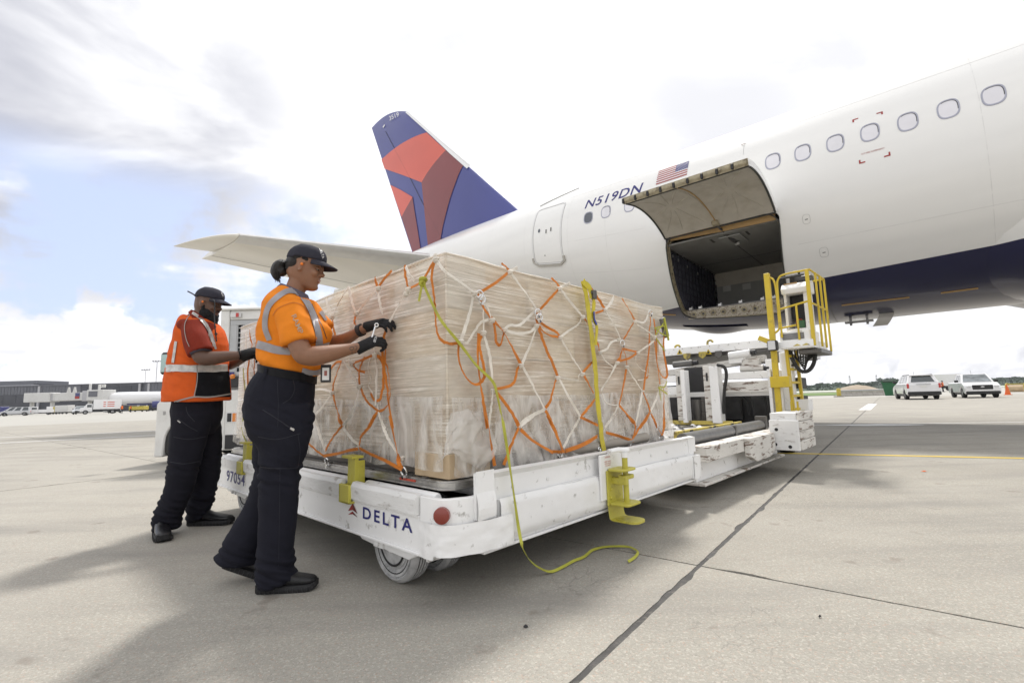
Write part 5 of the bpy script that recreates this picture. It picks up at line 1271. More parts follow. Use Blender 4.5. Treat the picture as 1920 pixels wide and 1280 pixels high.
def knot(face, cr, x, y, col='w', r=0.011):
    px_, py_ = cr(x, y) if cr else (x, y); p = (Lf(px_, py_, UL - 0.008) if face == 0 else Rf(px_, py_, VR - 0.008)); n0 = Vector((1, 0, 0)) if face == 0 else Vector((0, 1, 0))
    b = MB(FD); t_ = Vector((0, 0, 1)) if face else Vector((0, .3, 1)); b.ring(p, t_, r, r * 0.7, 10, 5); b.ring(p + Vector((0, 0, -r)), t_ + n0 * .4, r * .8, r * .6, 9, 5)
    b.build('knot', M['white_web'] if col == 'w' else M['orange_web'], net, smooth=True)
def hookring(face, cr, x, y, r=0.028, tilt=0.3):
    px_, py_ = cr(x, y) if cr else (x, y); p = (Lf(px_, py_, UL - 0.015) if face == 0 else Rf(px_, py_, VR - 0.015)); n0 = Vector((1, 0, tilt)) if face == 0 else Vector((tilt, 1, 0))
    b = MB(FD); b.ring(p, n0, r, 0.0042, 20, 6); b.box(p.x - .008, p.x + .008, p.y - .008, p.y + .008, p.z - r - .012, p.z - r + .004); b.build('hook', M['chrome'], net, smooth=True)
L_, Rr_ = 0, 1
S = [
 (0, A3, [(225, 400), (265, 525)], 'w'), (0, A3, [(378, 320), (265, 525)], 'w'), (0, A3, [(380, 320), (432, 505)], 'w'), (0, A3, [(265, 525), (290, 640), (300, 700)], 'o'),
 (0, A3, [(432, 505), (425, 560), (445, 610), (450, 660)], 'o'), (0, A3, [(432, 505), (583, 330)], 'w'), (0, A3, [(560, 255), (583, 325)], 'o'), (0, A3, [(675, 210), (583, 325)], 'o'),
 (0, A3, [(583, 330), (612, 510)], 'w'), (0, A3, [(430, 555), (375, 640)], 'w'), (0, A3, [(765, 172), (790, 335)], 'o'), (0, A3, [(828, 280), (770, 180)], 'w'),
 (0, A3, [(790, 335), (885, 282), (970, 140)], 'o'), (0, A3, [(980, 92), (975, 130)], 'w'), (0, A3, [(790, 340), (740, 430), (658, 562)], 'w'), (0, A3, [(980, 130), (1050, 225)], 'w'),
 (0, A3, [(970, 140), (952, 250), (975, 400), (985, 570), (1000, 660), (1040, 705)], 'o'),
 (0, A3, [(640, 600), (618, 700), (625, 850), (650, 1000), (655, 1100), (685, 1290)], 'o'), (0, A5, [(680, -5), (712, 130), (745, 280), (770, 370)], 'o'),
 (0, A3, [(560, 785), (610, 810), (650, 870), (668, 1000), (662, 1100), (630, 1155), (585, 1175)], 'o'), (0, A3, [(575, 790), (618, 850), (622, 1000), (600, 1090), (560, 1095), (530, 1050)], 'o'),
 (0, A3, [(560, 785), (572, 1000), (582, 1165)], 'w', 0.012), (0, A3, [(530, 800), (515, 880), (540, 960), (520, 1000), (545, 1050)], 'w', 0.012),
 (0, A3, [(555, 785), (480, 820), (420, 850), (445, 890), (490, 905)], 'o'), (0, A3, [(490, 800), (460, 890), (455, 1000)], 'o'),
 (0, A3, [(330, 830), (290, 960), (270, 1045)], 'o'), (0, A3, [(270, 1045), (345, 1275)], 'o'), (0, A3, [(110, 1040), (190, 1022), (268, 1040)], 'w'), (0, A3, [(268, 1050), (200, 1150), (138, 1210)], 'w'),
 (0, A3, [(345, 830), (400, 910), (452, 1000)], 'w'), (0, A3, [(380, 820), (405, 845)], 'w'), (0, A3, [(455, 1005), (430, 1130), (380, 1230), (345, 1275)], 'w'), (0, A3, [(460, 1005), (510, 1100), (582, 1172)], 'o'),
 (0, A3, [(582, 1175), (545, 1230), (510, 1290)], 'o'), (0, A3, [(585, 1175), (632, 1290)], 'w'), (0, A3, [(260, 880), (300, 840), (330, 832)], 'o'),
 (0, A3, [(105, 1150), (138, 1210), (105, 1245)], 'o'), (0, A3, [(138, 1210), (175, 1290)], 'w'),
 (0, A5, [(150, -5), (190, 120), (225, 245)], 'w', 0.022), (0, A5, [(347, 65), (285, 150), (225, 245)], 'o'), (0, A5, [(315, -10), (347, 65)], 'o'), (0, A5, [(400, 0), (347, 65)], 'w', 0.012), (0, A5, [(350, 75), (410, 150), (460, 200)], 'w'),
 (0, A5, [(585, -10), (530, 90), (485, 140), (465, 205)], 'o'), (0, A5, [(610, -5), (650, 100), (690, 180), (738, 270)], 'w'), (0, A5, [(85, 165), (150, 225), (215, 280)], 'o'),
 (0, A5, [(215, 280), (330, 260), (400, 240), (455, 230)], 'o', .022), (0, A5, [(465, 225), (560, 270), (640, 305), (705, 340), (765, 375)], 'o', .022), (0, A5, [(738, 270), (765, 370)], 'o', .026),
 # far end of the left face, seen past the two people
 (0, None, [(468, 618), (473, 645)], 'o'), (0, None, [(473, 645), (466, 700), (470, 770), (466, 835)], 'o'), (0, None, [(480, 640), (478, 700), (482, 760), (480, 835)], 'o'), (0, None, [(461, 625), (466, 660), (475, 690)], 'w'), (0, None, [(455, 700), (462, 760), (459, 830)], 'w'), (0, None, [(456, 690), (461, 740), (455, 790)], 'l', .014),
 (0, None, [(485, 700), (478, 725), (472, 740)], 'w'), (0, None, [(470, 735), (486, 700)], 'o'), (0, None, [(452, 800), (458, 815), (466, 838)], 'l', .012),
 # right face
 (1, A3, [(1052, 225), (1130, 285), (1240, 360)], 'w'), (1, A4, [(330, 160), (385, 215)], 'o'), (1, A4, [(440, 190), (390, 212)], 'w', .026), (1, A4, [(385, 215), (290, 290), (185, 358)], 'o'), (1, A4, [(388, 218), (480, 350), (575, 482)], 'w'),
 (1, A4, [(140, 370), (100, 520), (52, 688)], 'w', .022), (1, A4, [(165, 370), (205, 470), (270, 545)], 'o', .024), (1, A4, [(270, 545), (350, 650), (462, 850)], 'o', .024), (1, A4, [(192, 400), (202, 520), (207, 632)], 'w', .012), (1, A4, [(205, 635), (240, 780), (270, 980)], 'w', .018),
 (1, A4, [(200, 400), (230, 470), (262, 545)], 'w', .012), (1, A4, [(52, 690), (90, 705), (120, 660), (180, 570), (240, 545)], 'w', .018), (1, A4, [(-60, 700), (-20, 712), (30, 705)], 'o'),
 (1, A4, [(38, 700), (33, 800), (60, 900), (110, 970), (155, 990), (200, 955), (208, 900), (185, 780), (178, 700), (205, 635)], 'o'), (1, A4, [(175, 640), (165, 800), (175, 950), (190, 1050), (215, 1180), (235, 1290)], 'o', .024),
 (1, A4, [(275, 550), (285, 640), (290, 700), (312, 722), (332, 680), (350, 615)], 'o'), (1, A4, [(350, 610), (385, 585), (450, 582), (520, 520), (560, 488)], 'w'), (1, A4, [(355, 618), (430, 640), (520, 630), (572, 585)], 'w'),
 (1, A4, [(580, 500), (572, 560), (620, 720), (680, 850), (715, 935)], 'o', .024), (1, A4, [(590, 560), (650, 605), (700, 630), (732, 662)], 'o'), (1, A4, [(590, 590), (610, 625), (660, 655), (732, 665)], 'o'), (1, A4, [(572, 590), (520, 720), (470, 850)], 'w', .022),
 (1, A4, [(672, 260), (730, 325)], 'o'), (1, A4, [(800, 295), (735, 322)], 'w', .026), (1, A4, [(728, 330), (660, 400), (595, 475)], 'o'), (1, A4, [(735, 335), (800, 430), (885, 522)], 'w'),
 (1, A4, [(885, 525), (850, 580), (790, 620), (738, 662)], 'w'), (1, A4, [(735, 670), (800, 790), (885, 910)], 'w', .013), (1, A4, [(890, 528), (910, 560), (915, 580)], 'o'), (1, A4, [(985, 700), (1000, 765)], 'o'),
 (1, A4, [(885, 912), (920, 865), (960, 830)], 'o'), (1, A4, [(888, 915), (925, 990), (962, 1050)], 'o', .022), (1, A4, [(880, 915), (855, 930), (850, 960), (800, 955), (722, 940)], 'w', .013),
 (1, A4, [(715, 942), (690, 980), (660, 1100), (632, 1150)], 'o', .022), (1, A4, [(725, 950), (790, 1080), (870, 1210)], 'w'), (1, A4, [(470, 855), (540, 1000), (625, 1158)], 'w', .018),
 (1, A4, [(462, 855), (435, 890), (415, 965), (380, 1000), (300, 1020)], 'o'), (1, A4, [(285, 1030), (330, 1090), (400, 1190), (440, 1270)], 'o', .022), (1, A4, [(272, 1030), (258, 1120), (248, 1200), (242, 1290)], 'w', .018),
 (1, A4, [(628, 1162), (560, 1190), (500, 1225), (448, 1272)], 'w', .026), (1, A4, [(632, 1168), (692, 1290)], 'o', .022), (1, A4, [(878, 1205), (920, 1150), (970, 1092)], 'o', .02), (1, A4, [(875, 1215), (990, 1270)], 'o'), (1, A4, [(868, 1218), (820, 1290)], 'w'),
 (1, A4, [(945, 330), (1000, 420), (1038, 472)], 'o', .022), (1, A4, [(1102, 385), (1070, 440), (1042, 472)], 'w', .022), (1, A4, [(1035, 478), (1000, 492), (975, 500)], 'o'), (1, A4, [(1042, 480), (1100, 590), (1148, 680)], 'w', .013),
 (1, A4, [(1158, 402), (1200, 480), (1245, 552)], 'o'), (1, A4, [(1240, 560), (1200, 620), (1168, 680)], 'o', .018), (1, A4, [(1248, 555), (1300, 565), (1325, 530), (1340, 495)], 'w'), (1, A4, [(1262, 580), (1320, 620), (1375, 660)], 'w', .013),
 (1, A4, [(1138, 685), (1080, 700), (1050, 745), (1010, 765)], 'w'), (1, A4, [(1160, 740), (1140, 800), (1125, 832)], 'o', .022), (1, A4, [(1165, 745), (1180, 810), (1190, 862)], 'o', .016), (1, A4, [(1165, 745), (1200, 755), (1262, 768)], 'o'), (1, A4, [(1262, 770), (1200, 810), (1128, 832)], 'o'),
 (1, A4, [(1008, 770), (1040, 830), (1098, 870)], 'w', .010), (1, A4, [(1122, 840), (1070, 930), (1012, 1032)], 'w', .022), (1, A4, [(1188, 870), (1160, 1000), (1138, 1128)], 'o', .018), (1, A4, [(1192, 875), (1240, 960), (1295, 1035)], 'w', .013),
 (1, A4, [(1268, 768), (1320, 730), (1378, 690)], 'w', .018), (1, A4, [(1255, 775), (1250, 840), (1290, 890), (1325, 905), (1310, 950), (1265, 960)], 'w', .009),
 (1, A4, [(1345, 500), (1350, 560), (1340, 620), (1335, 780), (1320, 880), (1305, 1030)], 'o', .020), (1, A4, [(1375, 540), (1392, 700), (1395, 850), (1425, 930), (1455, 942), (1462, 900), (1440, 760), (1445, 660)], 'o', .02), (1, A4, [(1310, 945), (1330, 930), (1335, 800), (1350, 690)], 'o'),
 (1, A4, [(1295, 1040), (1270, 1150), (1242, 1285)], 'w', .02), (1, A4, [(1300, 1042), (1325, 1110), (1350, 1180)], 'o', .02), (1, A4, [(1352, 1175), (1385, 1090), (1418, 1000)], 'w'), (1, A4, [(1345, 1185), (1280, 1290)], 'o', .018), (1, A4, [(1355, 1190), (1395, 1285)], 'o', .022), (1, A4, [(1380, 690), (1400, 900), (1418, 990)], 'o', .016),
 (1, A4, [(1442, 1020), (1440, 1150), (1440, 1290)], 'o', .022), (1, A4, [(1130, 1135), (1040, 1285)], 'w', .02), (1, A4, [(1140, 1135), (1180, 1190), (1238, 1258)], 'o', .022), (1, A4, [(1020, 1050), (1040, 1110), (1090, 1130), (1130, 1128)], 'w', .008),
 (1, A6, [(445, -10), (490, 75)], 'o', .022), (1, A6, [(490, 85), (430, 210), (378, 365)], 'o', .022), (1, A6, [(240, -20), (262, 110), (310, 372)], 'o', .024), (1, A6, [(505, 100), (600, 190), (725, 262), (745, 268)], 'o', .026), (1, A6, [(500, 75), (550, 30), (600, 0)], 'w', .02), (1, A6, [(745, 265), (835, 262)], 'o', .022),
 (1, A6, [(705, -10), (760, 120), (820, 255)], 'o', .026), (1, A6, [(825, 235), (880, 120), (945, 15)], 'w', .02), (1, A6, [(950, 5), (1020, 40), (1085, 68)], 'o', .02), (1, A6, [(840, 260), (960, 215), (1080, 150)], 'o', .03), (1, A6, [(1145, 122), (1240, 150), (1352, 185)], 'o', .024),
 (1, A6, [(1150, 60), (1190, 0)], 'w', .018), (1, A6, [(1300, -10), (1358, 65), (1345, 180)], 'o', .022), (1, A6, [(1345, 165), (1400, 70), (1455, -10)], 'o', .020), (1, A6, [(1488, -5), (1520, 70), (1565, 145)], 'o', .018), (1, A6, [(1582, -10), (1568, 145)], 'o', .022),
]
for q in S: strap(q[0], q[1], q[2], q[3], q[4] if len(q) > 4 else 0.019)
for f, c, x, y in ((0, A3, 265, 525), (0, A3, 432, 500), (0, A3, 583, 328), (0, A3, 790, 335), (0, A3, 775, 365), (0, A3, 978, 130), (0, A3, 455, 1000), (0, A3, 270, 1045), (0, A3, 582, 1172), (0, A3, 138, 1210), (0, A3, 345, 1272), (0, A3, 560, 785), (0, A3, 405, 845), (0, A5, 460, 222), (0, A5, 762, 292), (0, A5, 347, 65), (0, A5, 222, 270),
     (1, A4, 145, 362), (1, A4, 52, 692), (1, A4, 268, 545), (1, A4, 207, 632), (1, A4, 350, 612), (1, A4, 388, 216), (1, A4, 465, 855), (1, A4, 572, 585), (1, A4, 735, 665), (1, A4, 715, 940), (1, A4, 275, 1027), (1, A4, 625, 1162), (1, A4, 885, 915), (1, A4, 872, 1210), (1, A4, 888, 524), (1, A4, 730, 328), (1, A4, 1040, 475), (1, A4, 1245, 556), (1, A4, 1006, 768), (1, A4, 1135, 680), (1, A4, 1125, 838), (1, A4, 1190, 866), (1, A4, 1265, 770), (1, A4, 1380, 662), (1, A4, 1135, 1130), (1, A4, 1296, 1036), (1, A4, 1350, 1180), (1, A4, 1418, 995), (1, A6, 492, 85), (1, A6, 1358, 65), (1, A6, 952, 6)): knot(f, c, x, y)
for f, c, x, y in ((0, A5, 778, 388), (1, A4, 180, 372), (1, A4, 195, 405), (1, A4, 580, 498), (1, A4, 590, 530), (1, A4, 1160, 706), (1, A4, 1352, 498), (1, A6, 1562, 168), (0, A5, 238, 322)): hookring(f, c, x, y, 0.02 if c is A4 else 0.026)
for f, c, x, y in ((1, A6, 800, 290), (1, A6, 1320, 205), (1, A6, 1090, 238)): hookring(f, c, x, y, 0.015)
hookring(0, None, 466, 845, 0.022)
for q in ([(1450, 560), (1400, 620), (1385, 660)], [(1380, 600), (1420, 640), (1465, 660)], [(1385, 665), (1430, 740), (1450, 760)], [(1380, 605), (1430, 590), (1445, 600), (1440, 650)], [(1405, 1010), (1440, 1040), (1468, 1055)], [(1465, 970), (1440, 1010), (1410, 1010), (1425, 1100)]):
    strap(1, A4, q, 'l', 0.013, off=0.012)
# grey spreader bar hanging at the far right edge
b = MB(FD); p0 = Rf(1241, 596, VR); p1 = Rf(1250, 632, VR); b.beam(p0, p1, 0.06, 0.03, (0, 1, 0)); b.build('net_bar', M['grey_roller'], net, bevel=0.004)
b = MB(FD); b.beam(p0 + Vector((0, -.02, 0)), p1 + Vector((-.01, -.02, -.03)), 0.02, 0.01, (0, 1, 0)); b.build('net_bar_strap', M['lime_web'], net)

# wide yellow ratchet strap
ys = thing('ratchet_strap', frame(DO + D_EX * Rf(1105, 700, VR).x + Vector((0, 0, .56)), D_YAW), 'wide yellow tie-down strap hanging down the right side of the load', 'strap')
def yst(pts, w, off, name='webbing', mat_=None):
    P = catmull([Rf(*A4(x, y), VR - off) for x, y in pts], 6); n0 = Vector((0, -1, 0)); K = len(P)
    b = MB(FD); b.ribbon([p + n0 * 0.004 * fnoise((i * .4, off * 99, 0)) for i, p in enumerate(P)], [Vector((0.25 * fnoise((i * .3, 2, off)), -1, 0)) for i in range(K)], w, 0.003); return b.build(name, mat_ or M['yellow_web'], ys, smooth=True, fix=False)
yst([(888, 280), (915, 400), (930, 520), (950, 660), (958, 745), (975, 900), (985, 1050), (1010, 1280)], 0.046, 0.022)
yst([(890, 282), (905, 300), (935, 330), (950, 400)], 0.046, 0.030)
b = MB(FD); P = [Rf(1126, 792, VR - 0.024), Rf(1127, 802, VR - .024), Rf(1128, 820, VR - .024), Rf(1133, 845, VR - .03)]; b.ribbon(catmull(P, 5), Vector((0, -1, 0)), 0.046, 0.003); b.build('webbing', M['yellow_web'], ys, smooth=True, fix=False)
yst([(950, 380), (965, 420), (960, 480)], 0.034, 0.016); yst([(955, 480), (960, 540), (985, 600), (975, 720)], 0.03, 0.012)
b = MB(FD); p0 = Rf(*A4(958, 375), VR - 0.03); b.box(p0.x - .02, p0.x + .02, p0.y - .02, p0.y + .01, p0.z - .03, p0.z + .03); b.cyl(p0 + Vector((-.03, -.005, .01)), p0 + Vector((.03, -.005, .01)), .009, 8); b.build('ratchet', M['dark_steel'], ys, bevel=.004)
M['blue_tag'] = mat('blue_tag', (0.04, 0.06, 0.32), 0.6, var=.1)
b = MB(FD); P = [Rf(*A4(x, y), VR - .02) for x, y in ((965, 490), (968, 540), (985, 580))]; b.ribbon(catmull(P, 4), Vector((0.3, -1, 0)), 0.022, .002); b.build('tag', M['blue_tag'], ys, fix=False)
b = MB(FD); p_ = Rf(1124, 842, VR - .02); b.ring(p_, (0, 1, 0), .014, .004, 14, 5); b.build('end_hook', M['chrome'], ys, smooth=True)

# thin lime strap running across the right face and down to the ground
ls = thing('loose_strap', frame(Vector((at_z(1100, 1050).x, at_z(1100, 1050).y, 0)), D_YAW), 'long thin yellow-green strap knotted to the net, its end curling on the ground', 'strap')
pts = [Lf(*A3(x, y), UL - 0.02) for x, y in ((890, 272), (905, 330), (950, 430), (1000, 530), (1050, 600))]
pts += [Rf(*A4(x, y), VR - 0.025) for x, y in ((20, 680), (90, 770), (160, 860), (270, 970))]
pts += [Rf(*A4(x, y), VR - 0.04) for x, y in ((300, 1060), (330, 1200))]
pts += [Rf(x, y, V0 - 0.03) for x, y in ((943, 790), (954, 862))]
pts += [Rf(x, y, V0 - 0.055) for x, y in ((964, 930), (972, 987))]
pts += [Rf(x, y, V0 - 0.10) for x, y in ((980, 1025),)]
gp = [(992, 1048), (1010, 1063), (1032, 1071), (1055, 1062), (1075, 1051), (1095, 1043), (1112, 1030), (1140, 1024), (1175, 1024), (1190, 1029), (1196, 1035), (1190, 1044), (1178, 1052)]
pts += [FDi @ (at_z(x, y, 0.012 + (0.10 if i == 0 else 0.035 if i == 1 else 0))) for i, (x, y) in enumerate(gp)]
P = catmull(pts, 6); K = len(P); nr = []
for i, p in enumerate(P):
    t_ = i / K
    if i < 24: n_ = Vector((-1, 0, .2))
    elif i < 84: n_ = Vector((0.35 * sin(i * .35), -1, 0))
    else: n_ = Vector((0.5 * sin(i * .2), -0.7, 0.8))
    nr.append(n_.normalized())
b = MB(FD); b.ribbon(P, nr, 0.015, 0.0022); b.build('webbing', M['lime_web'], ls, smooth=True, fix=False)
b = MB(FD); p_ = pts[0]; b.ring(p_, (0.2, .3, 1), .014, .010, 12, 6); b.ring(p_ + Vector((-.005, 0, -.02)), (0.2, 1, .4), .011, .009, 12, 6)
b.ribbon(catmull([p_, p_ + Vector((-.01, .004, -.05)), p_ + Vector((-.012, .02, -.11))], 4), Vector((-1, 0, 0)), .018, .002); b.build('knot', M['lime_web'], ls, smooth=True)
# ================================================================== CARGO LOADER
ld = thing('cargo_loader', frame(DO + D_EX * 5.2 + D_EY * 1.3, D_YAW), 'worn white and yellow cargo loader standing between the dolly and the open aircraft door', 'loader')
def LB(name, mat_, fn, bevel=0.004, smooth=False, par=None):
    b = MB(FD); fn(b); return b.build(name, M[mat_] if isinstance(mat_, str) else mat_, par or ld, smooth=smooth, bevel=bevel)
# low platform
LB('side_beam', 'white_rusty', lambda b: b.box(2.60, 5.0, -0.17, -0.02, 0.345, 0.470))
LB('side_web', 'white_paint', lambda b: b.box(2.62, 5.0, -0.06, -0.03, 0.17, 0.345))
LB('bottom_flange', 'white_rusty', lambda b: b.box(2.60, 5.0, -0.14, 0.05, 0.145, 0.168))
def blk(b):
    b.prism([(3.52, 0.47), (4.35, 0.47), (4.35, 0.30), (4.15, 0.235), (3.70, 0.235), (3.52, 0.30)], lambda a, c, d: Vector((a, d, c)), -0.225, -0.172)
LB('wood_fender', 'white_rusty', blk)
for i, (z0, z1) in enumerate(((0.255, 0.355), (0.36, 0.455), (0.46, 0.555), (0.56, 0.655))):
    LB('bumper_plank', 'white_rusty', lambda b: b.box(4.42, 5.02, -0.47 + 0.004 * (i % 2), -0.43, z0 + .03, z1 + .03), 0.006)
LB('bumper_block', 'white_scuffed', lambda b: (b.box(4.37, 4.42, -0.45, -0.17, 0.28, 0.60), b.box(4.425, 5.02, -0.428, -0.17, 0.28, 0.675)))
for (v, z) in ((-0.24, 0.50), (-0.22, 0.34), (-0.36, 0.32)): LB('bumper_hole', 'black', lambda b: b.cyl((4.366, v, z), (4.372, v, z), 0.018, 12), 0)
LB('deck', 'steel', lambda b: b.box(2.64, 5.9, -0.02, 2.95, 0.40, 0.462))
LB('deck_edge', 'white_rusty', lambda b: (b.box(2.60, 2.64, -0.02, 2.95, 0.30, 0.47), b.box(2.6, 5.9, 2.95, 3.05, 0.2, 0.47)))
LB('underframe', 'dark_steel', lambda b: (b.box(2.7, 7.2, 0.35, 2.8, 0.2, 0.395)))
for i, (u0, u1) in enumerate(((2.66, 3.83), (3.87, 4.85))):
    LB('edge_roller', 'grey_roller', lambda b: b.lathe([(0, 0.03), (0.01, 0.058), (u1 - u0 - 0.01, 0.058), (u1 - u0, 0.03)], (u0, 0.06, 0.515), (1, 0, 0), 18), 0, True)
LB('roller_bracket', 'dark_steel', lambda b: b.box(3.83, 3.87, 0.0, 0.12, 0.46, 0.57)); LB('roller_bracket', 'dark_steel', lambda b: b.box(4.86, 4.94, 0.0, 0.12, 0.46, 0.62))
def ydash(name, p0, p1, h):
    LB(name, 'worn_yellow', lambda b: b.beam(p0, p1, 0.035, h))
ydash('guide_fence', (2.90, 0.235, 0.515), (4.70, 0.235, 0.515), 0.10)
for u in (3.15, 3.75, 4.30): LB('fence_stripe', 'black', lambda b: b.prism([(u, .47), (u + .07, .47), (u + .12, .562), (u + .05, .562)], lambda a, c, d: Vector((a, d, c)), 0.2155, 0.2172), 0)
ydash('guide_fence', (5.35, 0.55, 0.50), (5.35, 2.2, 0.50), 0.055)
# ball castors and conveyor slats on the deck
for iu in range(9):
    for iv in range(8):
        u = 3.0 + iu * 0.27; v = 0.42 + iv * 0.30 + (0.1 if iu % 2 else 0)
        LB('castor', 'white_clean' if (iu + iv) % 3 else 'black', lambda b: b.lathe([(0, 0.045), (0.008, 0.045), (0.016, 0.03), (0.03, 0.018), (0.034, 0.0)], (u, v, 0.462), (0, 0, 1), 9), 0, True)
for iv in range(5): LB('conveyor_strip', 'dark_steel', lambda b: b.box(2.9, 5.25, 0.5 + iv * .5, 0.53 + iv * .5, 0.4625, 0.475), 0)
# main frame
LB('frame_post', 'white_scuffed', lambda b: b.box(5.36, 5.44, -0.08, 0.02, 0.47, 1.18)); LB('frame_post', 'white_scuffed', lambda b: b.box(5.30, 5.38, 0.02, 0.055, 0.47, 1.20))
def post_pair(x0, x1, x2, ztop):
    a = Lf(x0, 740, 5.4).y; c = Lf(x1, 740, 5.4).y; d = Lf(x2, 740, 5.4).y
    LB('mast_post', 'white_rusty', lambda b: b.box(5.36, 5.46, c, a, 0.50, ztop)); LB('mast_post', 'white_paint', lambda b: b.box(5.28, 5.44, d, c - 0.012, 0.50, ztop - 0.02))
    LB('mast_slot', 'black', lambda b: b.prism(rounded_rect((a + c) / 2 - .012, (a + c) / 2 + .012, ztop - .22, ztop - .10, .011, 3), lambda p, q, r: Vector((r, p, q)), 5.352, 5.3585), 0)
post_pair(1271, 1283, 1292, 1.27); post_pair(1323, 1337, 1355, 1.30)
LB('cross_beam', 'white_rusty', lambda b: b.box(5.46, 5.56, 0.02, Lf(1350, 715, 5.46).y + .12, 0.93, 1.06))
LB('cross_beam', 'white_paint', lambda b: b.box(5.58, 5.68, -0.02, 2.7, 0.86, 0.93)); LB('cross_beam', 'white_paint', lambda b: b.box(5.46, 5.56, Lf(1272, 735, 5.46).y, 2.7, 0.90, 1.02))
LB('cross_beam', 'white_paint', lambda b: b.box(5.80, 5.90, -0.02, 2.7, 1.10, 1.20))
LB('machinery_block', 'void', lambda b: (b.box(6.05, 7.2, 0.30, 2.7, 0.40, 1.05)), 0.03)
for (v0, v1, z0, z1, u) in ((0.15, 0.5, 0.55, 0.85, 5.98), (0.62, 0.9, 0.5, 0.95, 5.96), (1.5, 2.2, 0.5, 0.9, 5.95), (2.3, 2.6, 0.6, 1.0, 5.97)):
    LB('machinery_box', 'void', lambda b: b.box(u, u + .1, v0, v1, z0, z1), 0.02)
v_c = Lf(1307, 740, 5.6).y
LB('dark_cabinet', 'black', lambda b: b.box(5.6, 5.9, v_c - 0.10, v_c + 0.17, 0.88, 1.30)); LB('pump_motor', 'dark_steel', lambda b: (b.cyl((5.6, v_c, 0.5), (5.6, v_c, 0.82), 0.085, 18), b.cyl((5.6, v_c, 0.60), (5.6, v_c, 0.64), 0.098, 18)), 0, True)
for dv in (-0.12, 0.14):
    for k_ in range(12): LB('chain_link', 'dark_steel', lambda b: b.box(5.50, 5.53, v_c + dv - 0.022, v_c + dv + 0.022, 0.50 + k_ * .03, 0.523 + k_ * .03), 0)
def hose(pts, r, name='hose', m_='black_rubber', par=None): LB(name, m_, lambda b: b.tube(catmull(pts, 7), r, 8), 0, True, par)
hose([Lf(1345, 684, 5.3), Lf(1358, 688, 5.28), Lf(1362, 705, 5.28), Lf(1358, 735, 5.3), Lf(1357, 775, 5.35)], 0.022)
hose([Lf(1385, 735, 5.7), Lf(1405, 745, 5.7), Lf(1415, 775, 5.7)], 0.018); hose([Lf(1380, 740, 5.75), Lf(1398, 752, 5.75), Lf(1405, 778, 5.75)], 0.014); hose([Lf(1420, 720, 5.75), Lf(1432, 740, 5.7), Lf(1440, 775, 5.7)], 0.016)
# front bridge, raised
BU = 6.25
pL = Lf(1248, 661, BU); pR = Lf(1437, 644, BU)
LB('bridge_beam', 'white_paint', lambda b: b.beam(Vector((BU, pL.y + .6, pL.z + 0.0)), Vector((BU, pR.y, pR.z)), 0.08, 0.125))
LB('bridge_deck', 'dark_steel', lambda b: b.box(BU + .03, 9.6, pR.y, pL.y + .6, pR.z - 0.12, pR.z - 0.0))
LB('bridge_edge', 'white_paint', lambda b: b.box(BU + .05, 9.6, pR.y - .05, pR.y, pR.z - 0.10, pR.z + 0.04))
LB('scissor_arm', 'white_rusty', lambda b: b.beam((6.2, 2.5, 1.20), (6.2, 0.3, 1.40), 0.10, 0.12, (1, 0, 0))); LB('scissor_arm', 'white_paint', lambda b: b.beam((6.8, 0.3, 0.9), (8.4, 0.3, 1.5), 0.08, 0.12))
for k_ in range(14):
    f = (k_ + .5) / 14; LB('bridge_rivet', 'dark_steel', lambda b: b.cyl((BU - .046, pL.y + .5 + (pR.y - pL.y - .5) * f, pL.z + (pR.z - pL.z) * f + .035), (BU - .042, pL.y + .5 + (pR.y - pL.y - .5) * f, pL.z + (pR.z - pL.z) * f + .035), 0.006, 6), 0)
for x in (1274, 1328):
    p_ = Lf(x, 660, BU - .05); 
    LB('hazard_triangle', 'rail_yellow', lambda b: b.prism([(p_.y - .05, p_.z - .035), (p_.y + .05, p_.z - .035), (p_.y, p_.z + .05)], lambda a, c, d: Vector((d, a, c)), BU - .046, BU - .044), 0)
    LB('hazard_symbol', 'black', lambda b: b.prism([(p_.y - .018, p_.z - .02), (p_.y + .018, p_.z - .02), (p_.y + .006, p_.z + .02), (p_.y - .006, p_.z + .02)], lambda a, c, d: Vector((d, a, c)), BU - .049, BU - .047), 0)
for x, y in ((1288, 667), (1317, 664)):
    p_ = Lf(x, y, BU - .08); LB('stop_plate', 'worn_yellow', lambda b: b.prism([(p_.y - .06, p_.z + .04), (p_.y + .06, p_.z + .04), (p_.y + .055, p_.z - .03), (p_.y, p_.z - .07), (p_.y - .05, p_.z - .03)], lambda a, c, d: Vector((d, a, c)), BU - .09, BU - .065))
LB('stop_plate', 'dark_steel', lambda b: (lambda p_: b.prism([(p_.y - .05, p_.z + .05), (p_.y + .05, p_.z + .05), (p_.y + .055, p_.z - .03), (p_.y, p_.z - .07), (p_.y - .05, p_.z - .03)], lambda a, c, d: Vector((d, a, c)), BU - .09, BU - .065))(Lf(1351, 664, BU)))
for x, y in ((1271, 652), (1332, 643)):
    p_ = Lf(x, y, BU + .1); LB('lift_hook', 'worn_yellow', lambda b: b.tube(catmull([p_ + Vector((0, .05, -.04)), p_ + Vector((0, .04, .03)), p_ + Vector((0, -.01, .045)), p_ + Vector((0, -.04, .01))], 4), .018, 6), 0, True)
LB('drain_ring', 'steel', lambda b: b.ring(Lf(1291, 677, BU - .05), (1, 0, 0), .035, .012, 14, 6), 0, True)
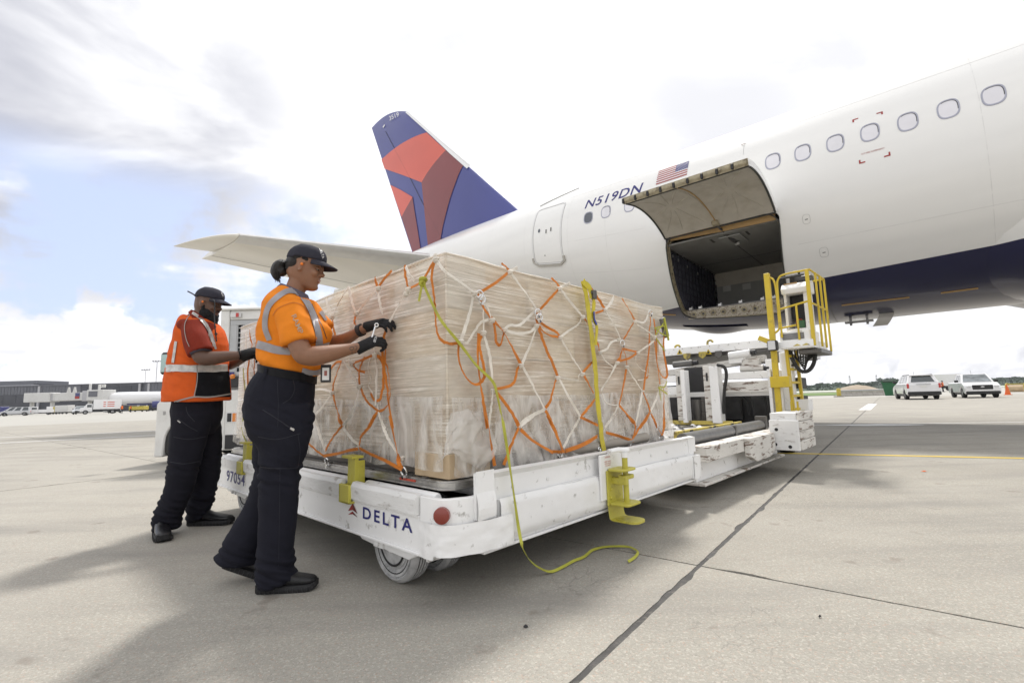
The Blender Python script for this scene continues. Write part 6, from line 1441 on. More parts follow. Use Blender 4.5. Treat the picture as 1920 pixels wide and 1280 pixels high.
for (x0, y0, x1, y1, r, m_) in ((1366, 667, 1408, 661, .055, 'white_clean'), (1388, 692, 1433, 690, .052, 'white_rusty'), (1262, 684, 1300, 680, .05, 'dark_steel')):
    a = Lf(x0, y0, BU - .25); c = Lf(x1, y1, BU - .25); LB('hydraulic_tank', m_, lambda b: b.lathe([(0, .02), (.01, r), ((c - a).length - .01, r), ((c - a).length, .02)], a, (c - a), 16), 0, True)
    LB('tank_cap', 'black', lambda b: b.cyl(c, c + (c - a).normalized() * .07, r * .7, 12), 0, True)
p_ = Lf(1385, 675, BU - .2); LB('junction_box', 'white_paint', lambda b: b.box(BU - .25, BU - .15, p_.y - .09, p_.y + .13, p_.z - .05, p_.z + .05), .01)
p_ = Lf(1408, 679, BU - .2); LB('junction_box', 'white_rusty', lambda b: b.box(BU - .25, BU - .12, p_.y - .12, p_.y + .12, p_.z - .05, p_.z + .05), .01)
p_ = Lf(1445, 680, BU - .2); LB('actuator_end', 'white_paint', lambda b: b.box(BU - .28, BU - .1, p_.y - .05, p_.y + .05, p_.z - .10, p_.z + .05), .006)
LB('side_plate', 'white_paint', lambda b: b.box(5.9, 6.2, -0.02, 0.05, 0.47, 1.45))
# yellow mast, ladder and operator platform
UB = 5.35
m0 = Lf(1463, 781, UB); m1 = Lf(1437, 513, UB)
LB('yellow_mast', 'rail_yellow', lambda b: b.box(UB - .03, UB + .03, m1.y - .035, m1.y + .03, 0.58, m1.z))
LB('mast_bracket', 'rail_yellow', lambda b: b.box(UB - .06, UB + .05, m1.y - .16, m1.y + .06, 0.96, 1.10))
LB('mast_arm', 'rail_yellow', lambda b: b.beam((UB, m1.y + .05, 1.56), (UB, m1.y + .16, 1.62), .06, .06, (1, 0, 0)))
lv = m1.y - 0.14
for du, dv in ((0.10, 0.0), (0.42, -0.04)): LB('ladder_rail', 'rail_yellow', lambda b: b.beam((UB + du, lv + dv, 0.62), (UB + du, lv + dv + .02, 1.62), .035, .05, (1, 0, 0)))
for k_ in range(6): LB('ladder_rung', 'rail_yellow', lambda b: b.beam((UB + .10, lv, 0.68 + k_ * .17), (UB + .42, lv - .03, 0.68 + k_ * .17), .025, .03), 0)
for dv in (0, -.07): LB('ladder_foot', 'rail_yellow', lambda b: b.beam((UB + .02, lv + dv, 0.56), (UB + .02, lv + dv, 0.78), .02, .02, (1, 0, 0)), 0)
# operator platform
vb0 = Lf(1468, 650, UB).y; vb1 = Lf(1526, 640, UB).y; zb = 1.46
LB('platform_floor', 'white_paint', lambda b: b.box(UB - .02, UB + .78, vb1, vb0 + .02, zb - .02, zb + .075))
LB('platform_skirt', 'white_paint', lambda b: b.box(UB - .03, UB - .021, vb1, vb0 + .05, zb - .01, zb + .08))
for dv in (.12, .22): LB('lift_slot', 'worn_yellow', lambda b: b.prism([(vb0 - dv, zb + .01), (vb0 - dv - .05, zb + .035), (vb0 - dv - .09, zb + .01)], lambda a, c, d: Vector((d, a, c)), UB - .036, UB - .031), 0)
LB('step_box', 'white_paint', lambda b: b.box(UB + .02, UB + .5, vb1 + .03, vb0 + .03, zb + .076, zb + .21), .008)
LB('step_recess', 'grey_roller', lambda b: b.box(UB + .012, UB + .019, vb1 + .10, vb0 - .0, zb + .10, zb + .18), .004)
LB('pedestal', 'white_paint', lambda b: (b.box(UB + .18, UB + .50, vb1 + .06, vb0 - .02, zb + .21, zb + .25), b.box(UB + .18, UB + .50, vb1 + .06, vb1 + .10, zb + .25, zb + .72), b.box(UB + .18, UB + .50, vb0 - .05, vb0 - .02, zb + .25, zb + .72), b.box(UB + .48, UB + .50, vb1 + .10, vb0 - .05, zb + .25, zb + .72)), 0)
LB('pedestal_void', 'black', lambda b: b.box(UB + .35, UB + .478, vb1 + .11, vb0 - .06, zb + .38, zb + .72), 0)
M['red_can'] = mat('red_can', (0.32, 0.03, 0.02), .5); M['green_tool'] = mat('green_tool', (0.04, 0.12, 0.05), .5)
LB('extinguisher', M['red_can'], lambda b: b.box(UB + .22, UB + .32, vb0 - .20, vb0 - .12, zb + .25, zb + .38), .02)
LB('tool_holder', M['green_tool'], lambda b: b.prism([(vb1 + .12, zb + .25), (vb1 + .22, zb + .27), (vb1 + .18, zb + .36), (vb1 + .11, zb + .35)], lambda a, c, d: Vector((d, a, c)), UB + .2, UB + .23))
def cons(b):
    P = [(UB + .08, zb + .70), (UB + .05, zb + .76), (UB + .12, zb + .83), (UB + .44, zb + .90), (UB + .50, zb + .88), (UB + .50, zb + .72)]
    b.prism(P, lambda a, c, d: Vector((a, d, c)), vb1 + .03, vb0 - .02)
LB('control_console', 'white_paint', cons, .008)
for i in range(5):
    for j in range(3): LB('switch', 'black', lambda b: b.box(UB + .16 + j * .075, UB + .19 + j * .075, vb1 + .05 + i * .028, vb1 + .065 + i * .028, zb + .845 + j * .016, zb + .865 + j * .016), 0)
LB('warning_plate', 'tan_trim', lambda b: b.box(UB + .115, UB + .15, vb0 - .20, vb0 - .05, zb + .828, zb + .842), 0)
LB('steering_wheel', 'black_rubber', lambda b: (b.ring((UB + .26, vb0 - .12, zb + .955), (-.25, 0, 1), .13, .013, 28, 8), b.beam((UB + .14, vb0 - .12, zb + .925), (UB + .38, vb0 - .12, zb + .985), .02, .012), b.cyl((UB + .26, vb0 - .12, zb + .86), (UB + .26, vb0 - .12, zb + .955), .03, 10), b.cyl((UB + .24, vb0 - .21, zb + .95), (UB + .24, vb0 - .21, zb + 1.0), .014, 8)), 0, True)
LB('gauge_panel', 'dark_steel', lambda b: b.box(UB + .36, UB + .50, vb1 + .02, vb0 - .10, zb + .90, zb + .965), .01)
rr_ = 0.0125
zt_r = Lf(1511, 506, UB).z
def rail(pts, r=rr_): LB('guard_rail', 'rail_yellow', lambda b: b.tube(pts, r, 8), 0, True)
rail(catmull([Vector((UB, m1.y - .02, m1.z - .05)), Vector((UB, m1.y - .075, m1.z - .10)), Vector((UB, m1.y - .095, m1.z - .25)), Vector((UB, m1.y - .095, m1.z - .65)), Vector((UB, m1.y - .085, m1.z - .75)), Vector((UB, m1.y - .03, m1.z - .80))], 5))
rail(catmull([Vector((UB, vb0, zt_r - .82)), Vector((UB, vb0, zt_r - .20)), Vector((UB, vb0 - .02, zt_r - .06)), Vector((UB, vb0 - .09, zt_r - .01)), Vector((UB, vb1, zt_r))], 6))
LB('guard_post', 'rail_yellow', lambda b: b.box(UB - .02, UB + .02, vb1 - .02, vb1 + .02, zb, zt_r + .01)); 
for (du) in (.26, .52, .78): LB('guard_post', 'rail_yellow', lambda b: b.box(UB + du - .013, UB + du + .013, vb1 - .052, vb1 - .028, zb - (0.04 if du > .7 else 0), zt_r))
rail([Vector((UB, vb1 - .03, zt_r)), Vector((UB + .78, vb1 - .04, zt_r))]); rail([Vector((UB, vb1 - .03, zb + .52)), Vector((UB + .78, vb1 - .04, zb + .52))]); rail([Vector((UB + .78, vb1 - .04, zt_r)), Vector((UB + .78, vb0, zt_r))])
rail([Vector((UB, vb0, zb + .50)), Vector((UB, vb1, zb + .56))]); rail([Vector((UB, vb0, zb + .255)), Vector((UB, (vb0 + vb1) / 2, zb + .275))]); rail([Vector((UB, (vb0 + vb1) / 2 - .02, zb + .53)), Vector((UB, (vb0 + vb1) / 2 - .02, zb + .0))])
# floodlight
p_ = Lf(1449, 648, UB - .08); LB('floodlight', 'black', lambda b: b.box(UB - .14, UB - .05, p_.y - .06, p_.y + .05, p_.z - .065, p_.z + .065), .012)
LB('lamp_glass', 'clear_lens', lambda b: b.box(UB - .148, UB - .141, p_.y - .045, p_.y + .04, p_.z - .055, p_.z + .055), .004)
# hose bundle hanging below the platform
for k_ in range(7):
    x0 = 1480 + k_ * 5; x1 = 1527 - k_ * 2; yb = 664 + k_ * 3.5
    hose([Lf(x0, 650, UB + .25), Lf(x0 + 1, 662 + k_ * 1.5, UB + .25), Lf(x0 * .6 + x1 * .4 - 4, yb + 8, UB + .28), Lf(x0 * .3 + x1 * .7 - 3, yb + 4, UB + .32), Lf(x1, 668, UB + .35), Lf(x1 + 1, 648, UB + .35)], 0.0075)
hose([Lf(1478, 655, UB + .2), Lf(1487, 676, UB + .2), Lf(1500, 694, UB + .25), Lf(1515, 695, UB + .3), Lf(1526, 680, UB + .35), Lf(1530, 650, UB + .35)], 0.024)
hose([Lf(1484, 684, UB + .2), Lf(1492, 686, UB + .22), Lf(1506, 699, UB + .25)], 0.016)
LB('cable_tray', 'dark_steel', lambda b: b.box(UB + .1, UB + .78, vb1 - .05, vb1 + .2, zb - .09, zb - .03), .01)
# electrical cabinets low on the right side
for (y0, y1, x0, x1) in ((708, 728, 1492, 1505), (742, 762, 1493, 1506)):
    a = Rf(x0, y0, -.12); c = Rf(x1, y1, -.12); LB('battery_box', 'black', lambda b: b.box(5.75, 6.15, -.20, -.05, c.z, a.z), .008)
LB('rear_column', 'white_paint', lambda b: b.box(5.62, 5.74, -.16, -.04, .66, 1.42)); LB('rear_column', 'white_paint', lambda b: b.box(5.66, 5.9, -.30, -.1, .655, .80))
for u in (6.7,):
    for v in (0.15, 2.6): LB('loader_wheel', 'black_rubber', lambda b: b.lathe([(0, .1), (0, .26), (.02, .28), (.18, .28), (.2, .26), (.2, .1)], (u, v, .28), (0, 1, 0), 28), 0, True)
LB('wheel_chock', 'black_rubber', lambda b: b.cyl((3.0, 0.45, .06), (3.0, 0.75, .06), .06, 12), 0, True)

# ================================================================== WHITE TUG behind the man
TG = Matrix.Translation((-5.1, 8.5, 0)); TGm = TG @ Matrix.Rotation(R(-3), 4, 'Z')
tg = thing('baggage_tug', TGm, 'boxy white airport tug with a grid guard on its cab, parked behind the bearded worker', 'tug')
M['tug_white'] = mat('tug_white', (0.70, 0.70, 0.68), .38, var=.04, dirt=(.45, .43, .40), dirt_amt=.4, dscale=4, coat=.2)
M['tug_grey'] = mat('tug_grey', (0.42, 0.43, 0.44), .4, var=.05)
def TB(name, m_, fn, bevel=.01, smooth=False, par=None):
    b = MB(TG); fn(b); return b.build(name, M[m_], par or tg, smooth=smooth, bevel=bevel)
def TC(name, m_, fn, bevel=.01, smooth=False, par=None):
    b = MB(TG @ Matrix.Translation((-.14, 0, 0))); fn(b); return b.build(name, M[m_], par or tg, smooth=smooth, bevel=bevel)
def hoodp(b):
    P = [(-.82, .12), (-.82, .60), (-.80, .98), (-.70, 1.08), (.30, 1.12), (.30, .3)]
    # wheel arch cut
    arch = [(-.36 + .30 * cos(R(a)), .36 + .34 * sin(R(a))) for a in range(0, 181, 15)]
    P = [(-.82, .12), (-.82, .98), (-.72, 1.08), (.35, 1.12), (.35, .20), (-.04, .20)] + [(x, z) for x, z in arch] + [(-.68, .12)]
    b.prism(P, lambda a, c, d: Vector((a, d, c)), -.60, 1.0)
TB('bonnet', 'tug_white', hoodp, .015)
TC('cab', 'tug_white', lambda b: (b.box(.33, .48, -.62, .95, .20, 2.52), b.box(.48, 1.35, -.60, -.50, 2.36, 2.52), b.box(.48, 1.35, -.62, -.45, .20, 1.18), b.box(1.25, 1.35, -.62, .95, .2, 2.52), b.box(.3, 1.4, -.65, 1.0, 2.52, 2.56)), .012)
TC('rear_panel', 'tug_white', lambda b: b.box(.48, 1.25, .80, .9, .2, 1.3))
go = TC('window_guard', 'tug_grey', lambda b: (b.box(.49, 1.24, -.60, -.575, 2.27, 2.35), b.box(.49, .60, -.60, -.575, 1.48, 2.27), b.box(.49, 1.24, -.60, -.575, 1.42, 1.48)), .004)
TC('cab_window', 'glass_dark', lambda b: b.box(.60, 1.24, -.545, -.535, 1.45, 2.3), 0)
for i in range(8): TC('guard_bar', 'tug_grey', lambda b: b.box(.60 + i * .098, .618 + i * .098, -.592, -.580, 1.48, 2.27), 0, par=go)
for j in range(10): TC('guard_bar', 'tug_grey', lambda b: b.box(.60, 1.24, -.5795, -.570, 1.55 + j * .083, 1.566 + j * .083), 0, par=go)
TC('light_bar', 'clear_lens', lambda b: b.box(.50, .68, -.64, -.60, 2.395, 2.475), .01); TC('light_bar', 'red_lens', lambda b: b.box(.60, .65, -.648, -.641, 2.40, 2.47), .004)
TC('lower_lamp_panel', 'black', lambda b: b.box(.5, .80, -.635, -.621, 1.22, 1.40), .006)
for i in range(3): TC('tail_lamp', 'amber_lens' if i == 1 else 'black', lambda b: b.box(.52 + i * .085, .59 + i * .085, -.634, -.621, .66, .80), .004)
TC('lamp_surround', 'clear_lens', lambda b: b.box(.50, .79, -.628, -.6205, .64, .82), 0); TC('blue_label', 'navy_print', lambda b: b.box(.50, .60, -.628, -.6205, 1.42, 1.475), 0)
TC('tow_plate', 'black', lambda b: b.box(.5, .80, -.64, -.621, .22, .45), .006)
TB('bonnet_vent', 'seam', lambda b: b.box(-.70, -.66, -.606, -.601, .80, .86), 0)
for y in (-.56, .75):
    o = TB('wheel', 'black_rubber', lambda b: b.lathe([(0, .15), (-.01, .30), (.02, .36), (.22, .36), (.25, .30), (.24, .15)], (-.36, y, .36), (0, 1, 0), 30), 0, True); TB('hub', 'tug_grey', lambda b: b.lathe([(0, .17), (.03, .12), (.01, .04), (-.02, .03), (-.02, 0)], (-.36, y, .36), (0, 1, 0), 20), 0, True, o)
    o = TB('wheel', 'black_rubber', lambda b: b.lathe([(0, .15), (-.01, .30), (.02, .36), (.22, .36), (.25, .30), (.24, .15)], (.85, y, .36), (0, 1, 0), 30), 0, True)
mo = TB('mirror', 'black', lambda b: b.box(-.72, -.58, -.72, -.66, 1.46, 1.83), .03); M['mirror_glass'] = mat('mirror_glass', (.35, .45, .42), .08, metal=.8); TB('mirror_glass', 'mirror_glass', lambda b: b.box(-.70, -.60, -.725, -.721, 1.50, 1.79), .01, par=mo)
TB('mirror_arm', 'black', lambda b: b.tube([(-.62, -.66, 1.5), (-.35, -.6, 1.45), (.35, -.6, 1.5)], .012, 6), 0, True, mo)
TB('warning_light', 'amber_lens', lambda b: b.lathe([(0, .04), (.05, .04), (.07, .0)], (.45, -.63, 1.38), (0, -.5, 1), 12), 0, True)
# ================================================================== PEOPLE
from mathutils.bvhtree import BVHTree
def fuse(name, mb, mat_, parent, voxel=0.008, sm=4, disp=None, fac=0.5):
    tmp = mb.build('tmp', mat_, None, fix=True)
    md = tmp.modifiers.new('r', 'REMESH'); md.mode = 'VOXEL'; md.voxel_size = voxel
    if sm: m2 = tmp.modifiers.new('s', 'SMOOTH'); m2.iterations = sm; m2.factor = fac
    dg = bpy.context.evaluated_depsgraph_get(); dg.update()
    me = bpy.data.meshes.new_from_object(tmp.evaluated_get(dg))
    old = tmp.data; bpy.data.objects.remove(tmp); bpy.data.meshes.remove(old)
    pm = MW.get(parent.name, ID) if parent is not None else ID; inv = pm.inverted()
    me.transform(inv)
    if disp:
        co = [v.co.copy() for v in me.vertices]; nm = [v.normal.copy() for v in me.vertices]
        for v, c, n_ in zip(me.vertices, co, nm): v.co = c + n_ * disp(c)
    me.materials.clear(); me.materials.append(mat_)
    me.polygons.foreach_set('use_smooth', [True] * len(me.polygons)); me.name = name; me.update()
    o = bpy.data.objects.new(name, me); COL.objects.link(o)
    if parent is not None: o.parent = parent
    MW[o.name] = pm
    return o
class Fig:
    def __init__(s, M_): s.M = M_; s.I = M_.inverted(); s.lat = (M_.to_3x3() @ Vector((0, 1, 0))).normalized(); s.o = M_.translation
    def p(s, px, py, l=0.0):
        return s.I @ at_plane(px, py, s.o + s.lat * l, s.lat)
    def tube(s, mb, rings, n=16, cap=True, sub=4, lat=Vector((0, 1, 0))):
        """rings: (point, a (sagittal half width), b (lateral half width))"""
        P = [Vector(r[0]) for r in rings]; A = [Vector((r[1], r[2], 0)) for r in rings]
        if sub > 1 and len(P) > 2: P = catmull(P, sub); A = catmull(A, sub)
        k = len(P); vs = []
        for i, p in enumerate(P):
            t = (P[min(k - 1, i + 1)] - P[max(0, i - 1)]).normalized(); l_ = (lat - t * lat.dot(t)).normalized(); y = t.cross(l_).normalized()
            for j in range(n):
                an = 2 * pi * j / n; vs.append(p + l_ * (cos(an) * A[i].y) + y * (sin(an) * A[i].x))
        fs = [(i * n + j, i * n + (j + 1) % n, (i + 1) * n + (j + 1) % n, (i + 1) * n + j) for i in range(k - 1) for j in range(n)]
        fs += [tuple(range(n - 1, -1, -1)), tuple((k - 1) * n + j for j in range(n))]
        mb.add(vs, fs)
    def ell(s, mb, c, r, rot=None, n=14):
        c = Vector(c); vs = []; m_ = n // 2 + 1
        def f(a, b):
            th = 2 * pi * a; ph = pi * (b - .5); v = Vector((r[0] * cos(ph) * cos(th), r[1] * cos(ph) * sin(th), r[2] * sin(ph)))
            if rot is not None: v = rot @ v
            return c + v
        vs = [f(i / n, (j + 1) / (m_ + 1)) for j in range(m_) for i in range(n)] + [f(0, 0), f(0, 1)]
        fs = [(j * n + i, j * n + (i + 1) % n, (j + 1) * n + (i + 1) % n, (j + 1) * n + i) for j in range(m_ - 1) for i in range(n)]
        fs += [(len(vs) - 2, (i + 1) % n, i) for i in range(n)] + [(len(vs) - 1, (m_ - 1) * n + i, (m_ - 1) * n + (i + 1) % n) for i in range(n)]
        mb.add(vs, fs)
def bvh_of(objs):
    vs, fs = [], []
    for o in objs:
        pm = MW[o.name]; k = len(vs); vs += [pm @ v.co for v in o.data.vertices]; fs += [tuple(i + k for i in p.vertices) for p in o.data.polygons]
    return BVHTree.FromPolygons(vs, fs)
def hitp(bv, px, py, off):
    h, n_, i_, d_ = bv.ray_cast(C_POS, ray(px, py))
    if h is None: return None
    if n_.dot(ray(px, py)) > 0: n_ = -n_
    return h + n_ * off
def drape(name, bv, pts, w, mat_, parent, off=0.004, step=2.0, na=5, smoothp=True):
    """a band of cloth following the garment below it"""
    P = catmull([Vector((x, y, 0)) for x, y in pts], 8) if smoothp and len(pts) > 2 else [Vector((pts[0][0] + (pts[-1][0] - pts[0][0]) * t / 12, pts[0][1] + (pts[-1][1] - pts[0][1]) * t / 12, 0)) for t in range(13)]
    ww = w if isinstance(w, (list, tuple)) else [w] * 2; K = len(P); mb = MB(); rows = []; good = None
    for i, p in enumerate(P):
        d = (P[min(K - 1, i + 1)] - P[max(0, i - 1)]).normalized(); nn_ = Vector((-d.y, d.x, 0)); wi = ww[0] + (ww[-1] - ww[0]) * i / (K - 1); row = []
        for j in range(na):
            q = p + nn_ * (wi * (j / (na - 1) - .5)); row.append(hitp(bv, q.x, q.y, off))
        rows.append(row)
    vs = []; idx = {}
    for i, row in enumerate(rows):
        for j, h in enumerate(row):
            if h is not None: idx[(i, j)] = len(vs); vs.append(h)
    fs = []
    for i in range(K - 1):
        for j in range(na - 1):
            q = [(i, j), (i, j + 1), (i + 1, j + 1), (i + 1, j)]
            if all(k in idx for k in q):
                pt = [vs[idx[k]] for k in q]
                if max((pt[a] - pt[b]).length for a, b in ((0, 1), (1, 2), (2, 3), (3, 0))) < 0.09: fs.append(tuple(idx[k] for k in q))
    mb.add(vs, fs); o = mb.build(name, mat_, parent, smooth='all', fix=False)
    return o
def drape_text(name, bv, s, p0, ax, up, mat_, parent, off=0.004, bold=0.01):
    """lettering printed on cloth: p0 origin pixel, ax / up pixel vectors spanning the word"""
    vs, fs = fit_text(s, 0, 1, 0, 1, offset=bold); mb = MB(); out_ = []
    for a, b in vs:
        h = hitp(bv, p0[0] + ax[0] * a + up[0] * b, p0[1] + ax[1] * a + up[1] * b, off); out_.append(h if h is not None else (out_[-1] if out_ else Vector((0, 0, 0))))
    mb.add(out_, fs); return mb.build(name, mat_, parent, fix=False)

def skin_mat(name, col, sss=0.15):
    m = mat(name, col, 0.48, var=0.07, vscale=30, bump=0.12, bscale=220, dirt=tuple(c * 0.75 for c in col), dirt_amt=0.3, dscale=25)
    b = m.node_tree.nodes['Principled BSDF']; b.inputs['Subsurface Weight'].default_value = sss; b.inputs['Subsurface Radius'].default_value = (0.02, 0.008, 0.004); b.inputs['Subsurface Scale'].default_value = 0.3
    return m
M['skin_w'] = skin_mat('skin_warm_brown', (0.25, 0.122, 0.068)); M['skin_m'] = skin_mat('skin_deep_brown', (0.115, 0.060, 0.040))
def cloth(name, col, **k):
    k.setdefault('rough', .85); return mat(name, col, k.pop('rough'), var=.07, vscale=14, bump=.25, bscale=260, spec=.15, **k)
M['orange_shirt'] = cloth('orange_polo', (0.74, 0.225, 0.020)); M['vest_orange'] = cloth('orange_vest', (0.62, 0.105, 0.02)); M['red_shirt'] = cloth('brick_red_polo', (0.20, 0.028, 0.016))
M['trouser'] = cloth('navy_work_trousers', (0.014, 0.0145, 0.022)); M['trouser2'] = cloth('black_work_trousers', (0.012, 0.012, 0.018)); M['reflective'] = mat('reflective_tape', (0.30, 0.285, 0.30), .45, var=.12, vscale=18, metal=.15)
M['silver_tape'] = mat('silver_tape', (0.50, 0.49, 0.47), .4, var=.22, vscale=30, metal=.3); M['vest_black'] = cloth('vest_black_panel', (0.008, 0.008, 0.010)); M['grey_trim'] = cloth('grey_trim', (0.33, 0.30, 0.28)); M['purple_grey'] = cloth('collar_grey', (0.105, 0.095, 0.125))
M['cap'] = cloth('cap_cloth', (0.036, 0.036, 0.048)); M['hair'] = mat('dark_hair', (0.010, 0.008, 0.007), .45, var=.3, vscale=60, bump=.8, bscale=120, stretch=(1, 1, 3)); M['beard'] = mat('black_beard', (0.006, 0.006, 0.008), .8, var=.3, vscale=80, bump=1.0, bscale=240)
M['glove'] = mat('knit_glove', (0.011, 0.011, 0.013), .9, var=.2, vscale=90, bump=.5, bscale=320); M['shoe'] = mat('black_shoe', (0.009, 0.009, 0.010), .5, var=.2, vscale=30, bump=.3, bscale=120); M['sole'] = mat('black_sole', (0.016, 0.016, 0.017), .75, var=.2)
M['boot'] = mat('black_boot_leather', (0.010, 0.010, 0.012), .34, var=.2, vscale=20, bump=.2, bscale=60); M['belt'] = mat('belt_leather', (0.007, 0.007, 0.009), .6, var=.1, spec=.2); M['lip_w'] = mat('lips_rose', (0.30, 0.10, 0.08), .4); M['lip_m'] = mat('lips_brown', (0.13, 0.055, 0.045), .45)
M['eye'] = mat('eye_white', (0.32, 0.29, 0.26), .3); M['iris'] = mat('iris_dark', (0.015, 0.01, 0.008), .1); M['earplug'] = mat('orange_earplug', (0.80, 0.20, 0.02), .6); M['teeth'] = mat('teeth', (0.70, 0.68, 0.62), .3); M['tattoo'] = mat('tattoo_ink', (0.03, 0.035, 0.035), .5); M['badge_white'] = mat('badge_card', (0.70, 0.70, 0.68), .3)

def head(fig, root, c, pitch, sc, skin, male, body_mb):
    """adds the head to the body surface; returns the head matrix"""
    Hm = Matrix.Translation(c) @ Matrix.Rotation(pitch, 4, 'Y') @ Matrix.Scale(sc, 4)
    # z, front x, back x, half width
    prof_ = [(-.118, .062, .018, .018), (-.112, .078, .000, .032), (-.100, .086, -.030, .044), (-.080, .085, -.062, .054), (-.062, .086, -.082, .061), (-.045, .085, -.092, .066), (-.025, .083, -.097, .070), (0.0, .080, -.100, .073), (.015, .079, -.101, .075), (.035, .085, -.102, .077), (.055, .084, -.100, .077), (.075, .076, -.094, .074), (.095, .055, -.078, .063), (.110, .028, -.050, .043), (.118, -.004, -.020, .015)]
    P = catmull([Vector((z, f, b_)) for z, f, b_, w in prof_], 3); Wd_ = catmull([Vector((w, 0, 0)) for *_, w in prof_], 3); n = 28; vs = []
    for q, w in zip(P, Wd_):
        z, f, b_ = q; cxx = (f + b_) / 2; a = (f - b_) / 2
        for j in range(n):
            an = 2 * pi * j / n; ca, sa = cos(an), sin(an); e = 0.86 if ca > 0 else 0.95
            vs.append(Hm @ Vector((cxx + a * (abs(ca) ** e) * (1 if ca > 0 else -1), w.x * sa, z)))
    k = len(P); body_mb.add(vs, [(i * n + j, i * n + (j + 1) % n, (i + 1) * n + (j + 1) % n, (i + 1) * n + j) for i in range(k - 1) for j in range(n)] + [tuple(range(n - 1, -1, -1)), tuple((k - 1) * n + j for j in range(n))])
    H = lambda x, y, z: Hm @ Vector((x, y, z))
    def E(c_, r): 
        q = MB(); fig.ell(q, (0, 0, 0), r, None, 14); body_mb.add([Hm @ (Vector(v) + Vector(c_)) for v in q.v], q.f)
    nb = .020 if male else .016
    E((.090, 0, -.018), (.022, nb * .72, .015)); E((.097, 0, -.022), (.013, nb * .55, .010)); E((.085, 0, .004), (.014, .009, .026)); E((.088, nb * .75, -.024), (.010, .008, .008)); E((.088, -nb * .75, -.024), (.010, .008, .008))
    E((.070, 0, .028), (.020, .045, .010)); E((.078, 0, -.095), (.014, .022, .016)); E((.058, .038, -.022), (.026, .022, .026)); E((.058, -.038, -.022), (.026, .022, .026))
    E((.082, 0, -.050), (.012, .024, .007)); E((.079, 0, -.063), (.013, .022, .007))
    for sgn in (1, -1): E((-.006, sgn * .076, -.004), (.017, .008, .030)); E((.0, sgn * .080, .012), (.014, .006, .014)); E((-.002, sgn * .078, -.028), (.008, .006, .010))
    return Hm
def face_bits(fig, root, Hm, male, skin):
    T = root_M = MW[root.name]
    def hb(name, mat_, fn, smooth='all'):
        b = MB(T @ Hm); fn(b); return b.build(name, M[mat_], root, smooth=smooth)
    for sgn in (1, -1):
        hb('eye', 'eye', lambda b: fig.ell(b, (.067, sgn * .030, .004), (.0125, .0145, .0095)))
        hb('iris', 'iris', lambda b: fig.ell(b, (.0765, sgn * .031, .001), (.0035, .006, .006)))
        hb('eyelid', skin, lambda b: fig.ell(b, (.0677, sgn * .030, .0075), (.0145, .0168, .0088)))
        hb('lash', 'hair', lambda b: b.tube(catmull([(.074, sgn * .014, .000), (.0815, sgn * .030, .0015), (.066, sgn * .046, .001)], 5), .0013, 5))
        hb('eyebrow', 'hair', lambda b: b.tube(catmull([(.088, sgn * .014, .022), (.086, sgn * .030, .028), (.070, sgn * .050, .023)], 5), [.003] * 10 + [.001] if False else .0026, 6))
        hb('earplug', 'earplug', lambda b: b.lathe([(0, .007), (.006, .008), (.010, .006), (.011, 0)], (.002, sgn * .079, .002), (0, sgn, 0), 12))
        hb('nostril', 'iris', lambda b: fig.ell(b, (.0985, sgn * .007, -.0285), (.003, .0025, .0018)))
    hb('lips', 'lip_m' if male else 'lip_w', lambda b: (fig.ell(b, (.0865, 0, -.0505), (.0085, .022, .0042)), fig.ell(b, (.0845, 0, -.0600), (.0090, .020, .0050))))
    if not male: hb('teeth', 'teeth', lambda b: fig.ell(b, (.0885, 0, -.0553), (.0045, .017, .0022)))
def cap(fig, root, Hm, label=None, strapc=True):
    T = MW[root.name] @ Hm; b = MB(T)
    def cr(a, c):
        th = 2 * pi * a; ph = c * pi / 2; rx, ry, rz = .104, .088, .088
        x = -.006 + rx * sin(ph) ** .82 * cos(th); y = ry * sin(ph) ** .82 * sin(th); z = .050 + rz * .92 * cos(ph) ** .9 - (.010 if x < -.05 else 0) * c + (.012 * max(0, cos(th))) * c
        seam = .0012 * abs(sin(3 * th)) ** .3; return Vector((x * (1 + seam), y * (1 + seam), z + .0015 * fnoise((x * 40, y * 40, z * 40))))
    b.grid(cr, 48, 16, cu=True); b.grid(lambda a, c: cr(a, 1.0) * (1 - .06 * c) + Vector((0, 0, -.014 * sin(pi * c) * .6 + .0)), 48, 4, cu=True)
    o = b.build('cap', M['cap'], root, smooth='all', fix=False)
    b = MB(T)
    def br(a, c, t=0):
        th = R(-62 + 124 * a); r0 = .094; x0 = -.006 + .100 * cos(th); y0 = .086 * sin(th); ext = .074 * (cos(R(-90 + 180 * a)) ** .55 if 0 < a < 1 else 0)
        x = x0 + ext * c; y = y0 * (1 + .10 * c * (1 - abs(2 * a - 1))); z = .056 - .022 * c ** 1.2 - .014 * (2 * a - 1) ** 2 - t; return Vector((x, y, z))
    b.grid(lambda a, c: br(a, c), 24, 8); b.grid(lambda a, c: br(a, c, .0045), 24, 8); b.grid(lambda a, c: br(a, 1.0, .0045 * c), 24, 2)
    b.build('cap_brim', M['cap'], root, smooth='all', fix=False)
    b = MB(T); b.lathe([(0, .006), (.003, .005), (.004, 0)], (-.006, 0, .130), (0, 0, 1), 10); b.build('cap_button', M['cap'], root)
    return o
